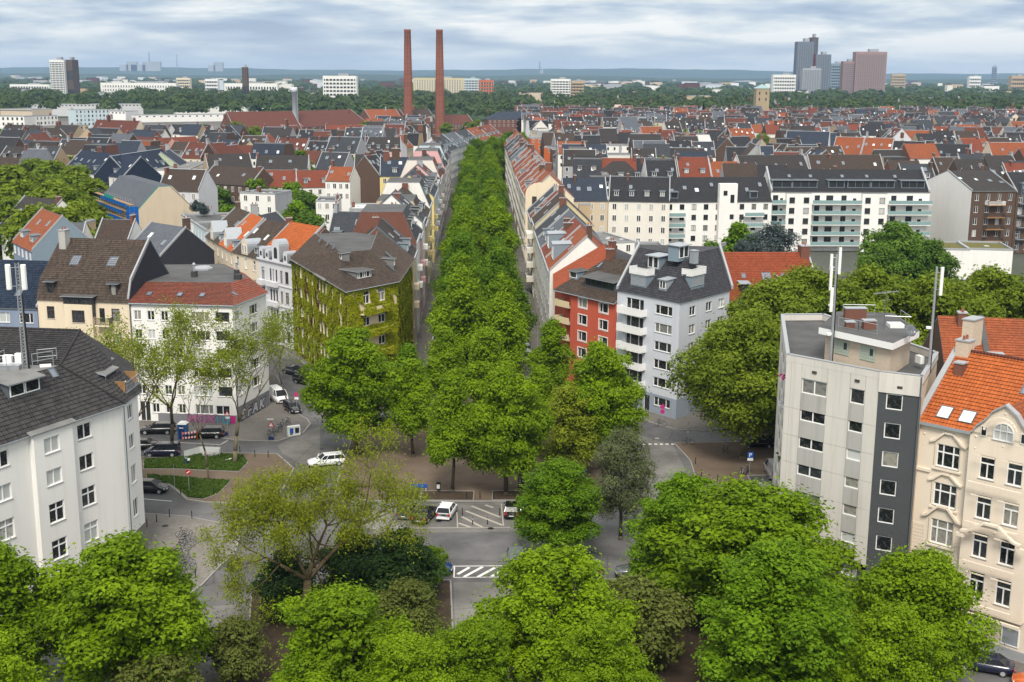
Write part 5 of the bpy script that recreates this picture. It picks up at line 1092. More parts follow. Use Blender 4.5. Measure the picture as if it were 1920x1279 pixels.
b = MB(); b.tube((C_.x + n2.x * .1 - .1, C_.y + n2.y * .1, 0), (C_.x + n2.x * .1 - .1, C_.y + n2.y * .1, 23), .07, None, 'zinc_dark', 6); b.build('downpipe', r)
for k, z in enumerate(cz):
    for a in (Lf - 2.4, Lf - 7.4, Lf - 12.4):
        b = MB(); p = F_ + uf * (a - 1.3) + nf * .06; b.add(box8((*p, z - 1.1), (uf.x * 2.6, uf.y * 2.6, 0), (-nf.x * .12, -nf.y * .12, 0), (0, 0, .95), 'concrete')); b.build('loggia_parapet', r)
        if a > Lf - 3:
            q = F_ + uf * a; f = MB(); rs = np.random.RandomState(k)
            for j in range(14): f.box((q.x + uf.x * rs.uniform(-1.2, 1.2) + nf.x * .1, q.y + uf.y * rs.uniform(-1.2, 1.2) + nf.y * .1, z - .2 + rs.uniform(-.2, .3)), (.16, .16, .14), ('mag', 'gr_white', 'leaf_yard', 'leaf_yard', 'gr_grey', 'leaf_yard')[k], rs.rand())
            if k in (0, 1, 3): f.build('window_box_plants', r)
# penthouse
Q = [Vector((28.9, 110.6)), Vector((33.0, 104.4)), Vector((36.4, 109.5)), Vector((36.8, 117)), Vector((32.0, 117.5))]
b = MB(); 
for a_, b_ in zip(Q, Q[1:] + Q[:1]): wallgrid(b, a_, b_, 22.3, 24.9, 'brick_buff')
ph = b.build('penthouse', r)
b = MB(); cq = sum(Q, Vector((0, 0))) / 5; Qo = [p + (p - cq).normalized() * .75 for p in Q]; b.prism(ccw(Qo), 24.9, 25.5, 'frame_white', 'felt'); b.build('penthouse_roof', r)
uu, nn_, l_, an_ = frame2(Q[0], Q[1])
for a in (2.0, 5.0):
    b = MB(); p = Q[0] + uu * a + nn_ * .03; b.box((p.x, p.y, 23.3), (1.7, .06, 1.3), 'glassblock', an_)
    for k in range(1, 7): q = p + uu * (k * 1.7 / 7 - .85) + nn_ * .035; b.box((q.x, q.y, 23.3), (.025, .02, 1.3), 'coping', an_)
    for k in range(1, 5): q = p + nn_ * .035; b.box((q.x, q.y, 23.3 + k * .26), (1.7, .02, .025), 'coping', an_)
    q = p + uu * .45 + nn_ * .05; b.box((q.x, q.y, 23.85), (.35, .03, .6), 'frame_dark', an_); b.build('glass_block_window', r)
for (x, y, sx, sy, h_) in ((32.6, 114.6, 2.0, .8, 1.0), (31.0, 110.4, .8, .7, .5), (32.6, 109.9, 1.1, .8, .75)):
    b = MB(); b.box((x, y, 25.5), (sx, sy, h_), 'brick_red'); b.box((x, y, 25.5 + h_), (sx + .12, sy + .12, .1), 'coping'); b.build('chimney', r)
b = MB(); railing(b, [(30.0, 110.6, 25.5), (31.4, 109.0, 25.5), (32.6, 107.2, 25.5)], .9, 'steel', 1.2, .03, False); railing(b, [(34.5, 111.5, 25.5), (36.8, 111.0, 25.5), (36.9, 114.5, 25.5)], .9, 'steel', 1.2, .03, False); railing(b, [(32.0, 116.6, 25.5), (35.0, 116.4, 25.5)], 1.0, 'steel', 1.2, .03, False); b.build('roof_railing', r)
b = MB(); b.box((35.3, 110.8, 25.5), (1.3, 1.3, .35), 'panel_white'); b.build('roof_hatch', r)
b = MB(); b.box((36.6, 107.3, 22.9), (.4, .8, .7), 'panel_white', .3); b.build('air_conditioner', r)
def dish(x, y, z, rr, m='car_grey', rz=0, label=None):
    o = thing('satellite_dish', label, 'satellite dish', (x, y, z), rz); b = MB(); b.lathe([(.01, -.16), (rr * .6, -.09), (rr, 0.02), (rr * .97, .04), (rr * .55, -.05), (.01, -.1)], m, 14)
    me = b.mesh('reflector', smooth=True); d = mkobj('reflector', me, o, (0, -.1, .75)); d.rotation_euler = (R(68), 0, 0)
    b = MB(); b.tube((0, 0, 0), (0, 0, .75), .03, None, 'steel'); b.tube((0, -.1, .6), (0, -.6, .72), .015, None, 'steel', 4); b.box((0, -.62, .68), (.09, .12, .09), 'panel_white'); b.build('arm', o, world=False); return o
dish(35.0, 105.6, 25.5, .55, rz=.3, label='grey satellite dish on the white-edged penthouse roof of the concrete tower')
def cellmast(x, y, z0, z1, pans, label, extra=True):
    o = thing('antenna_mast', label, 'antenna', (x, y, z0)); b = MB(); b.tube((0, 0, 0), (0, 0, z1 - z0), .13, .1, 'steel', 8); b.tube((.16, 0, 0), (.15, 0, (z1 - z0) * .8), .05, None, 'black', 5); b.build('pole', o, world=False)
    for dx, dy, zz, h_ in pans:
        b = MB(); b.box((dx, dy, zz - z0), (.26, .18, h_), 'panel_white'); b.tube((dx, dy, zz - z0 + h_ * .2), (0, 0, zz - z0 + h_ * .2), .03, None, 'steel', 5); b.tube((dx, dy, zz - z0 + h_ * .8), (0, 0, zz - z0 + h_ * .8), .03, None, 'steel', 5); b.build('antenna_panel', o, world=False)
    b = MB(); b.lathe([(.01, 0), (.25, .02), (.25, .2), (.01, .24)], 'panel_white', 10, (-.3, 0, (z1 - z0) * .42)); b.build('microwave_drum', o, world=False)
cellmast(29.0, 108.7, 22.4, 28.9, [(-.3, -.1, 27.3, 2.2)], 'mast with one white panel at the left corner of the penthouse')
cellmast(31.4, 117.8, 22.4, 31.2, [(-.5, -.2, 27.7, 2.4), (.25, -.2, 29.3, 2.6), (-.45, .2, 29.6, 1.6)], 'tall mast with three white panels behind the penthouse')
cellmast(36.9, 105.6, 22.4, 31.9, [(.45, -.1, 29.4, 2.5)], 'tall grey mast on the right of the penthouse, panel at its top')
o = thing('tv_aerial', 'thin rake-shaped television aerial on the penthouse roof', 'aerial', (33.9, 109.6, 25.5)); b = MB(); b.tube((0, 0, 0), (0, 0, 3.6), .035, None, 'zinc_dark', 5); b.build('pole', o, world=False); b = MB()
for k in range(9): b.tube((-1.0 + k * .25, -.45, 3.3 + k * .03), (-1.0 + k * .25, .45, 3.3 + k * .03), .02, None, 'steel', 4)
b.tube((-1.1, 0, 3.28), (1.1, 0, 3.55), .025, None, 'steel', 4); b.tube((-.5, -.4, 2.7), (.5, .4, 2.7), .02, None, 'steel', 4); b.build('elements', o, world=False)
# --- cream art-nouveau house, orange roof
r = thing('town_house', 'cream stucco house with curved gable, ornamented windows and orange tiled roof, far right', 'house', (44, 103, 0))
A, B = Vector((35.4, 102.3)), Vector((53.4, 84.6)); u, n, L, ang = frame2(A, B); wl = MB(); X = 19.0
fz = [(15.3, 2.0), (11.8, 2.05), (8.35, 2.2), (4.75, 2.3)]
facade(r, wl, A, B, 0, X, 'nouveau', [(2.68, z, 2.05, h, 'six') for z, h in fz] + [(1.7, .3, 1.6, 3.1, 'two', 'glass_dark')] + [(a, z, 1.3, h, 'cross') for z, h in fz for a in (12.6, 15.2, 18.5, 21.5)])
b0, b1 = A + u * 4.75 + n * .7, A + u * 10.4 + n * .7
facade(r, wl, b0, b1, 3.6, X + .2, 'nouveau', [(a, z + .05, 1.3, h, 'cross') for z, h in fz for a in (1.65, 3.95)]); wallgrid(wl, A + u * 4.75, b0, 3.6, X, 'nouveau'); wallgrid(wl, b1, A + u * 10.4, 3.6, X, 'nouveau')
wl.poly([(*(A + u * 4.75), 3.6), (*(A + u * 10.4), 3.6), (*b1, 3.6), (*b0, 3.6)][::-1], 'nouveau')
Z = lambda p, z: (p.x, p.y, z)
G_ = lambda a, z, o=0.0: (*(b0 + u * a + n * o), z)
prof = [(0, X), (.25, X + .2), (.55, X + .75), (.95, X + 1.1), (1.35, X + 1.5), (1.8, X + 2.2), (2.8, X + 2.9), (3.8, X + 2.2), (4.3, X + 1.5), (4.7, X + 1.1), (5.1, X + .75), (5.4, X + .2), (5.65, X)]
wl.poly([G_(a, z) for a, z in prof], 'nouveau'); wl.poly([G_(a, z, -.35) for a, z in prof][::-1], 'nouveau')
Bb, Ab = B - n * 13, A - n * 13; wallgrid(wl, B, Bb, 0, X, 'nouveau'); wallgrid(wl, Bb, Ab, 0, X, 'nouveau'); wl.poly([Z(Ab, 0), Z(A, 0), Z(A, X), Z(A - n * 6.5, 24.2), Z(Ab, X)], 'brick_buff'); wl.build('wall', r)
mo = MB()
for (a0, z0), (a1, z1) in zip(prof[:-1], prof[1:]): mo.add(box8(G_(a0, z0, -.4), (Vector(G_(a1, z1)) - Vector(G_(a0, z0))), n.to_3d() * .65, (0, 0, .16), 'coping'))
mo.build('gable_coping', r)
def molding(pts, o, w_, t_, base=None, m='nouveau', name='moulding', kind=None):
    bse = base or A; b = MB()
    for (a0, z0), (a1, z1) in zip(pts[:-1], pts[1:]):
        p0, p1 = bse + u * a0 + n * o, bse + u * a1 + n * o; d = Vector((p1.x - p0.x, p1.y - p0.y, z1 - z0)); up = Vector((0, 0, 1)) - d.normalized() * d.normalized().z; b.add(box8((p0.x, p0.y, z0), d * 1.02, n.to_3d() * t_, up.normalized() * w_, m))
    return b.build(name, r)
arc = lambda c, w_, z, h, k=9: [(c + w_ * math.cos(math.pi * (1 - i / k)), z + h * math.sin(math.pi * i / k)) for i in range(k + 1)]
swan = lambda c, w_, z, h: [(c - w_, z), (c - w_ * .75, z + h * .12), (c - w_ * .5, z + h * .55), (c - w_ * .22, z + h), (c + w_ * .22, z + h), (c + w_ * .5, z + h * .55), (c + w_ * .75, z + h * .12), (c + w_, z)]
for z, h in fz:
    molding([(1.45, z - .28), (3.9, z - .28)], 0, .16, .18); molding([(1.5, z), (1.5, z + h)], 0, .14, .08); molding([(3.75, z), (3.75, z + h)], 0, .14, .08)
    molding([(.5, z - .32), (4.9, z - .32)], .7, .18, .16, b0); 
    for a in (1.65, 3.95): molding([(a - .85, z + h + .12), (a + .85, z + h + .12)], .7, .1, .07, b0)
molding(swan(2.68, 1.6, 17.35, .95), 0, .16, .22); molding(swan(2.68, 1.5, 13.9, .75), 0, .16, .2); molding(swan(2.68, 1.75, 10.6, 1.1), 0, .2, .3); molding(swan(2.8, 2.5, 10.65, 1.1), .7, .2, .35, b0); molding(arc(1.7, 1.25, 3.1, 1.1), 0, .22, .2)
molding([(0, 3.85), (4.75, 3.85)], 0, .25, .25); molding([(-.1, 3.5), (5.75, 3.5)], .7, .22, .2, b0); molding([(-.05, 10.2), (.6, 10.2)], .7, .3, .3, b0); molding([(5.05, 10.2), (5.7, 10.2)], .7, .3, .3, b0); molding([(0, X - .25), (4.75, X - .25)], 0, .28, .4, m='zinc'); molding([(0, 14.6), (1.2, 14.6)], 0, .25, .15)
for z in [4.1 + .32 * k for k in range(18)]: molding([(.05, z), (1.1, z)], 0, .27, .035); molding([(4.0, z), (4.7, z)], 0, .27, .035)
# ornaments: cartouches, corbels and scrolls in relief
for (a, z, o, s_) in ((2.68, 18.05, 0, .5), (2.68, 14.4, 0, .42), (2.68, 7.5, 0, .55), (2.2, 7.5, 0, .35), (3.2, 7.5, 0, .35), (.45, 17.9, 0, .5), (.45, 16.9, 0, .3), (4.4, 17.6, 0, .4), (4.4, 16.4, 0, .3)):
    b = MB(); s_ *= .62; p = A + u * a + n * (o - .28 * s_); b.lathe([(.01, -.5 * s_), (.45 * s_, -.2 * s_), (.5 * s_, .15 * s_), (.25 * s_, .4 * s_), (.01, .5 * s_)], 'nouveau', 8, (p.x, p.y, z)); b.build('cartouche', r, smooth=True)
for (a, z, s_) in ((.5, X - .2, .55), (5.15, X - .2, .55), (.5, X - 1.2, .4), (5.15, X - 1.2, .4), (2.8, X - .55, .45), (2.8, X + 2.2, .55), (1.6, X - .35, .25), (4.0, X - .35, .25), (2.8, 7.6, .4), (2.8, 10.9, .5)):
    b = MB(); s_ *= .62; p = b0 + u * a - n * .28 * s_; b.lathe([(.01, -.5 * s_), (.42 * s_, -.2 * s_), (.5 * s_, .15 * s_), (.22 * s_, .42 * s_), (.01, .5 * s_)], 'nouveau', 8, (p.x, p.y, z)); b.build('cartouche', r, smooth=True)
# arched gable window
b = MB(); g_ = MB(); c = 2.8; zz = X - .1
o_ = [(c - .85, zz)] + [(c + .85 * math.cos(math.pi * (1 - i / 10)), zz + .75 + .8 * math.sin(math.pi * i / 10)) for i in range(11)] + [(c + .85, zz)]
g_.poly([G_(a, z, .03) for a, z in o_], 'blind')
for (a0, z0), (a1, z1) in zip(o_, o_[1:] + o_[:1]): b.add(box8(G_(a0, z0, .02), Vector(G_(a1, z1)) - Vector(G_(a0, z0)), n.to_3d() * .09, Vector(G_(c, zz + .7)).lerp(Vector(G_(a0, z0)), .9) - Vector(G_(a0, z0)), 'frame_white'))
for a in (c - .28, c + .28): b.add(box8(G_(a - .03, zz, .02), u.to_3d() * .06, n.to_3d() * .08, (0, 0, 1.45), 'frame_white'))
b.add(box8(G_(c - .85, zz + .8, .02), u.to_3d() * 1.7, n.to_3d() * .085, (0, 0, .07), 'frame_white')); w_ = b.build('arched_window', r); mkobj('pane', g_.mesh('pane', tuple(r.location)), w_)
molding(arc(2.8, 1.25, X + .75, 1.15, 12), .7, .18, .16, b0)
for a in (1.15, 4.45): win(r, G_(a, X, .0), ang, .5, .85, 'one', depth=-.04, sill=False)
pl = MB(); pl.add(box8(Z(A + n * .02, .1), u.to_3d() * 4.7, n.to_3d() * .12, (0, 0, .85), 'coping')); pl.add(box8(Z(A + u * 4.75 + n * .02, .1), u.to_3d() * 14, n.to_3d() * .12, (0, 0, .85), 'coping')); pl.build('plinth', r)
for a in (6.1, 9.4):
    win(r, Z(A + u * a + n * .03, 1.2), ang, 1.5, 1.6, 'one', gm='shutter', depth=-.02, sill=False)
    for k in range(14): pass
geo_slope(r, [Z(A + n * .35 - u * .0, X - .05), Z(B + n * .35, X - .05), Z(B - n * 6.5, 24.2), Z(A - n * 6.5, 24.2)], 'geo_orange'); geo_slope(r, [Z(Bb, X), Z(Ab, X), Z(A - n * 6.5, 24.2), Z(B - n * 6.5, 24.2)], 'geo_orange')
gb = MB(); pk = b0 + u * 2.82; gb.slab([G_(.4, X + .4, -.3), G_(2.82, X + 2.85, -.3), Z(pk - n * 4.4, X + 2.9), Z(b0 + u * .4 - n * 2.2, X + .6)], .12, 'tile_orange', 'zinc'); gb.slab([G_(5.25, X + .4, -.3), G_(2.82, X + 2.85, -.3), Z(pk - n * 4.4, X + 2.9), Z(b0 + u * 5.25 - n * 2.2, X + .6)], .12, 'tile_orange', 'zinc'); gb.build('gable_roof', r)
rc = MB(); rc.tube(Z(A - n * 6.5, 24.28), Z(B - n * 6.5, 24.28), .16, None, 'tile_brownred', 8); rc.build('ridge_tiles', r)
sl = Slope(A + n * .35, B + n * .35, X, 5.2 / 6.85); sl.skylight(r, 1.75, 1.15, 1.15, 1.35, 'panel_white'); sl.skylight(r, 3.75, 1.15, 1.25, 1.35, 'panel_white'); sl.skylight(r, 7.2, 4.4, .8, 1.2)
sl.chimney(r, .5, 6.8, 1.2, 1.2, 1.0, 'brick_buff'); sl.chimney(r, 1.1, 4.9, .8, .9, .8, 'brick_red', pots=False); sl.chimney(r, .3, 8.5, 1.0, 2.0, 1.4, 'brick_buff', pots=False)
cp = MB(); cp.add(box8(Z(A, X + .15), -u.to_3d() * .5, (-n).to_3d() * 6.5 + Vector((0, 0, 5.0)), (0, 0, .3), 'coping')); cp.build('coping', r)
# --- orange roofs behind it
r, sl = house('row_house', 'house with weathered orange tiled roof behind the curved-gable house', (45.5, 124.5), (66.5, 120.5), 16.6, 19, 5.4, 'tile_orange', 'brick_brown', lod=1, rows=0, sky=1, chim=0, geo='geo_rust', cope=False)
sl.chimney(r, 2.4, 8.5, .9, 1.1, 1.2, 'brick_red'); sl.chimney(r, 5.2, 3.2, 1.5, 1.0, .9, 'brick_red', pots=False); sl.chimney(r, 12.5, 9.2, .9, 2.0, 1.3, 'brick_red', pots=False)
b = MB(); p = sl.pt(4.2, 0, .1); q = sl.pt(4.2, 9.5, .1); b.add(box8(p, sl.u.to_3d() * .6, q - p, (0, 0, .18), 'felt')); b.build('valley_strip', r)
p = sl.pt(7.0, 2.0); dish(p.x, p.y, p.z, .6, rz=-.3, label='large grey satellite dish on the orange roof, left of the skylight'); p = sl.pt(11.2, 2.4); dish(p.x, p.y, p.z, .5, rz=-.3, label='smaller grey satellite dish farther right on the orange roof')
# --- ornate pale house and the cream row along the left side street
r = thing('town_house', 'ornate grey-white house with round-headed dormers and orange roof beside the ivy house', 'house', (-40, 222, 0))
A, B = Vector((-46.2, 220.8)), Vector((-38.5, 212.1)); u, n, L, ang = frame2(A, B); wl = MB(); X = 15.4
W_ = [(a, z, w_, h, st) for z, h in ((11.6, 2.2), (8.0, 2.1), (4.4, 2.1), (.9, 2.2)) for a, w_, st in ((1.6, 1.1, 'cross'), (4.2, .6, 'one'), (5.2, .6, 'one'), (6.2, .6, 'one'), (7.9, .8, 'one'), (9.7, 1.15, 'cross'))]
facade(r, wl, A, B, 0, X, 'greywhite', W_, fm='frame_brown'); A2, B2 = A - n * 14, B - n * 14; wallgrid(wl, B2, A2, 0, X, 'greywhite')
for a, b_ in ((A, A2), (B2, B)): wl.poly([Z(b_, 0), Z(a, 0), Z(a, X), Z((a + b_) / 2, 21.2), Z(b_, X)], 'brick_brown')
wl.build('wall', r)
geo_slope(r, [Z(A - n * .6, X + .9), Z(B - n * .6, X + .9), Z(B - n * 7, 21.3), Z(A - n * 7, 21.3)], 'geo_orange'); sl = Slope(A, B, X, 5.8 / 7)
b = MB(); b.slab([Z(A + n * .3, X), Z(B + n * .3, X), Z(B - n * .8, X + 1.0), Z(A - n * .8, X + 1.0)], .2, 'slate', 'zinc'); b.slab([Z(B2, X), Z(A2, X), Z(A - n * 7, 21.3), Z(B - n * 7, 21.3)], .2, 'tile_orange', 'zinc'); b.build('roof_deck', r)
for a, w_, h_ in ((1.5, .65, 2.1), (3.6, .6, 1.9), (6.6, 1.25, 3.9), (9.8, .65, 2.1)):
    b = MB(); pts = [(a - w_, X)] + arc(a, w_, X + h_ - w_, w_) + [(a + w_, X)]
    f = [Z(A + u * q + n * .25, z) for q, z in pts]; k = [Z(A + u * q - n * 1.8, z) for q, z in pts]; b.poly(f, 'greywhite')
    for i in range(len(f) - 1): b.poly([f[i], k[i], k[i + 1], f[i + 1]], 'zinc')
    d = b.build('round_dormer', r); i2 = [(a - w_ * .45, X + .5)] + arc(a, w_ * .45, X + h_ * .5, w_ * .45, 6) + [(a + w_ * .45, X + .5)]
    g_ = MB(); g_.poly([Z(A + u * q + n * .28, z) for q, z in i2], 'glass_dark'); mkobj('pane', g_.mesh('pane', tuple(r.location)), d)
for (z, o, h_) in ((X - .3, .35, .35), (11.0, .15, .2), (7.3, .15, .2), (3.7, .2, .25)): molding([(0, z), (L, z)], 0, h_, o, m='greywhite')
for z in (10.7, 7.1): 
    b = MB(); b.add(box8(Z(A + u * 3.4 + n * .05, z), u.to_3d() * 3.6, n.to_3d() * .7, (0, 0, .9), 'greywhite')); b.build('bay_parapet', r)
b = MB(); b.add(box8(Z(A + u * .6, 10.6), u.to_3d() * 2.0, n.to_3d() * .9, (0, 0, .95), 'greywhite')); b.build('balcony', r)
for a in (3.0, 5.4, 9.2): sl.skylight(r, a, 3.6 if a < 9 else 2.9, .75, 1.3)
b = MB(); b.add(box8(Z(B + u * .1, X + .6), -u.to_3d() * .35, (-n).to_3d() * 7 + Vector((0, 0, 5.8)), (0, 0, .4), 'coping')); b.build('coping', r)
pts = [(-46.2, 220.8), (-52.6, 229.2), (-57.6, 239.8), (-63.0, 250.8), (-69, 264.5), (-75.5, 279)]
spec = [('tile_dark', 'cream', 'cream house with dark tiled roof and rounded dormer left of the ornate house', 'geo_brown'), ('tile_red', 'cream', 'cream house with orange-red tiled roof, second left of the ornate house', 'geo_orange'), ('tile_dark', 'cream', 'narrow cream house with dark roof and pointed gable, third left of the ornate house', 'geo_brown'), ('felt', 'paleblue', 'pale blue house with flat grey roof in the left side street', None), ('felt', 'white', 'white house with planted roof terrace left of the pale blue one', None)]
for (a, b_), (rf, wm, lab, ge) in zip(zip(pts[1:], pts[:-1]), spec):
    flat = rf == 'felt'
    r, sl = house('town_house', lab, a, b_, 15.2 if not flat else 16.5, 13, 5.6, rf, wm, lod=2, rows=4, cols=3 if not flat else 4, sky=0 if flat else 2, chim=1, style='flat' if flat else 'gable', wstyle='cross', wh=1.9, fh=3.5, geo=ge, dorm=0)
    if not flat:
        c0 = sl.L / 2; b = MB(); w_ = 1.3; h_ = 3.0; q_ = arc(c0, w_, 15.1 + h_ - w_, w_) if 'rounded' in lab else [(c0 - w_, 15.1 + h_ - 1.2), (c0, 15.1 + h_ + .9), (c0 + w_, 15.1 + h_ - 1.2)]
        p_ = [(c0 - w_, 15.0)] + q_ + [(c0 + w_, 15.0)]; f = [(*(sl.E + sl.u * q - (-sl.n) * .15), z) for q, z in p_]; k = [(*(sl.E + sl.u * q - sl.n * 3), z) for q, z in p_]; b.poly(f, wm)
        for i in range(len(f) - 1): b.poly([f[i], k[i], k[i + 1], f[i + 1]], 'zinc')
        b.build('gable_dormer', r)
        for x in (-.5, .5): win(r, (*(sl.E + sl.u * (c0 + x) + sl.n * .17), 15.6), sl.ang, .7, 1.4, 'one', depth=-.02, sill=False)
        sl.dormer(r, sl.L - 1.5, .4, 1.3, 1.4, 'zinc_blue', 'zinc_dark', 1, 'one')
    else:
        b = MB(); railing(b, [(*(sl.E - sl.n * .5), 16.5), (*(sl.E + sl.u * sl.L - sl.n * .5), 16.5)], 1.0, 'steel', .5, .02); b.build('roof_railing', r)
# --- long white apartment block with balconies, and its neighbours
WX = lambda x: Vector((x, 343.0 + (x - 72) * .02))
r = thing('apartment_block', 'long white apartment block with pale green glass balconies and dark roof', 'building', (94, 350, 0))
A, B = WX(72), WX(116.5); u, n, L, ang = frame2(A, B); wl = MB(); fz = [13.4, 10.5, 7.6, 4.7, 1.8]
W_ = [(a, z, w_, 2.2 if w_ > 1.3 else 1.4, 'two', 'glass_dark') for z in fz for a, w_ in ((1.3, 1.5), (3.0, .8), (13.0, 1.5), (16.5, 2.0), (20.5, 1.5), (23.5, 1.0), (34.5, 1.5), (39, 1.8), (42, 1.0))]
facade(r, wl, A, B, 0, 16.6, 'white', W_, fm='frame_dark', sill=False)
for a0, a1 in ((4.0, 11.2), (25.2, 32.4)):
    p0, p1 = A + u * a0 + n * 1.6, A + u * a1 + n * 1.6; facade(r, wl, p0, p1, 0, 16.2, 'white', [(a, z + .1, 1.55, 1.65, 'one', g_) for z in fz for a, g_ in ((1.6, 'glass_dark'), (5.6, 'glass'))], fm='frame_dark'); wallgrid(wl, A + u * a0, p0, 0, 16.2, 'white'); wallgrid(wl, p1, A + u * a1, 0, 16.2, 'white'); wl.poly([Z(p0, 16.2), Z(p1, 16.2), Z(A + u * a1, 16.2), Z(A + u * a0, 16.2)], 'felt_light')
A2, B2 = A - n * 15, B - n * 15; wallgrid(wl, B2, A2, 0, 16.6, 'white')
for a, b_ in ((A, A2), (B2, B)): wl.poly([Z(b_, 0), Z(a, 0), Z(a, 16.6), Z((a + b_) / 2, 22.2), Z(b_, 16.6)], 'white')
wl.build('wall', r); b = MB(); b.slab([Z(A + n * .3, 16.6), Z(B + n * .3, 16.6), Z(B - n * 7.5, 22.3), Z(A - n * 7.5, 22.3)], .2, 'tile_black', 'zinc'); b.slab([Z(B2, 16.6), Z(A2, 16.6), Z(A - n * 7.5, 22.3), Z(B - n * 7.5, 22.3)], .2, 'tile_black', 'zinc'); b.build('roof', r)
sl = Slope(A, B, 16.8, 5.6 / 7.5)
for a, w_ in ((3.2, 5.6), (9.6, 7.0), (24.8, 6.4), (31.5, 6.6), (40, 6.6), (18.5, 4.5)): sl.dormer(r, a, 1.1, w_, 2.1, 'zinc_blue', 'zinc_dark', int(w_ / 2), 'one', 'frame_dark', gm='glass_dark', over=.3)
for a in (6, 12, 21, 28, 36): sl.skylight(r, a, 5.0, .9, 1.2)
for z in fz:
    for a0, a1 in ((-.3, 4.0), (11.3, 19.6), (19.7, 25.1), (32.5, 44.8)):
        b = MB(); p = A + u * a0; b.add(box8(Z(p, z - .2), u.to_3d() * (a1 - a0), n.to_3d() * 1.9, (0, 0, .2), 'white')); bo = b.build('balcony', r); g_ = MB(); p = p + n * 1.88; g_.add(box8(Z(p, z + .05), u.to_3d() * (a1 - a0), n.to_3d() * .04, (0, 0, .95), 'glass_green')); mkobj('glass_front', g_.mesh('glass_front', tuple(r.location)), bo)
b = MB(); p = A + u * .3; b.add(box8(Z(p + n * .3, 16.7), -u.to_3d() * .5, (-n).to_3d() * 7.8 + Vector((0, 0, 5.8)), (0, 0, .6), 'coping')); p = B; b.add(box8(Z(p + n * .3, 16.7), -u.to_3d() * .5, (-n).to_3d() * 7.8 + Vector((0, 0, 5.8)), (0, 0, .6), 'coping')); b.build('coping', r)
r, sl = house('apartment_block', 'white apartment block with stair tower, left of the long one', (41.5, 337), (71.8, 340.5), 14.2, 14, 6.0, 'tile_black', 'white', lod=2, rows=4, cols=9, sky=7, chim=0, fm='frame_dark', ww=1.3, wh=1.5, fh=2.9, cat='building', cope=False)
b = MB(); p = sl.E + sl.u * 15; b.add(box8((*p, 0), sl.u.to_3d() * 5, sl.n.to_3d() * 2.0, (0, 0, 19.2), 'white')); b.build('stair_tower', r)
for x, z in ((1.6, 16), (3.6, 14), (3.6, 9.5), (3.6, 5.5)): win(r, (*(p + sl.u * x + sl.n * 2.02), z), sl.ang, 1.1, 2.2 if z == 14 else 1.3, 'one', 'frame_dark', 'glass_dark', depth=-.02, sill=False)
for a in (3, 25.5): sl.dormer(r, a, .8, 2.2, 1.8, 'zinc_blue', 'zinc_dark', 1, 'one', 'frame_dark', gm='glass_dark')
for z in (10.2, 7.3, 4.4, 1.5):
    for a in (.3, 22.5):
        b = MB(); p = sl.E + sl.u * a; b.add(box8((*p, z - .2), sl.u.to_3d() * 5.5, sl.n.to_3d() * 1.6, (0, 0, .2), 'white')); bo = b.build('balcony', r); g_ = MB(); p = p + sl.n * 1.58; g_.add(box8((*p, z + .05), sl.u.to_3d() * 5.5, sl.n.to_3d() * .04, (0, 0, .95), 'glass_green')); mkobj('glass_front', g_.mesh('glass_front', tuple(r.location)), bo)
r, sl = house('apartment_house', 'dark brick house with wooden balconies and tall blank white gable wall', (126.0, 338), (139.0, 339.9), 17.5, 29, 4.4, 'tile_dark', 'brick_brown', lod=2, rows=5, cols=4, sky=4, chim=0, gable='white', wstyle='two', ww=1.2, wh=1.9, fh=3.3, cat='building')
for k, z in enumerate((13.6, 10.2, 6.9, 3.6)):
    b = MB(); p = sl.E + sl.u * 4.2; b.add(box8((*p, z), sl.u.to_3d() * 5.2, sl.n.to_3d() * 1.8, (0, 0, .18), 'wood')); railing(b, [(*p, z + .15), (*(p + sl.n * 1.75), z + .15), (*(p + sl.n * 1.75 + sl.u * 5.2), z + .15), (*(p + sl.u * 5.2), z + .15)], 1.0, 'frame_white' if k == 0 else 'frame_brown', .22, .05); b.build('balcony', r)
r, sl = house('apartment_house', 'dark brick house with fire escape ladder at the right edge', (139.2, 340), (158, 342.6), 17.0, 14, 5.0, 'tile_black', 'brick_brown', lod=2, rows=5, cols=7, sky=3, dorm=3, chim=1, wstyle='cross', ww=1.2, wh=2.0, fh=3.3, cat='building')
b = MB(); p = sl.E + sl.u * 1.2 + sl.n * .4
for k in range(46): b.tube((*(p), .5 + k * .4), (*(p + sl.u * .6), .5 + k * .4), .03, None, 'zinc_blue', 4)
b.tube((*p, 0), (*p, 19), .05, None, 'zinc_blue', 4); b.tube((*(p + sl.u * .6), 0), (*(p + sl.u * .6), 19), .05, None, 'zinc_blue', 4)
for z in (4, 7.3, 10.6, 13.9): b.add(box8((*(p - sl.u * .6), z), sl.u.to_3d() * 3, sl.n.to_3d() * 1.0, (0, 0, .1), 'zinc_blue'))
b.build('fire_escape', r)
for k, (x0, x1) in enumerate(((100, 110.5), (110.8, 121))):
    r, sl = house('garage_building', 'low white annexe with moss roof, ' + ('left' if k == 0 else 'right') + ' of the two below the blank gable', (x0, 296), (x1, 294.5), 7.5, 14, 0, 'greenroof', 'white', lod=1, rows=0, style='flat', sky=1, chim=0, cat='building')
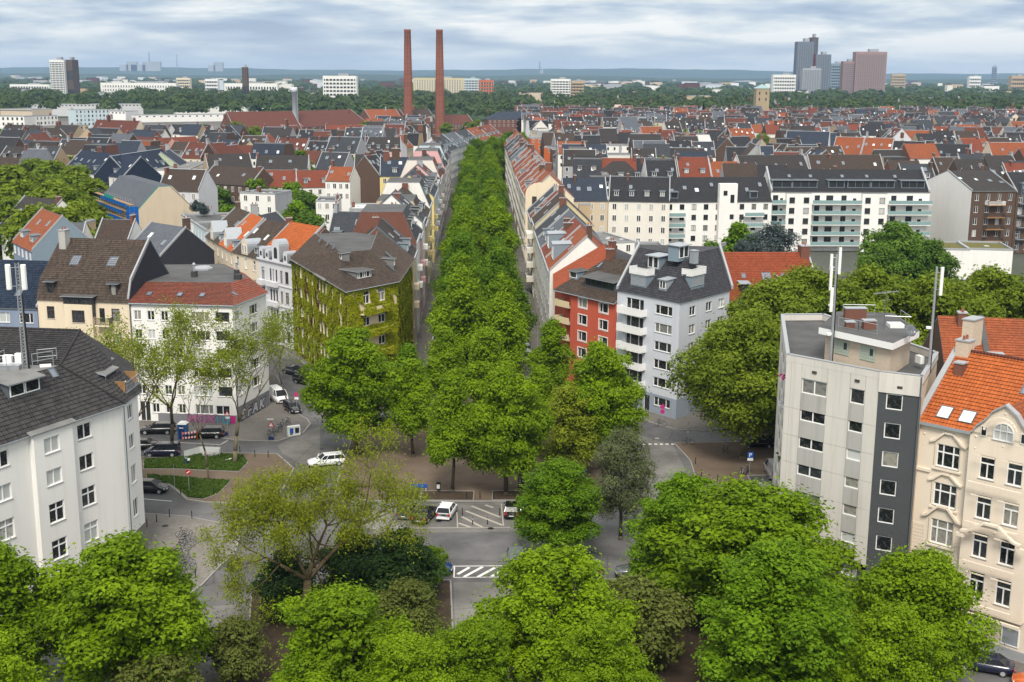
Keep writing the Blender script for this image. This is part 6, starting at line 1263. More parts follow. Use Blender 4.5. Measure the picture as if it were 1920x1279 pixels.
# --- house under scaffolding
r = thing('house_under_scaffold', 'house shell with new grey roof and blue netted scaffolding on the left', 'building', (-100, 325, 0))
A, B = Vector((-113, 336)), Vector((-93.5, 304)); u, n, L, ang = frame2(A, B); A2, B2 = A - n * 15, B - n * 15; wl = MB(); X = 14.0
facade(r, wl, A, B, 0, X, 'beige', [(a, z, 1.3, 1.9, 'cross', 'glass_dark') for z in (10.8, 7.4, 4.0) for a in (3, 7, 11, 15, 19, 23, 27, 31, 35)]); wallgrid(wl, B2, A2, 0, X, 'beige')
for a, b_ in ((A, A2), (B2, B)): wl.poly([Z(b_, 0), Z(a, 0), Z(a, X), Z(a.lerp(b_, .38), 20.2), Z(a.lerp(b_, .6), 20.2), Z(b_, X)], 'beige')
wl.build('wall', r); b = MB(); b.slab([Z(A, X + .2), Z(B, X + .2), Z(B.lerp(B2, .38), 20.3), Z(A.lerp(A2, .38), 20.3)], .2, 'slate_grey', 'scaffnet_green'); b.slab([Z(A.lerp(A2, .38), 20.3), Z(B.lerp(B2, .38), 20.3), Z(B.lerp(B2, .62), 20.3), Z(A.lerp(A2, .62), 20.3)], .2, 'slate_grey', 'scaffnet_green'); b.slab([Z(B2, X), Z(A2, X), Z(A.lerp(A2, .6), 20.2), Z(B.lerp(B2, .6), 20.2)], .2, 'slate_grey', 'zinc'); b.build('roof', r)
sc = thing('scaffolding', 'steel scaffolding with blue netting along the unfinished house', 'scaffolding', (-103, 318, 0)); b = MB(); bp = MB()
for k in range(15):
    for o_ in (.4, 1.5):
        p = A + u * (k * L / 14) + n * o_; b.tube(Z(p, 0), Z(p, 17 if k > 2 else 15), .04, None, 'steel', 4, False)
for z in (2, 4, 6, 8, 10, 12, 14, 16):
    for o_ in (.4, 1.5): b.tube(Z(A + n * o_, z), Z(B + n * o_, z), .035, None, 'steel', 4, False); b.tube(Z(A + n * o_, z + 1), Z(B + n * o_, z + 1), .03, None, 'steel', 4, False)
    bp.add(box8(Z(A + n * .4, z - .1), u.to_3d() * L, n.to_3d() * 1.1, (0, 0, .06), 'wood'))
b.build('tubes', sc); bp.build('planks', sc, kind='stuff')
for (a0, a1, z0, z1, m_) in ((4, 30, 13.1, 13.9, 'scaffnet'), (6, 32, 11.0, 11.9, 'scaffnet'), (8, 34, 15.1, 15.9, 'scaffnet'), (12, 22, 16.0, 16.8, 'scaffnet_green'), (L - 3, L, .5, 15.6, 'scaffnet'), (0, 3, 6, 14, 'scaffnet_green')):
    f = MB(); f.add(box8(Z(A + u * a0 + n * 1.55, z0), u.to_3d() * (a1 - a0), n.to_3d() * .03, (0, 0, z1 - z0), m_)); f.build('netting', sc)
f = MB(); f.add(box8(Z(B + n * 1.55, .5), u.to_3d() * .03, (-n).to_3d() * 2.2, (0, 0, 15), 'scaffnet')); f.build('netting', sc)
# ---------------------------------------------------------------- the avenue's two rows of houses
FOOT = []
_house = house
def house(name, label, E0, E1, ze, depth, *a, **k):
    FOOT.append((V2(E0), V2(E1), depth)); return _house(name, label, E0, E1, ze, depth, *a, **k)
ORD = ['first', 'second', 'third', 'fourth', 'fifth', 'sixth', 'seventh', 'eighth', 'ninth', 'tenth', 'eleventh', 'twelfth'] + ['%dth' % k if k % 10 not in (1, 2, 3) or 10 < k % 100 < 14 else '%d%s' % (k, {1: 'st', 2: 'nd', 3: 'rd'}[k % 10]) for k in range(13, 400)]
CN = dict(tile_dark='dark-tiled', tile_brown='brown-tiled', tile_black='black-tiled', tile_blue='blue-tiled', tile_orange='orange-tiled', tile_red='red-tiled', tile_brownred='rust-tiled', slate='slate-roofed', slate_grey='grey-slated', slate_blue='blue-slated', felt='flat-roofed', felt_light='pale flat-roofed')
WN = dict(white='white', offwhite='off-white', cream='cream', cream2='cream', yellow='yellow', yellow2='straw-yellow', greywhite='grey-white', pink='pink', beige='beige', grey='grey', brick_brown='brown brick', brick_red='red brick', tan='tan', paleblue='pale blue', lightgrey='light grey', orangewall='orange', pinkpl='salmon')
leftrow = [(213, 226, 'cream2', 'tile_dark', 16.2), (226.2, 239, 'white', 'slate', 17.6), (239.2, 251, 'pink', 'tile_dark', 16.5), (251.2, 262, 'white', 'slate', 18.2), (262.2, 276, 'beige', 'tile_brown', 16), (276.2, 290, 'yellow', 'tile_brown', 16.5), (290.2, 303, 'yellow', 'slate', 17.5),
           (317, 332, 'yellow', 'slate_blue', 17), (332.2, 346, 'greywhite', 'tile_dark', 16.8), (346.2, 360, 'paleblue', 'felt', 18), (360.2, 374, 'pink', 'tile_brownred', 16.5), (374.2, 390, 'offwhite', 'tile_red', 17), (390.2, 404, 'greywhite', 'tile_dark', 17), (404.2, 420, 'cream', 'tile_red', 16), (420.2, 437, 'pink', 'slate', 17), (437.2, 452, 'white', 'tile_dark', 16.5), (452.2, 470, 'paleblue', 'tile_brown', 17), (470.2, 487, 'cream', 'slate_grey', 16.5), (487.2, 505, 'pink', 'tile_dark', 17)]
for k, (y0, y1, wm, rf, ze) in enumerate(leftrow):
    lod = 2 if y0 < 270 else 1
    r, sl = house('avenue_house', f'{WN[wm]} {CN[rf]} house, {ORD[k + 1]} past the ivy corner along the avenue\'s left', (XL(y0), y0), (XL(y1), y1), ze, 12.5, 5.6, rf, wm, 'houses lining the avenue on the left', lod, 5, 3 if y1 - y0 < 14 else 4, style='flat' if rf == 'felt' else ('gable', 'mansard', 'gable', 'gable', 'mansard')[k % 5], copem='zinc_dark', sky=2, dorm=(2, 3, 1)[k % 3], chim=1, wstyle='cross', wh=1.95, fh=3.3, gable='brick_red' if k in (0, 1) else ('white' if k in (3, 6) else None), dmat=('zinc_blue', 'felt')[k % 2], seed=k)
    if k == 7:
        for x in (-2.2, -5.4, -8.6):
            for z in (14.2, 10.9, 7.6, 4.3, 1.0): win(r, (XL(y0) + x, y0 - .02, z), 0, 1.2, 1.8, 'cross', depth=-.03, sill=False)
    if lod == 2 or k < 12:
        b = MB(); p = sl.E + sl.u * (sl.L * .3) 
        for z in (ze - 6, ze - 9.3): b.add(box8((*p, z), sl.u.to_3d() * 2.4, sl.n.to_3d() * .9, (0, 0, .95), wm))
        b2 = MB(); b2.add(box8((*sl.E, ze - .35), sl.u.to_3d() * sl.L, sl.n.to_3d() * .35, (0, 0, .35), 'coping')); b2.build('cornice', r)
        for z in (ze - 6, ze - 9.3):
            b = MB(); b.add(box8((*p, z), sl.u.to_3d() * 2.4, sl.n.to_3d() * .9, (0, 0, .95), wm)); b.build('balcony', r)
rightrow = [(205, 219, 'white', 'tile_orange', 15.6), (219.2, 233, 'white', 'tile_red', 15.6), (233.2, 248, 'offwhite', 'slate_grey', 15.4), (248.2, 261, 'offwhite', 'slate', 15.5), (261.2, 276, 'yellow2', 'tile_brown', 16.5), (276.2, 290, 'cream', 'tile_red', 15.5), (290.2, 301, 'cream', 'slate', 15.5),
            (317, 334, 'cream', 'tile_orange', 17.0), (334.2, 349, 'cream2', 'tile_orange', 16.5), (349.2, 364, 'beige', 'tile_orange', 16.5), (364.2, 380, 'cream', 'tile_red', 16.6), (380.2, 396, 'yellow2', 'tile_orange', 16.4), (396.2, 414, 'cream', 'tile_orange', 16.6), (414.2, 432, 'yellow2', 'tile_red', 16.3), (432.2, 450, 'cream', 'tile_orange', 16.6), (450.2, 470, 'offwhite', 'slate_grey', 17), (470.2, 492, 'cream', 'tile_dark', 16.5), (492.2, 515, 'yellow2', 'tile_red', 16.2), (515.2, 540, 'cream', 'slate', 16.5), (540.2, 566, 'offwhite', 'tile_dark', 16), (566.2, 595, 'cream', 'tile_orange', 16)]
for k, (y0, y1, wm, rf, ze) in enumerate(rightrow):
    lod = 2 if y0 < 250 else 1
    r, sl = house('avenue_house', f'{WN[wm]} {CN[rf]} house, {ORD[k + 1]} beyond the red house along the avenue\'s right', (XR(y1), y1), (XR(y0), y0), ze, 12.5, 5.8, rf, wm, 'houses lining the avenue on the right', lod, 5, 3 if y1 - y0 < 15 else 5, sky=2, dorm=(0, 0, 2, 0, 0, 1)[k % 6], chim=1, wstyle='cross', wh=1.95, fh=3.3, gable='white' if k < 2 else None, seed=40 + k)
    if k < 2:  # tall zinc dormer on the two white houses at the bend
        sl.dormer(r, sl.L * .45, .9, 4.2, 2.9, 'zinc_blue', 'zinc', 2, 'one', over=.1)
    if k < 12:
        b2 = MB(); b2.add(box8((*sl.E, ze - .35), sl.u.to_3d() * sl.L, sl.n.to_3d() * .35, (0, 0, .35), 'coping')); b2.build('cornice', r)
    if k == 4:
        for z in (13, 9.8, 6.6, 3.4):
            b = MB(); p = sl.E + sl.u * 2; b.add(box8((*p, z - .2), sl.u.to_3d() * 6, sl.n.to_3d() * 1.5, (0, 0, 1.15), 'offwhite')); b.build('balcony', r)
    if k == 7:  # cream corner house with rounded gables
        p0 = V2((XR(317), 316.8)); q0 = V2((XR(317) + 17, 316.8))
        f = MB(); f.poly([(p0.x, p0.y - .3, 0), (p0.x + 7, p0.y - .3, 0), (p0.x + 7, p0.y - .3, 18)] + [(p0.x + 3.5 + 3.5 * math.cos(t), p0.y - .3, 18 + 3.0 * math.sin(t)) for t in np.linspace(.1, math.pi - .1, 9)] + [(p0.x, p0.y - .3, 18)], 'cream'); f.build('rounded_gable', r)
        for x in (2.3, 4.7):
            for z in (15, 11.2, 7.4, 3.6): win(r, (p0.x + x, p0.y - .32, z), 0, 1.2, 2.4, 'cross', 'frame_brown', depth=-.02, sill=False)
bend = [((-27.5, 522), (-24.5, 548), 'greywhite', 'slate'), ((-24.4, 549), (-20.8, 574), 'lightgrey', 'slate_grey'), ((-20.6, 575), (-16.4, 602), 'white', 'slate'), ((-16.2, 603), (-11.5, 632), 'offwhite', 'tile_orange'), ((-11.3, 633), (-6, 664), 'cream', 'tile_red')]
for k, (a, b_, wm, rf) in enumerate(bend):
    house('avenue_house', f'{WN[wm]} {CN[rf]} house, {ORD[k]} on the bend where the avenue\'s left row ends', a, b_, 16.5, 14, 5.5, rf, wm, 'houses lining the avenue on the left', 1, 4, 8, sky=2, dorm=3, chim=1, wh=1.9, fh=3.3, seed=80 + k)
# ---------------------------------------------------------------- roofs one can tell apart in the middle distance
def HP(p0, p1, ze, depth, rise, rf, wm, label, **k):
    kw = dict(lod=1, rows=2, sky=2, chim=1); kw.update(k)
    if kw['lod'] and kw['rows'] == 0 and 'firewall' not in kw.get('name', ''): kw['rows'] = 2
    return house(kw.pop('name', 'row_house'), label, G(*p0, ze), G(*p1, ze), ze, depth, rise, rf, wm, **kw)
HP((153, 273), (307, 281), 13, 11, 5, 'tile_brownred', 'pinkpl', 'long salmon-pink terrace with rust-red roof behind the dark blue roof', rows=2, cols=16, sky=0, cope=False, name='terrace')
HP((307, 281), (383, 276), 13, 11, 5, 'tile_red', 'pinkpl', 'shorter salmon terrace with red roof, right of the long salmon one', rows=1, cols=8, sky=0, dorm=2, cope=False, name='terrace')
HP((120, 318), (230, 333), 14, 14, 6.5, 'tile_blue', 'white', 'long white house with dark blue roof and rows of skylights, left wing', rows=1, cols=10, sky=9, dorm=3, name='terrace', gable='tile_blue')
HP((240, 330), (335, 312), 14, 12, 6.5, 'tile_blue', 'white', 'dark blue roofed right wing with skylights next to the green house', rows=1, cols=8, sky=8, dorm=2, name='terrace', gable='tile_blue')
HP((336, 312), (352, 306), 14.5, 13, 5, 'slate_blue', 'greenpl', 'narrow green house beside the dark blue roof', rows=2, cols=3, sky=0)
HP((352, 318), (388, 303), 15, 13, 0, 'felt_light', 'white', 'white modern house with stepped flat roofs, left of the dark roofs', style='flat', rows=2, cols=5)
HP((38, 240), (166, 234), 17, 12, 0, 'felt', 'sandblock', 'pale yellow flat-roofed block with balconies on the far left', style='flat', rows=4, cols=14, fm='frame_brown', chim=2, name='apartment_block', cat='building', sky=0)
HP((-60, 217), (45, 218), 22, 14, 0, 'felt_light', 'white', 'white six-storey slab block at the left edge', style='flat', rows=6, cols=12, fm='frame_dark', name='apartment_block', cat='building', chim=2, sky=0)
HP((52, 218), (108, 216), 20, 12, 0, 'felt_light', 'white', 'white slab block with dark stair strip, right of the edge block', style='flat', rows=4, cols=8, fm='frame_dark', name='apartment_block', cat='building', sky=0)
HP((140, 206), (205, 205), 20, 12, 0, 'felt_light', 'paleblue', 'pale blue and cream office block by the rail yard', style='flat', rows=4, cols=9, fm='frame_dark', name='office_block', cat='building', sky=0)
HP((168, 252), (250, 255), 14, 12, 8, 'tile_brownred', 'cream', 'house with high rusty brown roof behind the salmon terrace', rows=1, dorm=1)
HP((272, 251), (312, 252), 14, 11, 5, 'slate_grey', 'white', 'grey-slated house between the rusty and the dark roof', rows=1)
HP((314, 251), (392, 252), 14, 11, 5, 'tile_black', 'white', 'dark-roofed house with five small dormers behind the salmon terrace', rows=0, dorm=5, dw=1.3)
HP((0, 421), (70, 430), 13, 14, 6, 'tile_dark', 'white', 'broad brown-grey roof at the left edge below the big trees', rows=1)
HP((24, 452), (60, 470), 13, 13, 6.5, 'tile_orange', 'bluegrey', 'grey-clad house with orange roof and two tall zinc dormers', rows=0, sky=2, dorm=2, dw=2.6, gable='zinc_blue', chim=0)
HP((88, 470), (150, 470), 12.5, 11, 5, 'slate_grey', 'offwhite', 'blue-grey slated roof right of the grey-clad house', rows=0, sky=2)
HP((168, 474), (232, 476), 13, 12, 6, 'tile_brown', 'white', 'brown-tiled roof with white gable edge in front of the scaffolding', rows=0, sky=0, gable='white')
HP((236, 470), (300, 482), 14, 12, 5, 'slate_grey', 'darkgable', 'dark house with grey roof and wooden terrace behind the cream house', rows=0, sky=2, gable='darkgable')
HP((505, 455), (560, 440), 12, 11, 5, 'slate', 'brick_brown', 'low slate roof in the courtyard behind the orange roof', rows=1, dorm=2)
HP((610, 460), (690, 462), 15, 12, 6, 'slate', 'brick_red', 'slate roof with brick gable just behind the ivy house', rows=1, dorm=2, gable='brick_red')
HP((390, 318), (475, 316), 14, 12, 5, 'tile_dark', 'tan', 'dark tiled roof with tan wall left of the courtyard trees', rows=0)
HP((376, 342), (470, 348), 13, 13, 5, 'tile_brown', 'brick_brown', 'brown roof with chimney above the garden trees', rows=0, chim=2)
HP((478, 317), (578, 317), 14, 11, 4.5, 'tile_dark', 'white', 'dark long roof behind the red-orange garden roofs', rows=0)
HP((485, 350), (555, 350), 12, 10, 5, 'tile_red', 'white', 'red roof beyond the left garden, left half of a pair', rows=0, sky=2)
HP((557, 351), (625, 350), 12, 10, 5, 'tile_red', 'white', 'red roof with two small gables, right half of the garden pair', rows=0, sky=2, dorm=2, dw=1.3)
HP((592, 376), (634, 376), 13, 12, 0, 'felt', 'white', 'white house with roof terrace and plants left of the avenue', style='flat', rows=2, cols=3)
HP((610, 339), (656, 340), 15, 11, 4, 'tile_orange', 'white', 'small white house with bright orange roof and roofed terrace', rows=2, cols=4)
HP((664, 316), (706, 316), 15.5, 11, 4.5, 'tile_dark', 'white', 'dark-tiled house between orange roof and blue roof', rows=1)
HP((712, 330), (768, 330), 16, 13, 5.5, 'slate_blue', 'yellow', 'yellow house with dark blue steep roof near the avenue\'s left side', rows=1, sky=2, dorm=1)
HP((655, 391), (722, 391), 14, 13, 0, 'panel_white', 'grey', 'flat white membrane roof with pipes left of the avenue', style='flat', rows=1)
HP((640, 282), (683, 283), 15.5, 12, 5.5, 'slate_blue', 'offwhite', 'off-white house with dark blue roof left of the pink one', rows=2, cols=5)
HP((684, 283), (752, 283), 15.5, 12, 5.5, 'tile_dark', 'pink', 'pink house with dark roof and four small dormers', rows=2, cols=7, dorm=4, dw=1.4)
HP((512, 277), (610, 279), 14, 12, 5, 'tile_black', 'offwhite', 'black-roofed house left of the off-white pair', rows=1)
HP((610, 252), (685, 252), 14, 12, 5, 'tile_red', 'cream', 'small red roof in front of the brick halls', rows=0)
# right of the avenue
HP((1056, 376), (1140, 376), 15, 12, 5.5, 'slate_blue', 'beige', 'dark blue roof with four skylights right of the avenue', rows=4, sky=4)
HP((1141, 376), (1256, 378), 15, 12, 6, 'tile_black', 'offwhite', 'black-tiled roof with white dormers beside the long apartment row', rows=4, sky=1, dorm=4, dw=1.4)
HP((1086, 382), (1196, 380), 14.2, 4, 0, 'felt', 'tan', 'long tan firewall with flat top behind the roof terraces', style='flat', rows=0, sky=0, chim=0, name='firewall', cat='building')
HP((1118, 455), (1190, 452), 10.5, 18, 0, 'felt_light', 'white', 'white annexe with dome skylights behind the red house', style='flat', rows=0, sky=6, chim=0)
HP((1165, 470), (1255, 470), 7.5, 16, 0, 'felt_light', 'white', 'low white wing with planted roof terrace', style='flat', rows=1, cols=4, sky=0, chim=0, ww=2.0, wh=2.0)
HP((1118, 340), (1212, 340), 15, 12, 6, 'tile_dark', 'tan', 'dark hipped roof with three arched white dormers', rows=0, style='hip', dorm=3, dw=1.7, sky=0)
HP((1213, 338), (1272, 338), 15.5, 12, 6, 'tile_black', 'white', 'black roof with little white gable and skylights', rows=0, dorm=2)
HP((1273, 332), (1334, 332), 16, 12, 6, 'tile_red', 'brick_brown', 'red-orange roof with white dormer walls in the middle right', rows=0, sky=1, dorm=2)
HP((1335, 334), (1392, 334), 15, 11, 5, 'tile_orange', 'cream', 'bright orange roof right of the red-orange one', rows=0, sky=2)
HP((1393, 328), (1520, 326), 16, 12, 6, 'tile_dark', 'white', 'long dark roof behind the long apartment block', rows=0, sky=3)
HP((1521, 326), (1660, 326), 16, 12, 6, 'tile_brown', 'white', 'long dark brown roof farther right behind the apartment block', rows=0, sky=3)
HP((1558, 292), (1612, 294), 14, 14, 8, 'tile_orange', 'brick_brown', 'left of two big orange roofs with cut-in terraces, brown brick walls', rows=1, cols=5, sky=3, fm='frame_white')
HP((1613, 294), (1668, 296), 14, 14, 8, 'tile_orange', 'brick_brown', 'right of two big orange roofs with cut-in terraces, brown brick walls', rows=1, cols=5, sky=4)
HP((1669, 296), (1730, 298), 14, 13, 7, 'tile_black', 'white', 'black roof right of the two big orange roofs', rows=1, cols=5, sky=3, dorm=1)
HP((1733, 300), (1822, 302), 14, 13, 6.5, 'tile_black', 'offwhite', 'black roof with three white dormers near the dark fir', rows=1, cols=7, dorm=3)
HP((1862, 300), (1935, 300), 14, 13, 7, 'tile_orange', 'cream', 'orange roof with solar panels at the right edge', rows=0)
HP((1470, 282), (1552, 284), 13, 16, 9, 'slate_blue', 'offwhite', 'big smooth dark blue roof in the right roofscape', rows=0, sky=0)
HP((1315, 228), (1432, 228), 13, 16, 6, 'tile_black', 'brick_red', 'long red brick school wing with black skylit roof', rows=1, cols=14, sky=10, chim=2, lod=0, name='brick_school', cat='building')
HP((915, 224), (1017, 224), 13, 22, 6, 'slate_blue', 'brick_red', 'brick school with blue slate hipped roof at the avenue\'s far end', rows=2, cols=12, style='hip', sky=0, lod=0, name='brick_school', cat='building', chim=2)
HP((995, 259), (1040, 259), 17, 12, 0, 'felt', 'orangewall', 'orange house with arched windows right of the avenue\'s end', style='flat', rows=2, cols=4)
HP((1020, 276), (1060, 277), 14, 10, 0, 'felt', 'orangewall', 'lower orange cube house with railing on its roof', style='flat', rows=1, cols=2)
HP((1090, 258), (1132, 258), 15, 11, 4, 'tile_red', 'cream', 'cream house with bright red mansard and four little dormers', rows=2, cols=3, style='mansard', dorm=0, sky=0)
HP((1133, 260), (1160, 260), 15, 11, 4, 'slate', 'cream2', 'cream house with dark dormer band next to the red mansard', rows=2, cols=3, style='mansard', sky=0)
# brick engine halls and chimneys
for (p0, p1, ze, d_, rs_, rf, lab) in (((440, 244), (566, 242), 9, 40, 12, 'tile_brownred', 'broad rust-red hall roof left of the steel flue'), ((568, 238), (692, 233), 9, 40, 11, 'tile_brownred', 'rust-red gabled brick hall right of the steel flue'), ((700, 233), (760, 232), 9, 34, 11, 'tile_orange', 'brick hall with orange roof left of the brick chimneys'), ((768, 232), (822, 231), 9, 34, 11, 'tile_brown', 'brick hall with brown roof between the two chimneys'), ((826, 233), (890, 232), 8, 26, 7, 'tile_brownred', 'rust-roofed brick hall at the right chimney\'s foot')):
    HP(p0, p1, ze, d_, rs_, rf, 'brick_red', lab, lod=0, rows=1, cols=10, sky=0, chim=0, name='brick_hall', cat='building', wh=3, cope=True)
for k, (x, lab) in enumerate(((-84.2, 'left of the two tall round brick chimneys'), (-58.9, 'right of the two tall round brick chimneys'))):
    o = thing('factory_chimney', lab, 'chimney', (x, 1000, 0)); b = MB(); b.lathe([(4.0, 0), (3.75, 20), (3.3, 45), (2.95, 65), (2.62, 81), (2.75, 81.2), (2.75, 82.6), (2.2, 82.6), (2.2, 80)], 'brick_chimney', 28); b.build('shaft', o, world=False, smooth=True)
    for j in range(26):
        z = 6 + j * 2.95; rr = 4.0 - (4.0 - 2.62) * z / 81; b = MB(); b.lathe([(rr - .05, 0), (rr + .07, .02), (rr + .07, .16), (rr - .05, .18)], 'frame_brown', 24, (0, 0, z)); b.build('iron_band', o, world=False)
    b = MB(); b.tube((0, -3.95, 2), (0, -2.7, 81), .12, None, 'frame_dark', 4); b.build('ladder', o, world=False)
o = thing('steel_flue', 'pale blue steel flue standing behind the rust-red halls', 'chimney', (-163, 930, 0)); b = MB(); b.lathe([(2.0, 0), (1.8, 34), (2.4, 34.2), (2.4, 38), (1.7, 38)], 'lightgrey', 14); b.build('shaft', o, world=False, smooth=True); b = MB(); b.tube((2.2, 0, 0), (2.2, 0, 35), .3, None, 'zinc', 5); b.build('pipe', o, world=False)
o = thing('stone_tower', 'square stone church tower with green pyramid roof above the right roofscape', 'tower', (228, 1150, 0)); b = MB(); b.box((0, 0, 0), (12, 12, 37), 'stone'); b.build('shaft', o, world=False)
b = MB(); b.lathe([(9.2, 37), (.1, 41)], 'glass_green', 4); me = b.mesh('roof'); q = mkobj('roof', me, o); q.rotation_euler = (0, 0, R(45))
for x in (-3, 3):
    for z in (26, 31.5): b = MB(); b.box((x, -6.02, z), (1.1, .2, 2.6), 'black'); b.build('window', o, world=False)
# rail sheds and depots
for k, (p0, p1, ze, d_, wm, lab) in enumerate((((55, 196), (268, 195), 13, 30, 'greywhite', 'long pale depot with window band behind the rail yard'), ((140, 208), (235, 209), 10, 30, 'white', 'white depot in front of the long pale one'), ((330, 201), (560, 200), 9, 22, 'white', 'long low white goods shed beside the tracks'), ((560, 196), (655, 194), 11, 24, 'grey', 'grey goods shed right of the white one'), ((255, 216), (440, 214), 7, 18, 'white', 'low platform roof nearest the tracks'), ((0, 204), (60, 205), 12, 30, 'beige', 'beige depot at the left edge'), ((682, 190), (740, 190), 13, 24, 'white', 'white office behind the brick halls'))):
    HP(p0, p1, ze, d_, 0, 'felt_light', wm, lab, lod=0, rows=1, cols=30 if k == 0 else 14, style='flat', sky=0, chim=0, name='depot', cat='building', ww=2.2, wh=1.5)
# ---------------------------------------------------------------- far towers and blocks
def block(name, label, px0, px1, ytop, Y, dep, wm, bands, dark='glass_dark', side=None, z0=0, bandm=None, rz=0.0):
    """far slab: px0..px1 across, its roof at photo row ytop, standing Y metres away"""
    def at(p):
        x = (p - 960) / FPX; y = -(ytop - 639.5) / FPX; x, y = math.cos(ROLL) * x - math.sin(ROLL) * y, math.sin(ROLL) * x + math.cos(ROLL) * y
        d = (x, math.cos(PITCH) + y * math.sin(PITCH), -math.sin(PITCH) + y * math.cos(PITCH)); return d[0] / d[1] * Y, CAM_H + d[2] / d[1] * Y
    (x0, h), (x1, _) = at(px0), at(px1); xm = (x0 + x1) / 2
    o = thing(name, label, 'building', (xm, Y, 0), rz); W = x1 - x0; b = MB(); b.box((0, dep / 2, 0), (W, dep, h), wm, 0, [wm, 'felt', wm, side or wm, wm, side or wm]); b.build('wall', o, world=False)
    fl = MB(); bm_ = bandm or wm; n_ = bands
    for k in range(n_):
        z = h * (.06 + .9 * k / n_); fl.box((0, -.12, z), (W * .94, .3, h * .9 / n_ * .5), dark)
        for j in range(max(2, int(W / 5))): fl.box((-W * .47 + (j + .5) * W * .94 / max(2, int(W / 5)), -.25, z), (W * .02 + .35, .3, h * .9 / n_ * .5), bm_)
    fl.build('window_band', o, world=False, kind='stuff')
    b = MB(); b.box((W * .1, dep / 2, h), (W * .3, dep * .5, h * .05 + 1), 'grey'); b.build('roof_plant', o, world=False); return o, W, h
block('high_rise', 'white-banded brown tower block on the far left skyline', 92, 119, 112, 2100, 22, 'white', 21, 'glass_dark', bandm='white')
block('high_rise', 'plain brown slab joined to the white-banded left tower', 121, 135, 112, 2110, 30, 'brick_brown', 2)
block('high_rise', 'twin-topped dark brick tower above the left woods', 453, 463, 126, 1900, 10, 'brick_brown', 1)
block('high_rise', 'tallest stepped grey tower on the right skyline', 1496, 1527, 78, 2750, 30, 'towergrey', 40, 'zinc_dark', bandm='grey')
block('high_rise', 'narrow dark rear slab of the tallest tower', 1523, 1535, 70, 2775, 36, 'brick_brown', 42, 'zinc_dark')
block('high_rise', 'lower stepped tower with reddish edge, right of the tallest', 1531, 1559, 102, 2740, 30, 'towergrey', 30, 'zinc_dark', 'redpl', bandm='grey')
block('high_rise', 'stepped grey podium block before the tall towers', 1506, 1540, 128, 2700, 24, 'grey', 14, 'zinc_dark', bandm='grey')
block('high_rise', 'broad rose-brown court tower with window grid', 1606, 1664, 97, 2790, 30, 'rose', 24, 'zinc_dark', bandm='rose')
block('high_rise', 'lower rose-brown court wing left of the broad tower', 1582, 1604, 115, 2800, 26, 'rose', 17, 'zinc_dark', bandm='rose')
block('high_rise', 'teal glass block between the tall towers', 1559, 1582, 119, 3300, 26, 'zinc_blue', 10)
block('apartment_block', 'white stepped apartment house on the far left of the chimneys', 605, 668, 142, 1750, 20, 'white', 8)
block('apartment_block', 'long yellow and white housing slab behind the chimneys', 775, 870, 146, 2400, 22, 'yellow2', 8, bandm='white')
block('apartment_block', 'pale blue end of the long housing slab', 870, 898, 147, 2395, 22, 'paleblue', 8, bandm='white')
block('apartment_block', 'orange block at the right end of the housing slab', 898, 925, 150, 2390, 22, 'car_orange', 6, bandm='cream')
block('office_block', 'white-gridded office slab right of the avenue\'s axis', 1033, 1070, 148, 2100, 20, 'white', 9, 'glass_dark')
block('office_block', 'tan office wing next to the white-gridded slab', 1071, 1095, 152, 2110, 20, 'tan', 7)
block('apartment_block', 'white stepped building left of the tallest tower', 1450, 1493, 140, 2500, 20, 'white', 7)
block('apartment_block', 'low white terraces on the left below the banded tower', 18, 92, 158, 2300, 16, 'white', 4)
block('apartment_block', 'long white stepped terraces right of the banded tower', 188, 330, 155, 2250, 16, 'white', 4)
block('apartment_block', 'long white terraces below the dark brick tower', 420, 520, 156, 2200, 16, 'white', 3)
block('apartment_block', 'cream block on the left horizon woods', 330, 356, 146, 3000, 16, 'cream', 5)
block('apartment_block', 'small white block right of the cream one', 384, 408, 148, 2900, 16, 'white', 4)
block('high_rise', 'lone dark tower on the far right horizon', 1863, 1870, 125, 5200, 14, 'bluegrey', 10)
block('apartment_block', 'white stepped block on the far right', 1818, 1840, 143, 3600, 16, 'white', 5)
block('apartment_block', 'brown block at the far right edge', 1897, 1925, 142, 3000, 16, 'tan', 5)
block('apartment_block', 'grey-brown block right of the court tower', 1673, 1699, 139, 3800, 16, 'tan', 6)
b = MB(); rs = np.random.RandomState(8)
for k in range(230):
    Y = rs.uniform(1900, 6500); x = rs.uniform(-.44, .44) * Y; w_ = rs.uniform(14, 60); h_ = rs.uniform(9, 20) + 9 * (Y > 3000); m_ = ('white', 'offwhite', 'lightgrey', 'beige', 'tan', 'tile_brownred', 'grey')[rs.randint(7)]
    b.box((x, Y, 0), (w_, 14, h_), m_, rs.uniform(-.3, .3)); b.box((x, Y, h_), (w_ * .9, 12, rs.uniform(.5, 3)), 'tile_dark' if k % 3 else 'grey', 0)
tag(b.build('distant_buildings'), 'scattered pale buildings among the far woods', 'buildings', kind='stuff')
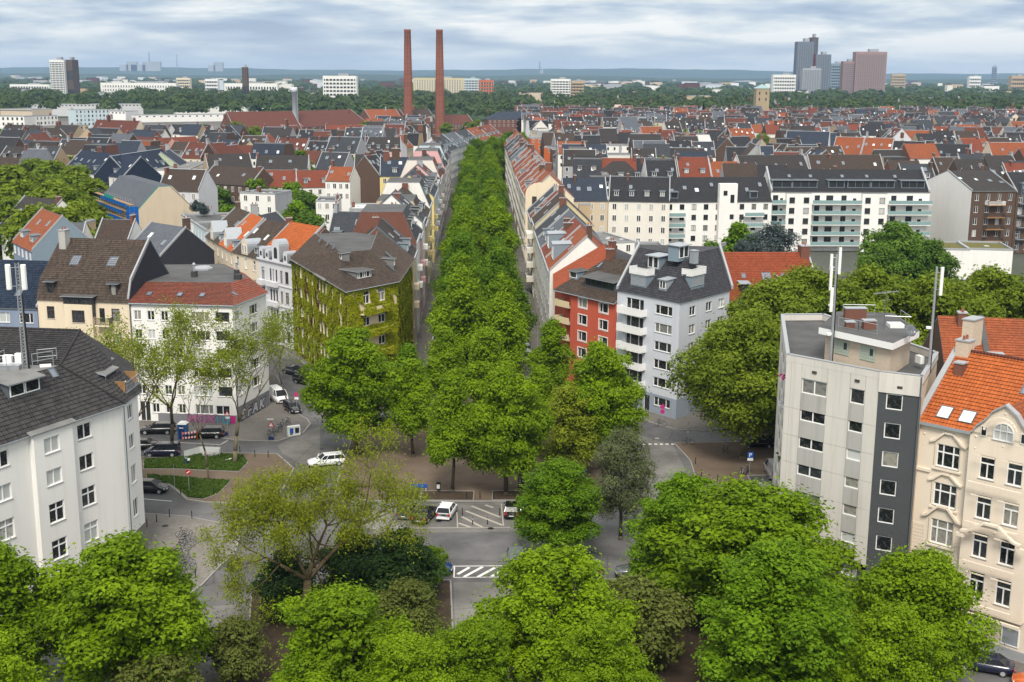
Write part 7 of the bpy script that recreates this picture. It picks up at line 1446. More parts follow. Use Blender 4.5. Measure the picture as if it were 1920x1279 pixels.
# power stations on the horizon
for k, (px, lab) in enumerate(((298, 'hazy power station with tall stack on the left horizon'), (420, 'smaller hazy works right of the left power station'), (1012, 'thin hazy stack on the horizon right of the chimneys'), (262, 'square hazy boiler house on the left horizon'))):
    Y = 10500; x = (px - 960) / FPX * Y; o = thing('power_station', lab, 'power station', (x, Y, 60)); b = MB(); s_ = (1, .5, .12, .6)[k]; b.box((0, 0, 0), (150 * s_, 40, 75 if k != 2 else 30), 'grey'); b.box((-110 * s_, 0, 0), (120 * s_, 40, 50 if k != 2 else 20), 'grey'); b.build('boiler_house', o, world=False); b = MB(); b.tube((-20, 0, 40), (-20, 0, (150, 75, 95, 60)[k]), 7, 5, 'bluegrey', 8)
    if k == 0: b.tube((210, 0, 0), (210, 0, 140), 4, 3, 'bluegrey', 8)
    b.build('stack', o, world=False)
# ---------------------------------------------------------------- the rest of the roofscape
GX, GY, GS = -700, 150, 2.0; OCC = np.zeros((700, 600), bool)
def mark(x, y, rr=0):
    i, j = int((x - GX) / GS), int((y - GY) / GS); k = int(rr / GS); OCC[max(0, i - k):i + k + 1, max(0, j - k):j + k + 1] = True
def footpts(E0, E1, depth, step=1.8, pad=0.0):
    u, n, L, _ = frame2(E0, E1); a = -pad
    while a <= L + pad:
        d = -pad
        while d <= depth + pad: yield E0 + u * a - n * d; d += step
        a += step
for f in FOOT:
    for p in footpts(*f, pad=1.5): mark(p.x, p.y)
for y in range(150, 760, 2):
    for x in np.arange(XL(y) - 2, XR(y) + 3, 1.8): mark(x + max(0, (y - 520)) * .13, y); mark(x, y)
for x0, x1, y0, y1 in ((-75, 60, 150, 214), (-60, -20, 200, 222), (68, 122, 335, 362), (38, 75, 330, 358), (120, 165, 325, 372), (-122, -84, 298, 345), (-80, -38, 210, 285), (28, 140, 150, 330), (108, 130, 330, 400), (-185, -112, 300, 425), (-95, -60, 300, 330), (-70, -40, 290, 330), (-640, -155, 880, 1330)):
    for x in range(x0, x1, 2):
        for y in range(y0, y1, 2): mark(x, y)
YARD = []
LT = [(405, 347, 13), (430, 339, 13), (456, 336, 13), (481, 347, 13), (520, 352, 13), (546, 354, 13), (571, 357, 13), (556, 399, 12), (576, 402, 12), (1150, 258, 15), (1175, 256, 15), (1200, 262, 15), (330, 300, 14), (660, 300, 14), (1400, 250, 15), (1425, 256, 15)]
for q_ in LT: p = G(*q_); mark(p.x, p.y, 5); mark(p.x, p.y - 9, 5)
for x, y, rr in ((70, 470, 10), (165, 610, 14), (80, 760, 30), (110, 770, 20), (60, 770, 12), (205, 640, 9)): mark(x, y, rr); YARD.append((x, y))
BLK = []; cand = []; rnd = random.Random(77)
for side in (-1, 1):
    rot = .10 if side > 0 else -.2
    for by in np.arange(236, 1170, 58):
        for bx in np.arange(10, 640, 92):
            th = rot + .16 * math.sin(by * .011 + bx * .017 * side)
            c = Vector((AX(by) + side * (bx + 62), by + 20)); uu = Vector((math.cos(th), math.sin(th))); vv = Vector((-uu.y, uu.x))
            W_, D_ = 40, 21; BLK.append((c, by))
            for (o, e, face) in ((-vv * D_, 0, 1), (vv * D_, 0, -1), (-uu * W_, 1, -1), (uu * W_, 1, 1)):
                d_ = uu if not e else vv; half = W_ if not e else D_ - 12
                a = -half
                while a < half - 5:
                    w_ = rnd.uniform(8.5, 14.5); w_ = min(w_, half - a)
                    p0, p1 = c + o + d_ * a, c + o + d_ * (a + w_ - .06)
                    if (not e and face > 0) or (e and face > 0): E0, E1 = p0, p1
                    else: E0, E1 = p1, p0
                    a += w_
                    cand.append((E0, E1, rnd.uniform(10.5, 12.5)))
def inview(p): return p.y > 150 and abs(p.x) < p.y * .445 + 6
sel = []
for E0, E1, dp in cand:
    m = (E0 + E1) / 2
    if not inview(m) or m.y > 1190: continue
    if (m.x < -90 and m.y > 690) or (m.x < AX(m.y) and m.y > 830): continue
    ok = all(0 <= int((p.x - GX) / GS) < 700 and 0 <= int((p.y - GY) / GS) < 600 and not OCC[int((p.x - GX) / GS), int((p.y - GY) / GS)] for p in footpts(E0, E1, dp))
    if not ok: continue
    for p in footpts(E0, E1, dp, pad=-.9): mark(p.x, p.y)
    sel.append((E0, E1, dp))
sel.sort(key=lambda s: (s[0] + s[1]).y)
NI = 180
bands = {}
roofw = ['tile_dark'] * 6 + ['tile_black'] * 7 + ['slate'] * 4 + ['tile_brown'] * 4 + ['tile_orange'] * 2 + ['tile_red'] * 2 + ['tile_brownred'] * 3 + ['slate_grey'] * 3 + ['slate_blue'] * 2 + ['felt'] * 4
wallw = ['white'] * 5 + ['offwhite'] * 3 + ['cream'] * 3 + ['brick_brown'] * 3 + ['beige'] * 2 + ['yellow2', 'pink', 'grey', 'tan', 'brick_red', 'greywhite']
infos = []
for i, (E0, E1, dp) in enumerate(sel):
    rf, wm = rnd.choice(roofw), rnd.choice(wallw); m = (E0 + E1) / 2
    infos.append((rf, wm, m.x / m.y, (m.x > AX(m.y)) * 10 + min(i // 30, 5)))
far = MB()
for i, (E0, E1, dp) in enumerate(sel):
    rf, wm, az, band = infos[i]; m = (E0 + E1) / 2; n = frame2(E0, E1)[1]; face = n.y < .2
    ze = rnd.uniform(12.5, 16.0); st = 'flat' if rf == 'felt' else ('mansard' if rnd.random() < .12 else 'gable')
    kw = dict(style=st, rows=2 if face else 0, sky=rnd.choice((2, 3, 3, 4, 5)) if face else 2, dorm=rnd.choice((0, 0, 1, 2, 3)) if face else 0, chim=1, gable=rnd.choice((None, 'grey', 'brick_red', 'brick_brown', 'tan', 'brick_brown')), dmat=rnd.choice(('zinc_blue', 'felt', 'offwhite')), dw=1.5, seed=i)
    if st == 'mansard' and rf == 'felt': rf = 'slate'
    if i < NI:
        rank = sorted(q[2] for q in infos[:NI] if q[3] == band).index(az)
        house('row_house', f'{WN[wm]} {CN[rf]} house, {ORD[rank]} from left in {ORD[band % 10]} roof belt {"right" if band > 9 else "left"} of the avenue', E0, E1, ze, dp, rnd.uniform(4.6, 6.4), rf, wm, 'houses of the dense quarter behind the square', 1 if m.y < 420 else 0, **kw)
    else:
        kw['rows'] = 1 if face else 0
        house('row_house', None, E0, E1, ze, dp, rnd.uniform(4.6, 6.4), rf, wm, sink=far, **kw)
tag(far.build('distant_roofs'), 'sea of small dark and orange roofs toward the green belt', 'houses', kind='stuff')
for root_, pts_, g_ in GEO: tilegeo([Vector(p) + Vector((0, 0, .012)) for p in pts_], g_, 'roof_tiles', root_, seed=int(abs(pts_[0][1])))
print('HOUSES', len(sel))
# ---------------------------------------------------------------- trees
k = 0
for side, nm in ((-1, 'left'), (1, 'right')):
    y = 188.0 if side < 0 else 193.0; j = 0
    while y < 690:
        x = AX(y) + side * 3.45 + max(0, y - 540) * .15 + random.uniform(-.4, .4)
        key = ('linden_a', 'linden_b', 'linden_c')[(j * 2 + (side > 0)) % 3] if j % 4 else 'linden_c'
        tree(key, x, y, f'{ORD[j]} linden from the square in the {nm} row of the avenue', 'avenue_tree', random.uniform(.84, 1.22) * (1.0 if y < 560 else .95), group='linden trees along the avenue'); j += 1
        y += random.uniform(8.2, 10.2)
T = tree
T('plaza_b', -20.0, 151.5, 'broad yellow-green tree at the left edge of the plaza', sc=1.02, sz=1.03)
T('plaza_a', -6.9, 136.9, 'slim plaza tree behind the white hatchback', sc=.88, sz=.98)
T('plaza_b', -.6, 136.2, 'bright green plaza tree beside the black hatchback', sc=.86, sz=.95)
T('lime_y', 7.2, 142.5, 'small yellowish tree with pale trunk on the plaza', sc=.95)
T('plaza_b', 11.2, 145.5, 'dense green tree on the plaza\'s right side', sc=.92, sz=1.02, rz=2.0)
T('plaza_a', -12.6, 150.5, 'upright light green tree right of the broad left plaza tree', sc=.86)
T('plaza_a', 3.6, 151, 'upright tree on the plaza between the bright and the dense one', sc=.8, rz=3.0)
T('plaza_a', -9.3, 168, 'first tree of the avenue with pale green crown, left', sc=.9)
T('plaza_a', -3.2, 160, 'light green cone-shaped tree between plaza and avenue', sc=1.0, rz=1.1)
T('linden_c', -1.6, 176, 'tall cone-shaped bright tree at the mouth of the avenue', sc=.98)
T('linden_c', 5.6, 172, 'cone-shaped tree in front of the red house', sc=.8)
T('linden_b', -14.5, 166, 'rounded tree half hidden behind the broad plaza tree', sc=.72)
T('plane_a', 29.8, 150.5, 'huge plane tree in front of the blue-grey corner house', 'plane_tree', sc=.97)
T('plane_b', 37.5, 148, 'plane tree leaning over the parked cars behind the concrete tower', 'plane_tree', sc=.95)
for i, (x, y, s_) in enumerate(((42, 168, 1.3), (52, 172, 1.27), (60, 170, 1.22), (70, 174, 1.25), (36, 164, 1.25), (47, 160, 1.1))): T('plane_b', x, y, f'plane tree behind the concrete tower\'s roof, {ORD[i]} of the group', 'plane_tree', s_, group='plane trees behind the concrete tower')
T('robinia_a', -43.3, 150.4, 'thin-leaved street tree on the grass by the blue van', sc=1.0, rz=.4)
T('robinia_b', -34.7, 147.3, 'forked street tree with pale trunk at the tip of the grass strip', sc=1.0, rz=2.2)
T('robinia_c', -36.2, 140.0, 'slender young tree on the grass by the no-entry sign', sc=1.0)
T('robinia_a', -45.6, 141.5, 'street tree close to the white corner house\'s edge', sc=.95, rz=3.9)
T('robinia_c', -33.2, 176, 'small tree at the corner by the parked white van', sc=.85)
T('sparse', -17.6, 95.2, 'large gnarled tree with mossy limbs and sparse yellow leaves in the foreground', sc=.86, rz=1.0, sz=1.02)
FG = [('chest_a', -39.6, 85.5, 'dense bright green tree in the bottom left corner', 1.1, .9), ('chest_b', -29.6, 87.5, 'dense bright green tree right of the corner tree, before the white house', 1.28, .98), ('chest_b', -36.5, 76, 'lower bright green crown between the two bottom left trees', .85), ('light', -44, 73, 'yellowish tree top at the very bottom left', .9),
      ('light', -12.6, 84, 'loose yellow-green tree in the bottom centre', 1.12, .95), ('light', -7.2, 80, 'loose light green tree top right of the bottom centre one', .8), ('light', -2.6, 82.5, 'light green crown over the path at the bottom centre', .8), ('light_b', 3.6, 88, 'tall loose light green tree right of the path', 1.2, 1.0), ('light_b', 6.4, 80, 'light green tree top in front of the tall loose one', .8), ('maple_a', 4.6, 117.5, 'dense tree overhanging the parked black hatchback', .86, .66),
      ('pine', 11.6, 122.5, 'grey-green pine beside the dense plaza-side tree', .82), ('maple_a', 15.0, 102, 'dark green tree left of the big maple', .9), ('chest_b', 17.8, 108, 'bright tree near the right side street', .72), ('chest_a', 20.6, 97, 'big dense maple with bright leaves in the right foreground', 1.42, 1.0), ('maple_a', 19.5, 84, 'dense green tree at the bottom right of centre', 1.15, .95), ('chest_a', 31.0, 88, 'dense green tree before the cream house', .98, .86), ('shrub', 10.5, 93, 'olive green bush between the light tree and the maple', 1.5), ('chest_b', 27.5, 82, 'dense crown at the bottom right edge of the park', .8)]
for key, x, y, lab, s_, *q in FG: T(key, x, y, lab, sc=s_, sz=q[0] if q else None)
T('shrub', -26, 84, 'brownish bush between the left trees and the gnarled tree', 'shrub', 1.1, cat='shrub')
T('hazel', 11.6, 79.0, 'small pale grey shrub at the bottom of the picture', 'shrub', 1.3, cat='shrub')
T('yew', -20.5, 103, 'dark yew left of the gnarled tree trunk', 'yew', .72); T('yew', -9.6, 103.5, 'dark yew behind the gnarled tree, beside the path', 'yew', .95); T('yew', -14.4, 106, 'dark yew hidden behind the gnarled tree\'s crown', 'yew', .85); T('shrub', -22.0, 90.5, 'brown-green bush at the foot of the gnarled tree', 'shrub', 1.0, cat='shrub'); T('shrub', -8.8, 97, 'olive shrub right of the gnarled tree', 'shrub', 1.1, cat='shrub')
T('light', -7.5, 109.5, 'thin leafy tree over the blue parked car', sc=.36)
# gardens and back yards
GT = [('yard_c', *G(px_, py_, 17), 1.25) for px_, py_ in ((20, 318), (60, 306), (100, 310), (140, 320), (163, 345), (40, 348), (92, 352), (130, 364), (20, 384), (70, 398), (150, 392), (112, 404))] + [('yard_a', -82, 318, 1.0), ('yard_b', -74, 322, 1.0), ('yard_b', -66, 312, .95), ('yard_a', -60, 302, .95), ('yard_a', -54, 262, .8),
      ('yard_b', 54, 292, 1.0), ('yard_a', 47, 286, .85), ('darktree', 84, 268, 1.05), ('darktree', 90, 262, .85), ('darktree', 79, 258, .8), ('yard_a', 70, 470, 1.0), ('yard_b', 165, 610, 1.1), ('yard_a', 172, 602, 1.0), ('yard_a', 205, 640, .9)]
for i, (key, x, y, s_) in enumerate(GT): T(key, x, y, ('leafy garden tree, %s in the clump left of the scaffolding' if i < 12 else 'leafy courtyard tree, %s counted from the left side street to the right') % ORD[i if i < 12 else i - 12], 'garden_tree', s_, group='trees in gardens and courtyards')
T('cedar', 60, 284, 'blue-grey cedar in front of the white stair tower', 'cedar', 1.0); T('beech', 11, 985, 'dark purple copper beech before the blue-roofed school', 'beech_tree', 1.2)
for x, y, s_, key, lab in ((176, 585, 1.1, 'fir', 'dark fir among the right roofs, near the orange roof pair'), (150, 985, 1.35, 'fir_thin', 'tall dark cypress-like conifer left of the long brick school'), (226, 800, 1.0, 'fir_thin', 'narrow dark conifer in the right roofscape')): T(key, x, y, lab, 'conifer', s_)
j = 0
for x0, y0, n_, sp, s_ in ((95, 770, 14, 26, 1.0), (-36, 930, 6, 14, 1.0), (35, 1000, 8, 20, .9), (215, 650, 3, 10, .9), (-190, 800, 5, 30, .9), (250, 720, 3, 16, .9), (-120, 880, 5, 24, .9)):
    for i in range(n_):
        T(('yard_a', 'yard_c', 'yard_b')[i % 3], x0 + random.uniform(-sp, sp), y0 + random.uniform(-6, 6), f'distant street tree, {ORD[j]} of those rising between the far roofs', 'street_tree', s_ * random.uniform(.8, 1.2), group='trees between the far roofs'); j += 1
for i, q_ in enumerate(LT): p = G(*q_); T(('yard_a', 'yard_b')[i % 2], p.x, p.y, f'bright garden tree rising between the roofs, {ORD[i]} of those beyond the side streets', 'garden_tree', 1.08, group='garden trees between roofs')
j = 0
for c, by in BLK:
    if 250 < c.y < 900 and abs(c.x) < c.y * .42 and random.random() < .6 and not OCC[int((c.x - GX) / GS), int((c.y - GY) / GS)]:
        T(random.choice(('yard_a', 'yard_b', 'yard_c')), c.x, c.y, f'courtyard tree inside a housing block, {ORD[j]} counted outward from the avenue', 'courtyard_tree', random.uniform(1.05, 1.35), group='trees inside the housing blocks'); j += 1
# ivy curtain and roof plants are grown as shrubs on terraces
for i, (x, y, z) in enumerate(((55.5, 268, 7.6), (58, 270, 7.6), (61, 268, 7.6), (49, 262, 10.6), (-73, 283, 16.5), (-70, 277, 16.5))): T('hazel', x, y, f'potted shrub on a roof terrace, {ORD[i]} from the right-hand wing leftward', 'potted_shrub', random.uniform(.5, .9), z=z, cat='shrub', group='potted shrubs on roof terraces')
# ---------------------------------------------------------------- vehicles
_cars = {}
def car_parts(kind, paint):
    """meshes of one car: nose towards +x, standing on z = 0"""
    Ln, W, H, hood, cab0, cab1, roof0, roof1, belt = dict(hatch=(3.95, 1.7, 1.48, .95, -1.92, 1.05, -1.55, .35, .95), wagon=(4.6, 1.78, 1.50, .95, -2.26, .95, -2.0, .30, .96), sedan=(4.5, 1.78, 1.42, .93, -1.65, .95, -1.0, .25, .94), van=(4.9, 1.95, 2.0, 1.15, -2.42, 1.75, -2.38, 1.0, 1.12), mpv=(4.4, 1.8, 1.75, 1.05, -2.16, 1.35, -2.05, .6, 1.02))[kind]
    l, w = Ln / 2, W / 2; b = MB(); ns = []
    st = [(-l, .80, .45, belt - .12), (-l + .12, .93, .28, belt - .02), (-l + .6, 1, .2, belt), (-.2, 1, .18, belt), (cab1 - .25, 1, .2, belt - .01), (cab1 + .05, .98, .2, hood), (l - .45, .93, .22, hood - .12), (l - .12, .84, .27, hood - .22), (l, .70, .4, hood - .34)]
    rows = []
    for x, k, z0, z1 in st:
        h = w * k; rows.append([(x, -h * .8, z0), (x, -h, z0 + .12), (x, -h, z0 + (z1 - z0) * .62), (x, -h * .93, z1), (x, -h * .5, z1 + .03), (x, h * .5, z1 + .03), (x, h * .93, z1), (x, h, z0 + (z1 - z0) * .62), (x, h, z0 + .12), (x, h * .8, z0)])
    i0 = len(b.v); n = len(rows[0])
    for r_ in rows: b.v.extend(r_)
    for a in range(len(rows) - 1):
        for c in range(n):
            d = (c + 1) % n; b.f.append((i0 + a * n + c, i0 + a * n + d, i0 + (a + 1) * n + d, i0 + (a + 1) * n + c)); b.m.append(paint)
    b.f.append(tuple(i0 + c for c in range(n))[::1]); b.m.append(paint); b.f.append(tuple(i0 + (len(rows) - 1) * n + c for c in range(n))[::-1]); b.m.append(paint)
    body = b.mesh('body', smooth=True)
    g = MB(); wb, wr = w * .92, w * .74; B_ = [(cab0, -wb, belt), (cab1, -wb, belt - .02), (cab1, wb, belt - .02), (cab0, wb, belt)]; T_ = [(roof0, -wr, H - .05), (roof1, -wr, H - .05), (roof1, wr, H - .05), (roof0, wr, H - .05)]
    g.hexa(B_ + T_, 'car_glass'); glass = g.mesh('window_glass')
    t = MB(); t.hexa([(roof0 - .05, -wr - .03, H - .07), (roof1 + .03, -wr - .03, H - .07), (roof1 + .03, wr + .03, H - .07), (roof0 - .05, wr + .03, H - .07), (roof0 + .1, -wr * .85, H), (roof1 - .12, -wr * .85, H), (roof1 - .12, wr * .85, H), (roof0 + .1, wr * .85, H)], paint)
    for p, q in zip(B_, T_): t.tube(p, q, .05, .045, paint, 4)
    for s in (-1, 1):
        for fx in ((.42, .75) if kind in ('wagon', 'mpv', 'van') else (.5,)):
            xb = cab0 + (cab1 - cab0) * fx; xt = roof0 + (roof1 - roof0) * (fx + .04); t.tube((xb, s * wb * 1.005, belt), (xt, s * wr * 1.01, H - .06), .035, None, paint, 4)
        if kind == 'van': t.add(box8((cab0 + .05, s * wb * .995, belt), (2.6, 0, 0), (.05, -s * (wb - wr) * .98, H - belt - .08), (0, s * .03, .0), paint))
    roof = t.mesh('roof')
    wh = MB(); wh.tube((0, -.1, 0), (0, .1, 0), .31, None, 'rubber', 14); tyre = wh.mesh('wheel'); rm = MB(); rm.tube((0, -.11, 0), (0, .11, 0), .2, None, 'car_silver', 10); rim = rm.mesh('rim')
    hl = MB(); hl.box((0, 0, 0), (.10, .32, .16), 'lampwhite'); tl = MB(); tl.box((0, 0, 0), (.08, .26, .26), 'lampred'); pl = MB(); pl.box((0, 0, 0), (.04, .5, .11), 'sign_white')
    bp = MB(); bp.box((-l + .02, 0, .25), (.14, W * .86, .2), 'black' if kind != 'hatch' else paint); bp.box((l - .06, 0, .22), (.14, W * .72, .16), 'black'); mir = MB(); mir.box((cab1 - .25, w + .06, belt - .02), (.12, .16, .13), paint); mir.box((cab1 - .25, -w - .06, belt - .02), (.12, .16, .13), paint)
    return dict(body=body, glass=glass, roof=roof, tyre=tyre, rim=rim, hl=hl.mesh('headlight'), tl=tl.mesh('tail_light'), plate=pl.mesh('number_plate'), bump=bp.mesh('bumper'), mir=mir.mesh('mirror'), dims=(l, w, hood, belt))
def car(kind, paint, x, y, heading, label, group=None, sc=1.0, full=True, z=0.0):
    k = (kind, paint)
    if k not in _cars: _cars[k] = car_parts(kind, paint)
    p = _cars[k]; l, w, hood, belt = p['dims']
    o = thing('parked_car' if kind != 'van' else 'parked_van', label, 'car' if kind != 'van' else 'van', (x, y, z), heading, group); o.scale = (sc, sc, sc)
    mkobj('body', p['body'], o); mkobj('window_glass', p['glass'], o); mkobj('roof', p['roof'], o)
    for sx in (-.62, .66):
        for s in (-1, 1):
            wl = mkobj('wheel', p['tyre'], o, (l * sx, s * (w - .1), .31)); mkobj('rim', p['rim'], wl)
    if full:
        for s in (-1, 1): mkobj('headlight', p['hl'], o, (l - .12, s * w * .66, hood - .42)); mkobj('tail_light', p['tl'], o, (-l + .03, s * w * .76, belt - .34))
        mkobj('number_plate', p['plate'], o, (-l - .02, 0, .42)); mkobj('number_plate', p['plate'], o, (l + .0, 0, .42)); mkobj('bumper', p['bump'], o); mkobj('mirror', p['mir'], o)
    return o
def carp(kind, paint, px, py, hd, label, **k): q = G(px, py); return car(kind, paint, q.x, q.y, R(hd), label, **k)
carp('hatch', 'car_white', 838, 966, 80, 'white hatchback parked nose to the plaza kerb')
carp('sedan', 'car_black', 797, 972, 74, 'black car left of the white hatchback')
carp('hatch', 'car_grey', 765, 965, 78, 'dark grey car half hidden by leaves, left of the black one')
carp('hatch', 'car_black', 960, 964, 88, 'black hatchback with red tail lights right of the hatched bay')
carp('hatch', 'car_teal', 990, 962, 88, 'dark teal car under the dense tree')
carp('sedan', 'car_blue', 806, 1074, 2, 'bright blue car half hidden by the dark yew')
carp('van', 'car_van', 968, 1066, 92, 'grey delivery van at the end of the white hatching')
carp('wagon', 'car_white', 612, 872, 200, 'white estate car at the left edge of the plaza')
carp('wagon', 'car_black', 296, 812, 184, 'black estate car parked before the graffiti house', sc=1.02); carp('wagon', 'car_black', 388, 820, 184, 'black car parked below the graffiti, behind the thin tree')
carp('mpv', 'car_navy', 305, 854, 184, 'dark blue people carrier beside the grass strip'); carp('hatch', 'car_black', 283, 922, 355, 'black hatchback in the bay by the white house'); carp('sedan', 'car_black', 262, 842, 184, 'black car partly hidden behind the white house edge')
carp('sedan', 'car_black', 552, 702, 318, 'black car first in the line beside the ivy house'); carp('wagon', 'car_black', 574, 720, 322, 'black estate car second in the line beside the ivy house'); carp('sedan', 'car_black', 600, 738, 322, 'black car third in the line beside the ivy house'); carp('hatch', 'car_silver', 626, 752, 322, 'silver car fourth in the line, at the tree')
carp('hatch', 'car_black', 548, 772, 300, 'dark car with pale windscreen parked at the paved corner'); carp('van', 'car_white', 522, 752, 300, 'white van behind the small corner tree', full=False)
carp('wagon', 'car_black', 1173, 845, 20, 'black car showing behind the right plaza tree'); carp('mpv', 'car_black', 1420, 838, 182, 'black car under the plane trees'); carp('van', 'car_silver', 1452, 893, 90, 'pale van with spare wheel beside the concrete tower'); carp('hatch', 'car_red', 1408, 800, 180, 'red car deep under the plane trees')
carp('sedan', 'car_navy', 1846, 1256, 158, 'dark blue car parked before the cream house, bottom right'); carp('hatch', 'car_black', 1746, 1218, 150, 'black hatchback with red lights ahead of the dark blue car'); carp('hatch', 'car_orange', 1946, 1292, 158, 'orange car cut by the bottom right corner')
carp('sedan', 'car_grey', 1196, 1080, 180, 'grey car hidden among the right park trees'); carp('hatch', 'car_silver', 1090, 1078, 178, 'silver car behind the light green tree')
j = 0
for side in (-1, 1):
    y = 196.0 if side < 0 else 205.0
    while y < 520:
        if not 296 < y < 318:
            pc = random.choice(('car_black', 'car_black', 'car_grey', 'car_navy', 'car_silver', 'car_white', 'car_teal', 'car_black')); kd = random.choice(('hatch', 'sedan', 'wagon', 'mpv'))
            car(kd, pc, AX(y) + side * 8.0, y, R(90 * -side) + .03, f'{pc[4:]} {dict(hatch="hatchback", sedan="saloon", wagon="estate car", mpv="people carrier")[kd]}, {ORD[j]} parked along the avenue\'s {"left" if side < 0 else "right"} kerb', group='cars parked along the avenue', full=y < 300); j += 1
        y += random.uniform(5.2, 6.4)
# ---------------------------------------------------------------- bicycles
def bike_meshes():
    wv = MB()
    for k in range(16):
        a, c = 2 * math.pi * k / 16, 2 * math.pi * (k + 1) / 16; wv.tube((.34 * math.cos(a), 0, .34 * math.sin(a)), (.34 * math.cos(c), 0, .34 * math.sin(c)), .022, None, 'rubber', 4, False)
        if k % 2 == 0: wv.tube((0, 0, 0), (.34 * math.cos(a), 0, .34 * math.sin(a)), .005, None, 'steel', 3, False)
    fr = MB()
    P_ = dict(r=(-.52, 0, .34), b=(-.08, 0, .30), s=(-.22, 0, .85), h=(.38, 0, .82), f=(.55, 0, .34))
    for a, c in ('rb', 'bs', 'rs', 'bh', 'sh', 'hf'): fr.tube(P_[a], P_[c], .02, None, 'car_navy' if a + c != 'hf' else 'steel', 5)
    fr.tube((-.22, 0, .85), (-.24, 0, .98), .015, None, 'steel', 4); hb = MB(); hb.tube((.38, 0, .82), (.34, 0, 1.02), .016, None, 'steel', 4); hb.tube((.30, -.28, 1.04), (.30, .28, 1.04), .016, None, 'steel', 4); sd_ = MB(); sd_.hexa([(-.38, -.07, .97), (-.1, -.025, .98), (-.1, .025, .98), (-.38, .07, .97), (-.38, -.08, 1.03), (-.1, -.03, 1.03), (-.1, .03, 1.03), (-.38, .08, 1.03)], 'black')
    return wv.mesh('wheel'), fr.mesh('frame'), hb.mesh('handlebar'), sd_.mesh('saddle')
BK = bike_meshes()
def bike(x, y, rz, label, group=None, z=.12):
    o = thing('bicycle', label, 'bicycle', (x, y, z), rz, group); mkobj('wheel', BK[0], o, (-.52, 0, .34)); mkobj('wheel', BK[0], o, (.55, 0, .34)); mkobj('frame', BK[1], o); mkobj('handlebar', BK[2], o); mkobj('saddle', BK[3], o); o.rotation_euler = (random.uniform(-.08, .08), 0, rz); return o
for k in range(14): q = G(345 + 8 * math.sin(k * .7), 1008 + k * 5.6); bike(q.x, q.y, R(10 + random.uniform(-14, 14)), f'bicycle in the long rack row by the sparse tree, {ORD[k]} from the back', 'bicycles in the left rack')
for k in range(7): q = G(506 + k * 5.5 + random.uniform(-2, 2), 822 - k * 4.2); bike(q.x, q.y, R(random.uniform(20, 160)), f'bicycle on the paved corner by the sign box, {ORD[k]} from the left', 'bicycles on the paved corner')
for px, py, a, lab in ((1238, 801, 5, 'bicycle leaning on the red sign post by the blue-grey house'), (1290, 836, 10, 'bicycle at the tip of the right gravel island'), (1392, 893, 40, 'bicycle nearest the parking sign on the gravel island'), (1400, 890, 70, 'bicycle behind the one at the parking sign'), (1355, 848, 80, 'bicycle under the plane crown on the gravel island'), (1362, 850, 100, 'second bicycle under the plane crown'), (268, 862, 20, 'bicycle beside the dark blue people carrier')): q = G(px, py); bike(q.x, q.y, R(a), lab)
q = G(1425, 955); o = thing('cargo_bike', 'dark blue cargo bike with covered box beside the concrete tower', 'cargo bike', (q.x, q.y, 0), R(-15)); mkobj('wheel', BK[0], o, (-1.0, 0, .34)); b = MB(); b.hexa([(-.1, -.38, .3), (.8, -.4, .3), (.8, .4, .3), (-.1, .38, .3), (-.2, -.4, 1.0), (.95, -.42, .85), (.95, .42, .85), (-.2, .4, 1.0)], 'toilet'); b.hexa([(-.2, -.4, 1.0), (.95, -.42, .85), (.95, .42, .85), (-.2, .4, 1.0), (0, -.3, 1.5), (.6, -.3, 1.4), (.6, .3, 1.4), (0, .3, 1.5)], 'black'); b.build('cargo_box', o, world=False); b = MB(); b.tube((-1.0, 0, .34), (-.1, 0, .5), .025, None, 'black', 5); b.tube((-.7, 0, .45), (-.8, 0, .95), .02, None, 'black', 5); b.tube((-.35, -.3, 1.05), (-.35, .3, 1.05), .02, None, 'steel', 5); b.build('frame', o, world=False)
for s in (-.42, .42): mkobj('wheel', BK[0], o, (.55, s, .34))
# motorcycle by the shop front
q = G(258, 1035); o = thing('scooter', 'dark motor scooter parked at the shop front of the white house', 'scooter', (q.x, q.y, .12), R(85)); b = MB(); b.hexa([(-.6, -.14, .35), (.1, -.14, .3), (.1, .14, .3), (-.6, .14, .35), (-.7, -.16, .75), (0, -.14, .7), (0, .14, .7), (-.7, .16, .75)], 'black'); b.hexa([(.3, -.2, .3), (.45, -.2, .3), (.45, .2, .3), (.3, .2, .3), (.2, -.2, .95), (.35, -.18, .95), (.35, .18, .95), (.2, .2, .95)], 'car_grey'); b.box((.15, 0, .3), (.4, .3, .05), 'black'); b.build('body', o, world=False); b = MB(); b.tube((.25, -.3, 1.02), (.25, .3, 1.02), .02, None, 'steel', 5); b.build('handlebar', o, world=False)
for x in (-.5, .55): b = MB(); b.tube((x, -.06, .25), (x, .06, .25), .25, None, 'rubber', 12); b.build('wheel', o, world=False)
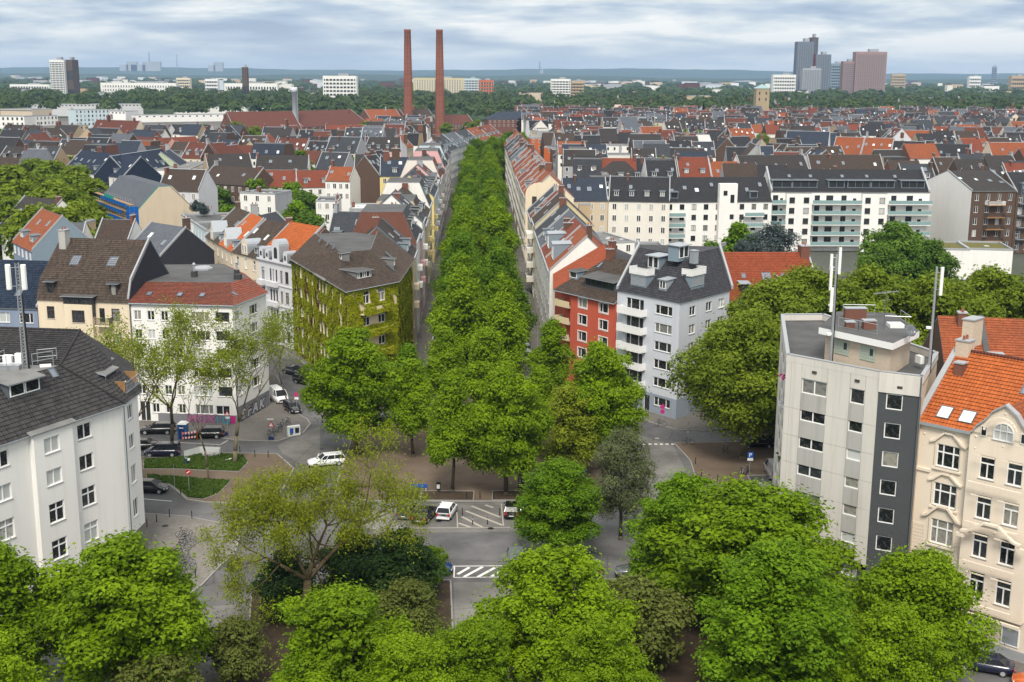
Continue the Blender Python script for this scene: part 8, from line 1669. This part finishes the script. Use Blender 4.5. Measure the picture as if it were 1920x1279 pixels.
# ---------------------------------------------------------------- street furniture
_bol = MB(); _bol.lathe([(.05, 0), (.05, .86), (.035, .92), (.001, .94)], 'black', 8); _bol = _bol.mesh('bollard'); _rng = MB(); _rng.lathe([(.054, .60), (.054, .66)], 'sign_white', 8); _rng.lathe([(.054, .74), (.054, .80)], 'sign_white', 8); _rng = _rng.mesh('reflective_ring')
for k, (px, py, lab, ring) in enumerate(((276, 990, 'black bollard nearest the shop front, left pavement', 0), (294, 981, 'black bollard second from the shop front', 0), (318, 971, 'black bollard third from the shop front', 0), (360, 974, 'black bollard hidden by the sparse tree on the left pavement', 0), (348, 1105, 'black bollard at the curved kerb end', 0), (367, 1085, 'black bollard before the curved kerb', 0), (867, 967, 'plain bollard left of the hatched bay', 0), (937, 967, 'plain bollard right of the hatched bay', 0), (886, 984, 'left bollard with white rings in the hatched bay', 1), (914, 984, 'right bollard with white rings in the hatched bay', 1), (875, 938, 'slim bollard on the plaza kerb, left one', 0), (900, 937, 'slim bollard on the plaza kerb, middle one', 0), (925, 938, 'slim bollard on the plaza kerb, right one', 0), (404, 850, 'bollard on the upper kerb of the grass strip, left one', 0), (450, 850, 'bollard on the upper kerb near the forked tree', 0), (478, 858, 'bollard at the gravel tip of the strip', 0), (503, 859, 'bollard right of the gravel tip', 0), (339, 929, 'pale bollard on the grass by the no-entry sign', 0), (401, 930, 'bollard on the grass by the young tree', 0), (1345, 905, 'wooden post on the right gravel island', 0), (1369, 903, 'thin post right of the wooden one', 0), (1304, 872, 'post at the curved kerb of the gravel island', 0), (1315, 895, 'post lower on the gravel island kerb', 0), (1402, 955, 'black bollard near the cargo bike', 0))):
    q = G(px, py); o = tag(mkobj('bollard', _bol, None, (q.x, q.y, 0.0 if 860 < px < 940 and py > 960 else .1)), lab, 'bollard', 'bollards around the square')
    if ring: mkobj('reflective_ring', _rng, o)
def post(px, py, h, label, name='sign_post', z=.1): q = G(px, py); o = thing(name, label, 'sign', (q.x, q.y, z)); b = MB(); b.tube((0, 0, 0), (0, 0, h), .032, None, 'zinc', 6); b.build('post', o, world=False); return o
def disc(o, z, rr, m, m2=None, y=-.05): b = MB(); b.tube((0, y, z), (0, y - .02, z), rr, None, m, 20); d = b.build('sign_plate', o, world=False); return d
def bar(o, x0, x1, z0, z1, m, y=-.085, rot=0): b = MB(); b.box((0, 0, -(z1 - z0) / 2), (x1 - x0, .01, z1 - z0), m); me = b.mesh('sign_symbol'); q = mkobj('sign_symbol', me, o, ((x0 + x1) / 2, y, (z0 + z1) / 2)); q.rotation_euler = (0, rot, 0); return q
o = post(355, 925, 2.6, 'round red no-entry sign on the grass strip'); disc(o, 2.5, .32, 'sign_red'); bar(o, -.22, .22, 2.44, 2.56, 'sign_white', rot=-.6)
o = post(993, 936, 2.8, 'blue arrow sign with small white plate on the plaza'); disc(o, 2.2, .42, 'sign_blue'); bar(o, -.25, .15, 2.2, 2.27, 'sign_white'); bar(o, -.02, .2, 2.24, 2.31, 'sign_white', rot=.7); bar(o, -.02, .2, 2.13, 2.2, 'sign_white', rot=-.7); bar(o, -.3, .3, 2.72, 3.05, 'sign_white', -.05); bar(o, -.18, -.02, 2.8, 2.96, 'gr_black'); bar(o, .04, .2, 2.8, 2.96, 'gr_black')
o = post(1405, 893, 3.0, 'blue parking sign with letter P on the right gravel island'); bar(o, -.35, .35, 2.3, 3.0, 'sign_blue', -.05); letters(o, 'P', (o.location.x, o.location.y - .07, o.location.z + 2.4), 0, .7, 'sign_white', .02); bar(o, -.35, .35, 1.9, 2.25, 'sign_white', -.05)
o = post(1241, 802, 3.1, 'post with two red no-stopping discs by the blue-grey house'); disc(o, 2.95, .33, 'mag'); disc(o, 2.25, .33, 'mag'); bar(o, -.2, .2, 2.92, 2.98, 'sign_blue', -.08, .78); bar(o, -.2, .2, 2.22, 2.28, 'sign_blue', -.08, .78)
o = post(557, 776, 3.0, 'no-stopping sign with white plate at the paved corner'); disc(o, 2.8, .33, 'mag'); bar(o, -.28, .28, 2.05, 2.4, 'sign_white', -.05)
o = post(509, 818, 2.4, 'triangular red warning sign leaning by the bicycles'); b = MB(); b.poly([(-.5, -.05, 1.2), (.5, -.05, 1.2), (0, -.05, 2.1)], 'sign_red'); b.poly([(-.3, -.07, 1.32), (.3, -.07, 1.32), (0, -.07, 1.86)], 'sign_white'); b.build('sign_plate', o, world=False); bar(o, -.5, .4, 2.2, 2.4, 'sign_white', -.05)
o = post(427, 802, 2.6, 'triangular warning sign before the graffiti wall'); b = MB(); b.poly([(-.45, -.05, 1.6), (.45, -.05, 1.6), (0, -.05, 2.4)], 'sign_red'); b.poly([(-.28, -.07, 1.7), (.28, -.07, 1.7), (0, -.07, 2.2)], 'sign_white'); b.build('sign_plate', o, world=False); bar(o, -.25, .35, 1.2, 1.5, 'sign_white', -.05)
o = post(1427, 962, 4.2, 'tall street-name post beside the cargo bike'); bar(o, -.9, -.04, 3.3, 3.5, 'sign_white', -.03); bar(o, -.12, .12, 2.0, 3.1, 'panel_white', -.06)
o = post(328, 920, 3.2, 'dark post on the grass strip left of the no-entry sign'); bar(o, -.06, .06, 2.7, 3.2, 'black', 0)
o = post(1289, 832, 3.0, 'slim post with stickers at the gravel island tip'); bar(o, -.07, .07, 1.4, 1.7, 'sign_white', -.04); bar(o, -.07, .07, 2.2, 2.4, 'sign_white', -.04)
# benches with blue seats
def bench(x, y, rz, label):
    o = thing('bench', label, 'bench', (x, y, .12), rz); b = MB()
    for k in range(4): b.box((0, .2 - k * .13, .43), (1.9, .11, .05), 'sign_blue')
    b.build('seat', o, world=False); b = MB()
    for k in range(3): b.box((0, .3 + k * .03, .55 + k * .14), (1.9, .04, .11), 'sign_blue')
    b.build('backrest', o, world=False)
    for s in (-.75, .75): b = MB(); b.box((s, 0, 0), (.14, .5, .43), 'concrete2'); b.build('leg', o, world=False)
for px, py, a, lab in ((787, 922, 180, 'blue bench left of the black plaza tree bed'), (1015, 917, 180, 'blue bench behind the arrow sign'), (1082, 897, 205, 'blue bench turned toward the right side street')): q = G(px, py); bench(q.x, q.y, R(a), lab)
q = G(822, 924); o = thing('notice_board', 'dark waste bin with white notice between bench and tree', 'bin', (q.x, q.y, .12)); b = MB(); b.box((0, 0, .3), (.5, .35, .9), 'black'); b.tube((0, .1, 0), (0, .1, .4), .04, None, 'black'); b.build('bin', o, world=False); b = MB(); b.box((0, -.18, .45), (.36, .02, .5), 'sign_white'); b.build('notice', o, world=False)
q = G(977, 918); o = thing('poster_column', 'dark sticker-covered cabinet beside the arrow sign', 'cabinet', (q.x, q.y, .12)); b = MB(); b.box((0, 0, 0), (.7, .45, 1.9), 'black'); b.build('cabinet', o, world=False); rs = np.random.RandomState(4)
for k in range(14): b = MB(); b.box((rs.uniform(-.22, .22), -.235, rs.uniform(.2, 1.6)), (.16, .012, .14), ('sign_white', 'gr_grey', 'sign_red', 'sign_white')[k % 4]); b.build('sticker', o, world=False)
# portable toilet, barrier, fence, boxes
q = G(344, 822); o = thing('portable_toilet', 'blue portable toilet with white roof before the graffiti wall', 'portable toilet', (q.x, q.y, .02), R(-6)); b = MB(); b.box((0, 0, 0), (1.15, 1.15, 2.05), 'toilet'); b.build('cabin', o, world=False); b = MB(); b.hexa([(-.62, -.62, 2.05), (.62, -.62, 2.05), (.62, .62, 2.05), (-.62, .62, 2.05), (-.4, -.5, 2.3), (.4, -.5, 2.3), (.4, .5, 2.3), (-.4, .5, 2.3)], 'panel_white'); b.build('roof', o, world=False); b = MB(); b.box((0, -.59, .1), (.75, .03, 1.8), 'car_blue'); b.build('door', o, world=False); b = MB(); b.box((0, -.61, 1.62), (.6, .01, .07), 'sign_white'); b.box((0, -.61, 1.5), (.6, .01, .07), 'sign_white'); b.build('sign_panel', o, world=False, kind='stuff')
q = G(356, 826); o = thing('road_barrier', 'red and white striped barrier beside the portable toilet', 'barrier', (q.x, q.y, 0), R(25)); b = MB()
for k in range(9):
    for z in (.95, .3): b.box((-.9 + k * .2, 0, z), (.2, .05, .25), 'sign_red' if k % 2 else 'sign_white')
b.build('striped_board', o, world=False); 
for s in (-.95, .95): b = MB(); b.box((s, 0, 0), (.08, .3, 1.3), 'car_orange'); b.build('support', o, world=False)
q = G(372, 858); o = thing('construction_fence', 'white site fence around rubble on the grass strip', 'fence', (q.x, q.y, .1))
for (a, c) in (((-1.6, -.7), (-.1, 1.2)), ((-.1, 1.2), (2.6, 1.0)), ((2.6, 1.0), (2.7, -.1))): b = MB(); b.add(box8((*a, .15), (c[0] - a[0], c[1] - a[1], 0), (.03, .03, 0), (0, 0, .85), 'panel_white')); b.build('panel', o, world=False)
b = MB(); rs = np.random.RandomState(3)
for k in range(16): b.box((rs.uniform(.6, 2.2), rs.uniform(-.2, .7), .0), (rs.uniform(.3, .6), rs.uniform(.3, .6), rs.uniform(.2, .55)), 'concrete2', rs.rand() * 3)
tag(b.build('rubble_heap'), None); bpy.data.objects['rubble_heap'].location = (q.x, q.y, .1); tag(bpy.data.objects['rubble_heap'], 'grey rubble heap inside the white site fence', 'rubble')
q = G(350, 873); o = thing('litter_bin', 'dark green litter bin at the path by the grass', 'bin', (q.x, q.y, .12)); b = MB(); b.lathe([(.2, 0), (.26, .1), (.27, .85), (.2, .95), (.001, .97)], 'car_teal', 10); b.build('bin', o, world=False); b = MB(); b.box((.3, -.1, .6), (.3, .25, .22), 'sign_white', .4); b.build('bag', o, world=False)
q = G(551, 818); o = thing('electricity_cabinet', 'white sticker-covered cabinet on the paved corner', 'cabinet', (q.x, q.y, .12), R(25)); b = MB(); b.box((0, 0, 0), (1.7, .5, 1.35), 'panel_white'); b.build('cabinet', o, world=False)
for x, w_, m_ in ((-.35, .5, 'sign_blue'), (.4, .55, 'car_navy'), (-.4, .4, 'car_teal')): b = MB(); b.box((x, -.26, .35 if m_ != 'car_teal' else .2), (w_, .02, .75 if m_ != 'car_teal' else .12), m_); b.build('poster', o, world=False)
for k, (px, py, lab) in enumerate(((423, 818, 'blue crate on the kerb below the graffiti'), (509, 826, 'dark blue crate at the foot of the bicycles'))): q = G(px, py); b = MB(); b.box((0, 0, 0), (.7, .5, .45), 'car_blue'); o = tag(b.build('crate'), lab, 'crate'); o.location = (q.x, q.y, .1); c = MB(); c.box((0, 0, .45), (.74, .54, .08), 'car_navy'); c.build('lid', o, world=False)
q = G(257, 1003); o = thing('street_box', 'orange box standing at the shop front of the white house', 'box', (q.x, q.y, .12)); b = MB(); b.box((0, 0, .5), (.4, .25, .8), 'car_orange'); b.tube((0, 0, 0), (0, 0, .5), .04, None, 'zinc'); b.build('box', o, world=False)
for px, py, lab in ((424, 866, 'yellow and white board lying on the grass'),): q = G(px, py); b = MB(); b.box((0, 0, 0), (1.5, .25, .08), 'offwhite'); o = tag(b.build('barrier_board'), lab, 'board'); o.location = (q.x, q.y, .2); o.rotation_euler = (0, -.1, .6)
# café parasols and lamp posts on the avenue
for k, (px, py) in enumerate(((992, 470), (985, 462))): 
    q = G(px, py); o = thing('parasol', ('near' if k == 0 else 'far') + ' one of two cream parasols on the avenue\'s right pavement', 'parasol', (q.x, q.y, .1)); b = MB(); b.lathe([(2.0, 2.3), (1.1, 2.75), (.02, 3.0)], 'offwhite', 8); b.build('canopy', o, world=False); b = MB(); b.tube((0, 0, 0), (0, 0, 3), .03, None, 'wood'); b.build('pole', o, world=False)
for k, y in enumerate((200, 232, 270, 330, 380)): 
    x = AX(y) + 9.4; o = thing('street_lamp', f'slim grey street lamp on the avenue\'s right pavement, {ORD[k]} from the square', 'lamp', (x, y, .1), 0, 'street lamps of the avenue'); b = MB(); b.tube((0, 0, 0), (0, 0, 7), .07, .04, 'zinc', 6); b.tube((0, 0, 7), (-1.3, 0, 7.3), .03, None, 'zinc', 5); b.build('post', o, world=False); b = MB(); b.box((-1.4, 0, 7.22), (.6, .22, .1), 'zinc'); b.build('lamp_head', o, world=False)
# manhole covers
for px, py in ((823, 977), (1232, 822), (604, 842), (310, 988), (920, 991)): q = G(px, py); b = MB(); b.lathe([(.36, .014), (.001, .016)], 'black' if px != 1232 else 'kerb', 16, (q.x, q.y, 0 if px != 310 else .12)); b.build('manhole_cover', road)
# ---------------------------------------------------------------- haze over the whole place
hm = bpy.data.materials.new('haze_air'); hm.use_nodes = True; t = hm.node_tree; t.nodes.clear(); out = N(t, 'ShaderNodeOutputMaterial'); pv = N(t, 'ShaderNodeVolumePrincipled', i={'Color': (.42, .62, .9, 1), 'Density': HAZE, 'Anisotropy': .0}); LK(t, pv.outputs[0], out.inputs['Volume'])
if HAZE > 0:
    b = MB(); b.box((0, 7700, -1.4), (28600, 17000, 220), 'white'); me = b.mesh('haze'); me.materials.clear(); me.materials.append(hm); hzo = mkobj('haze', me); tag(hzo, 'thin blue haze over the whole city', 'haze', kind='stuff')
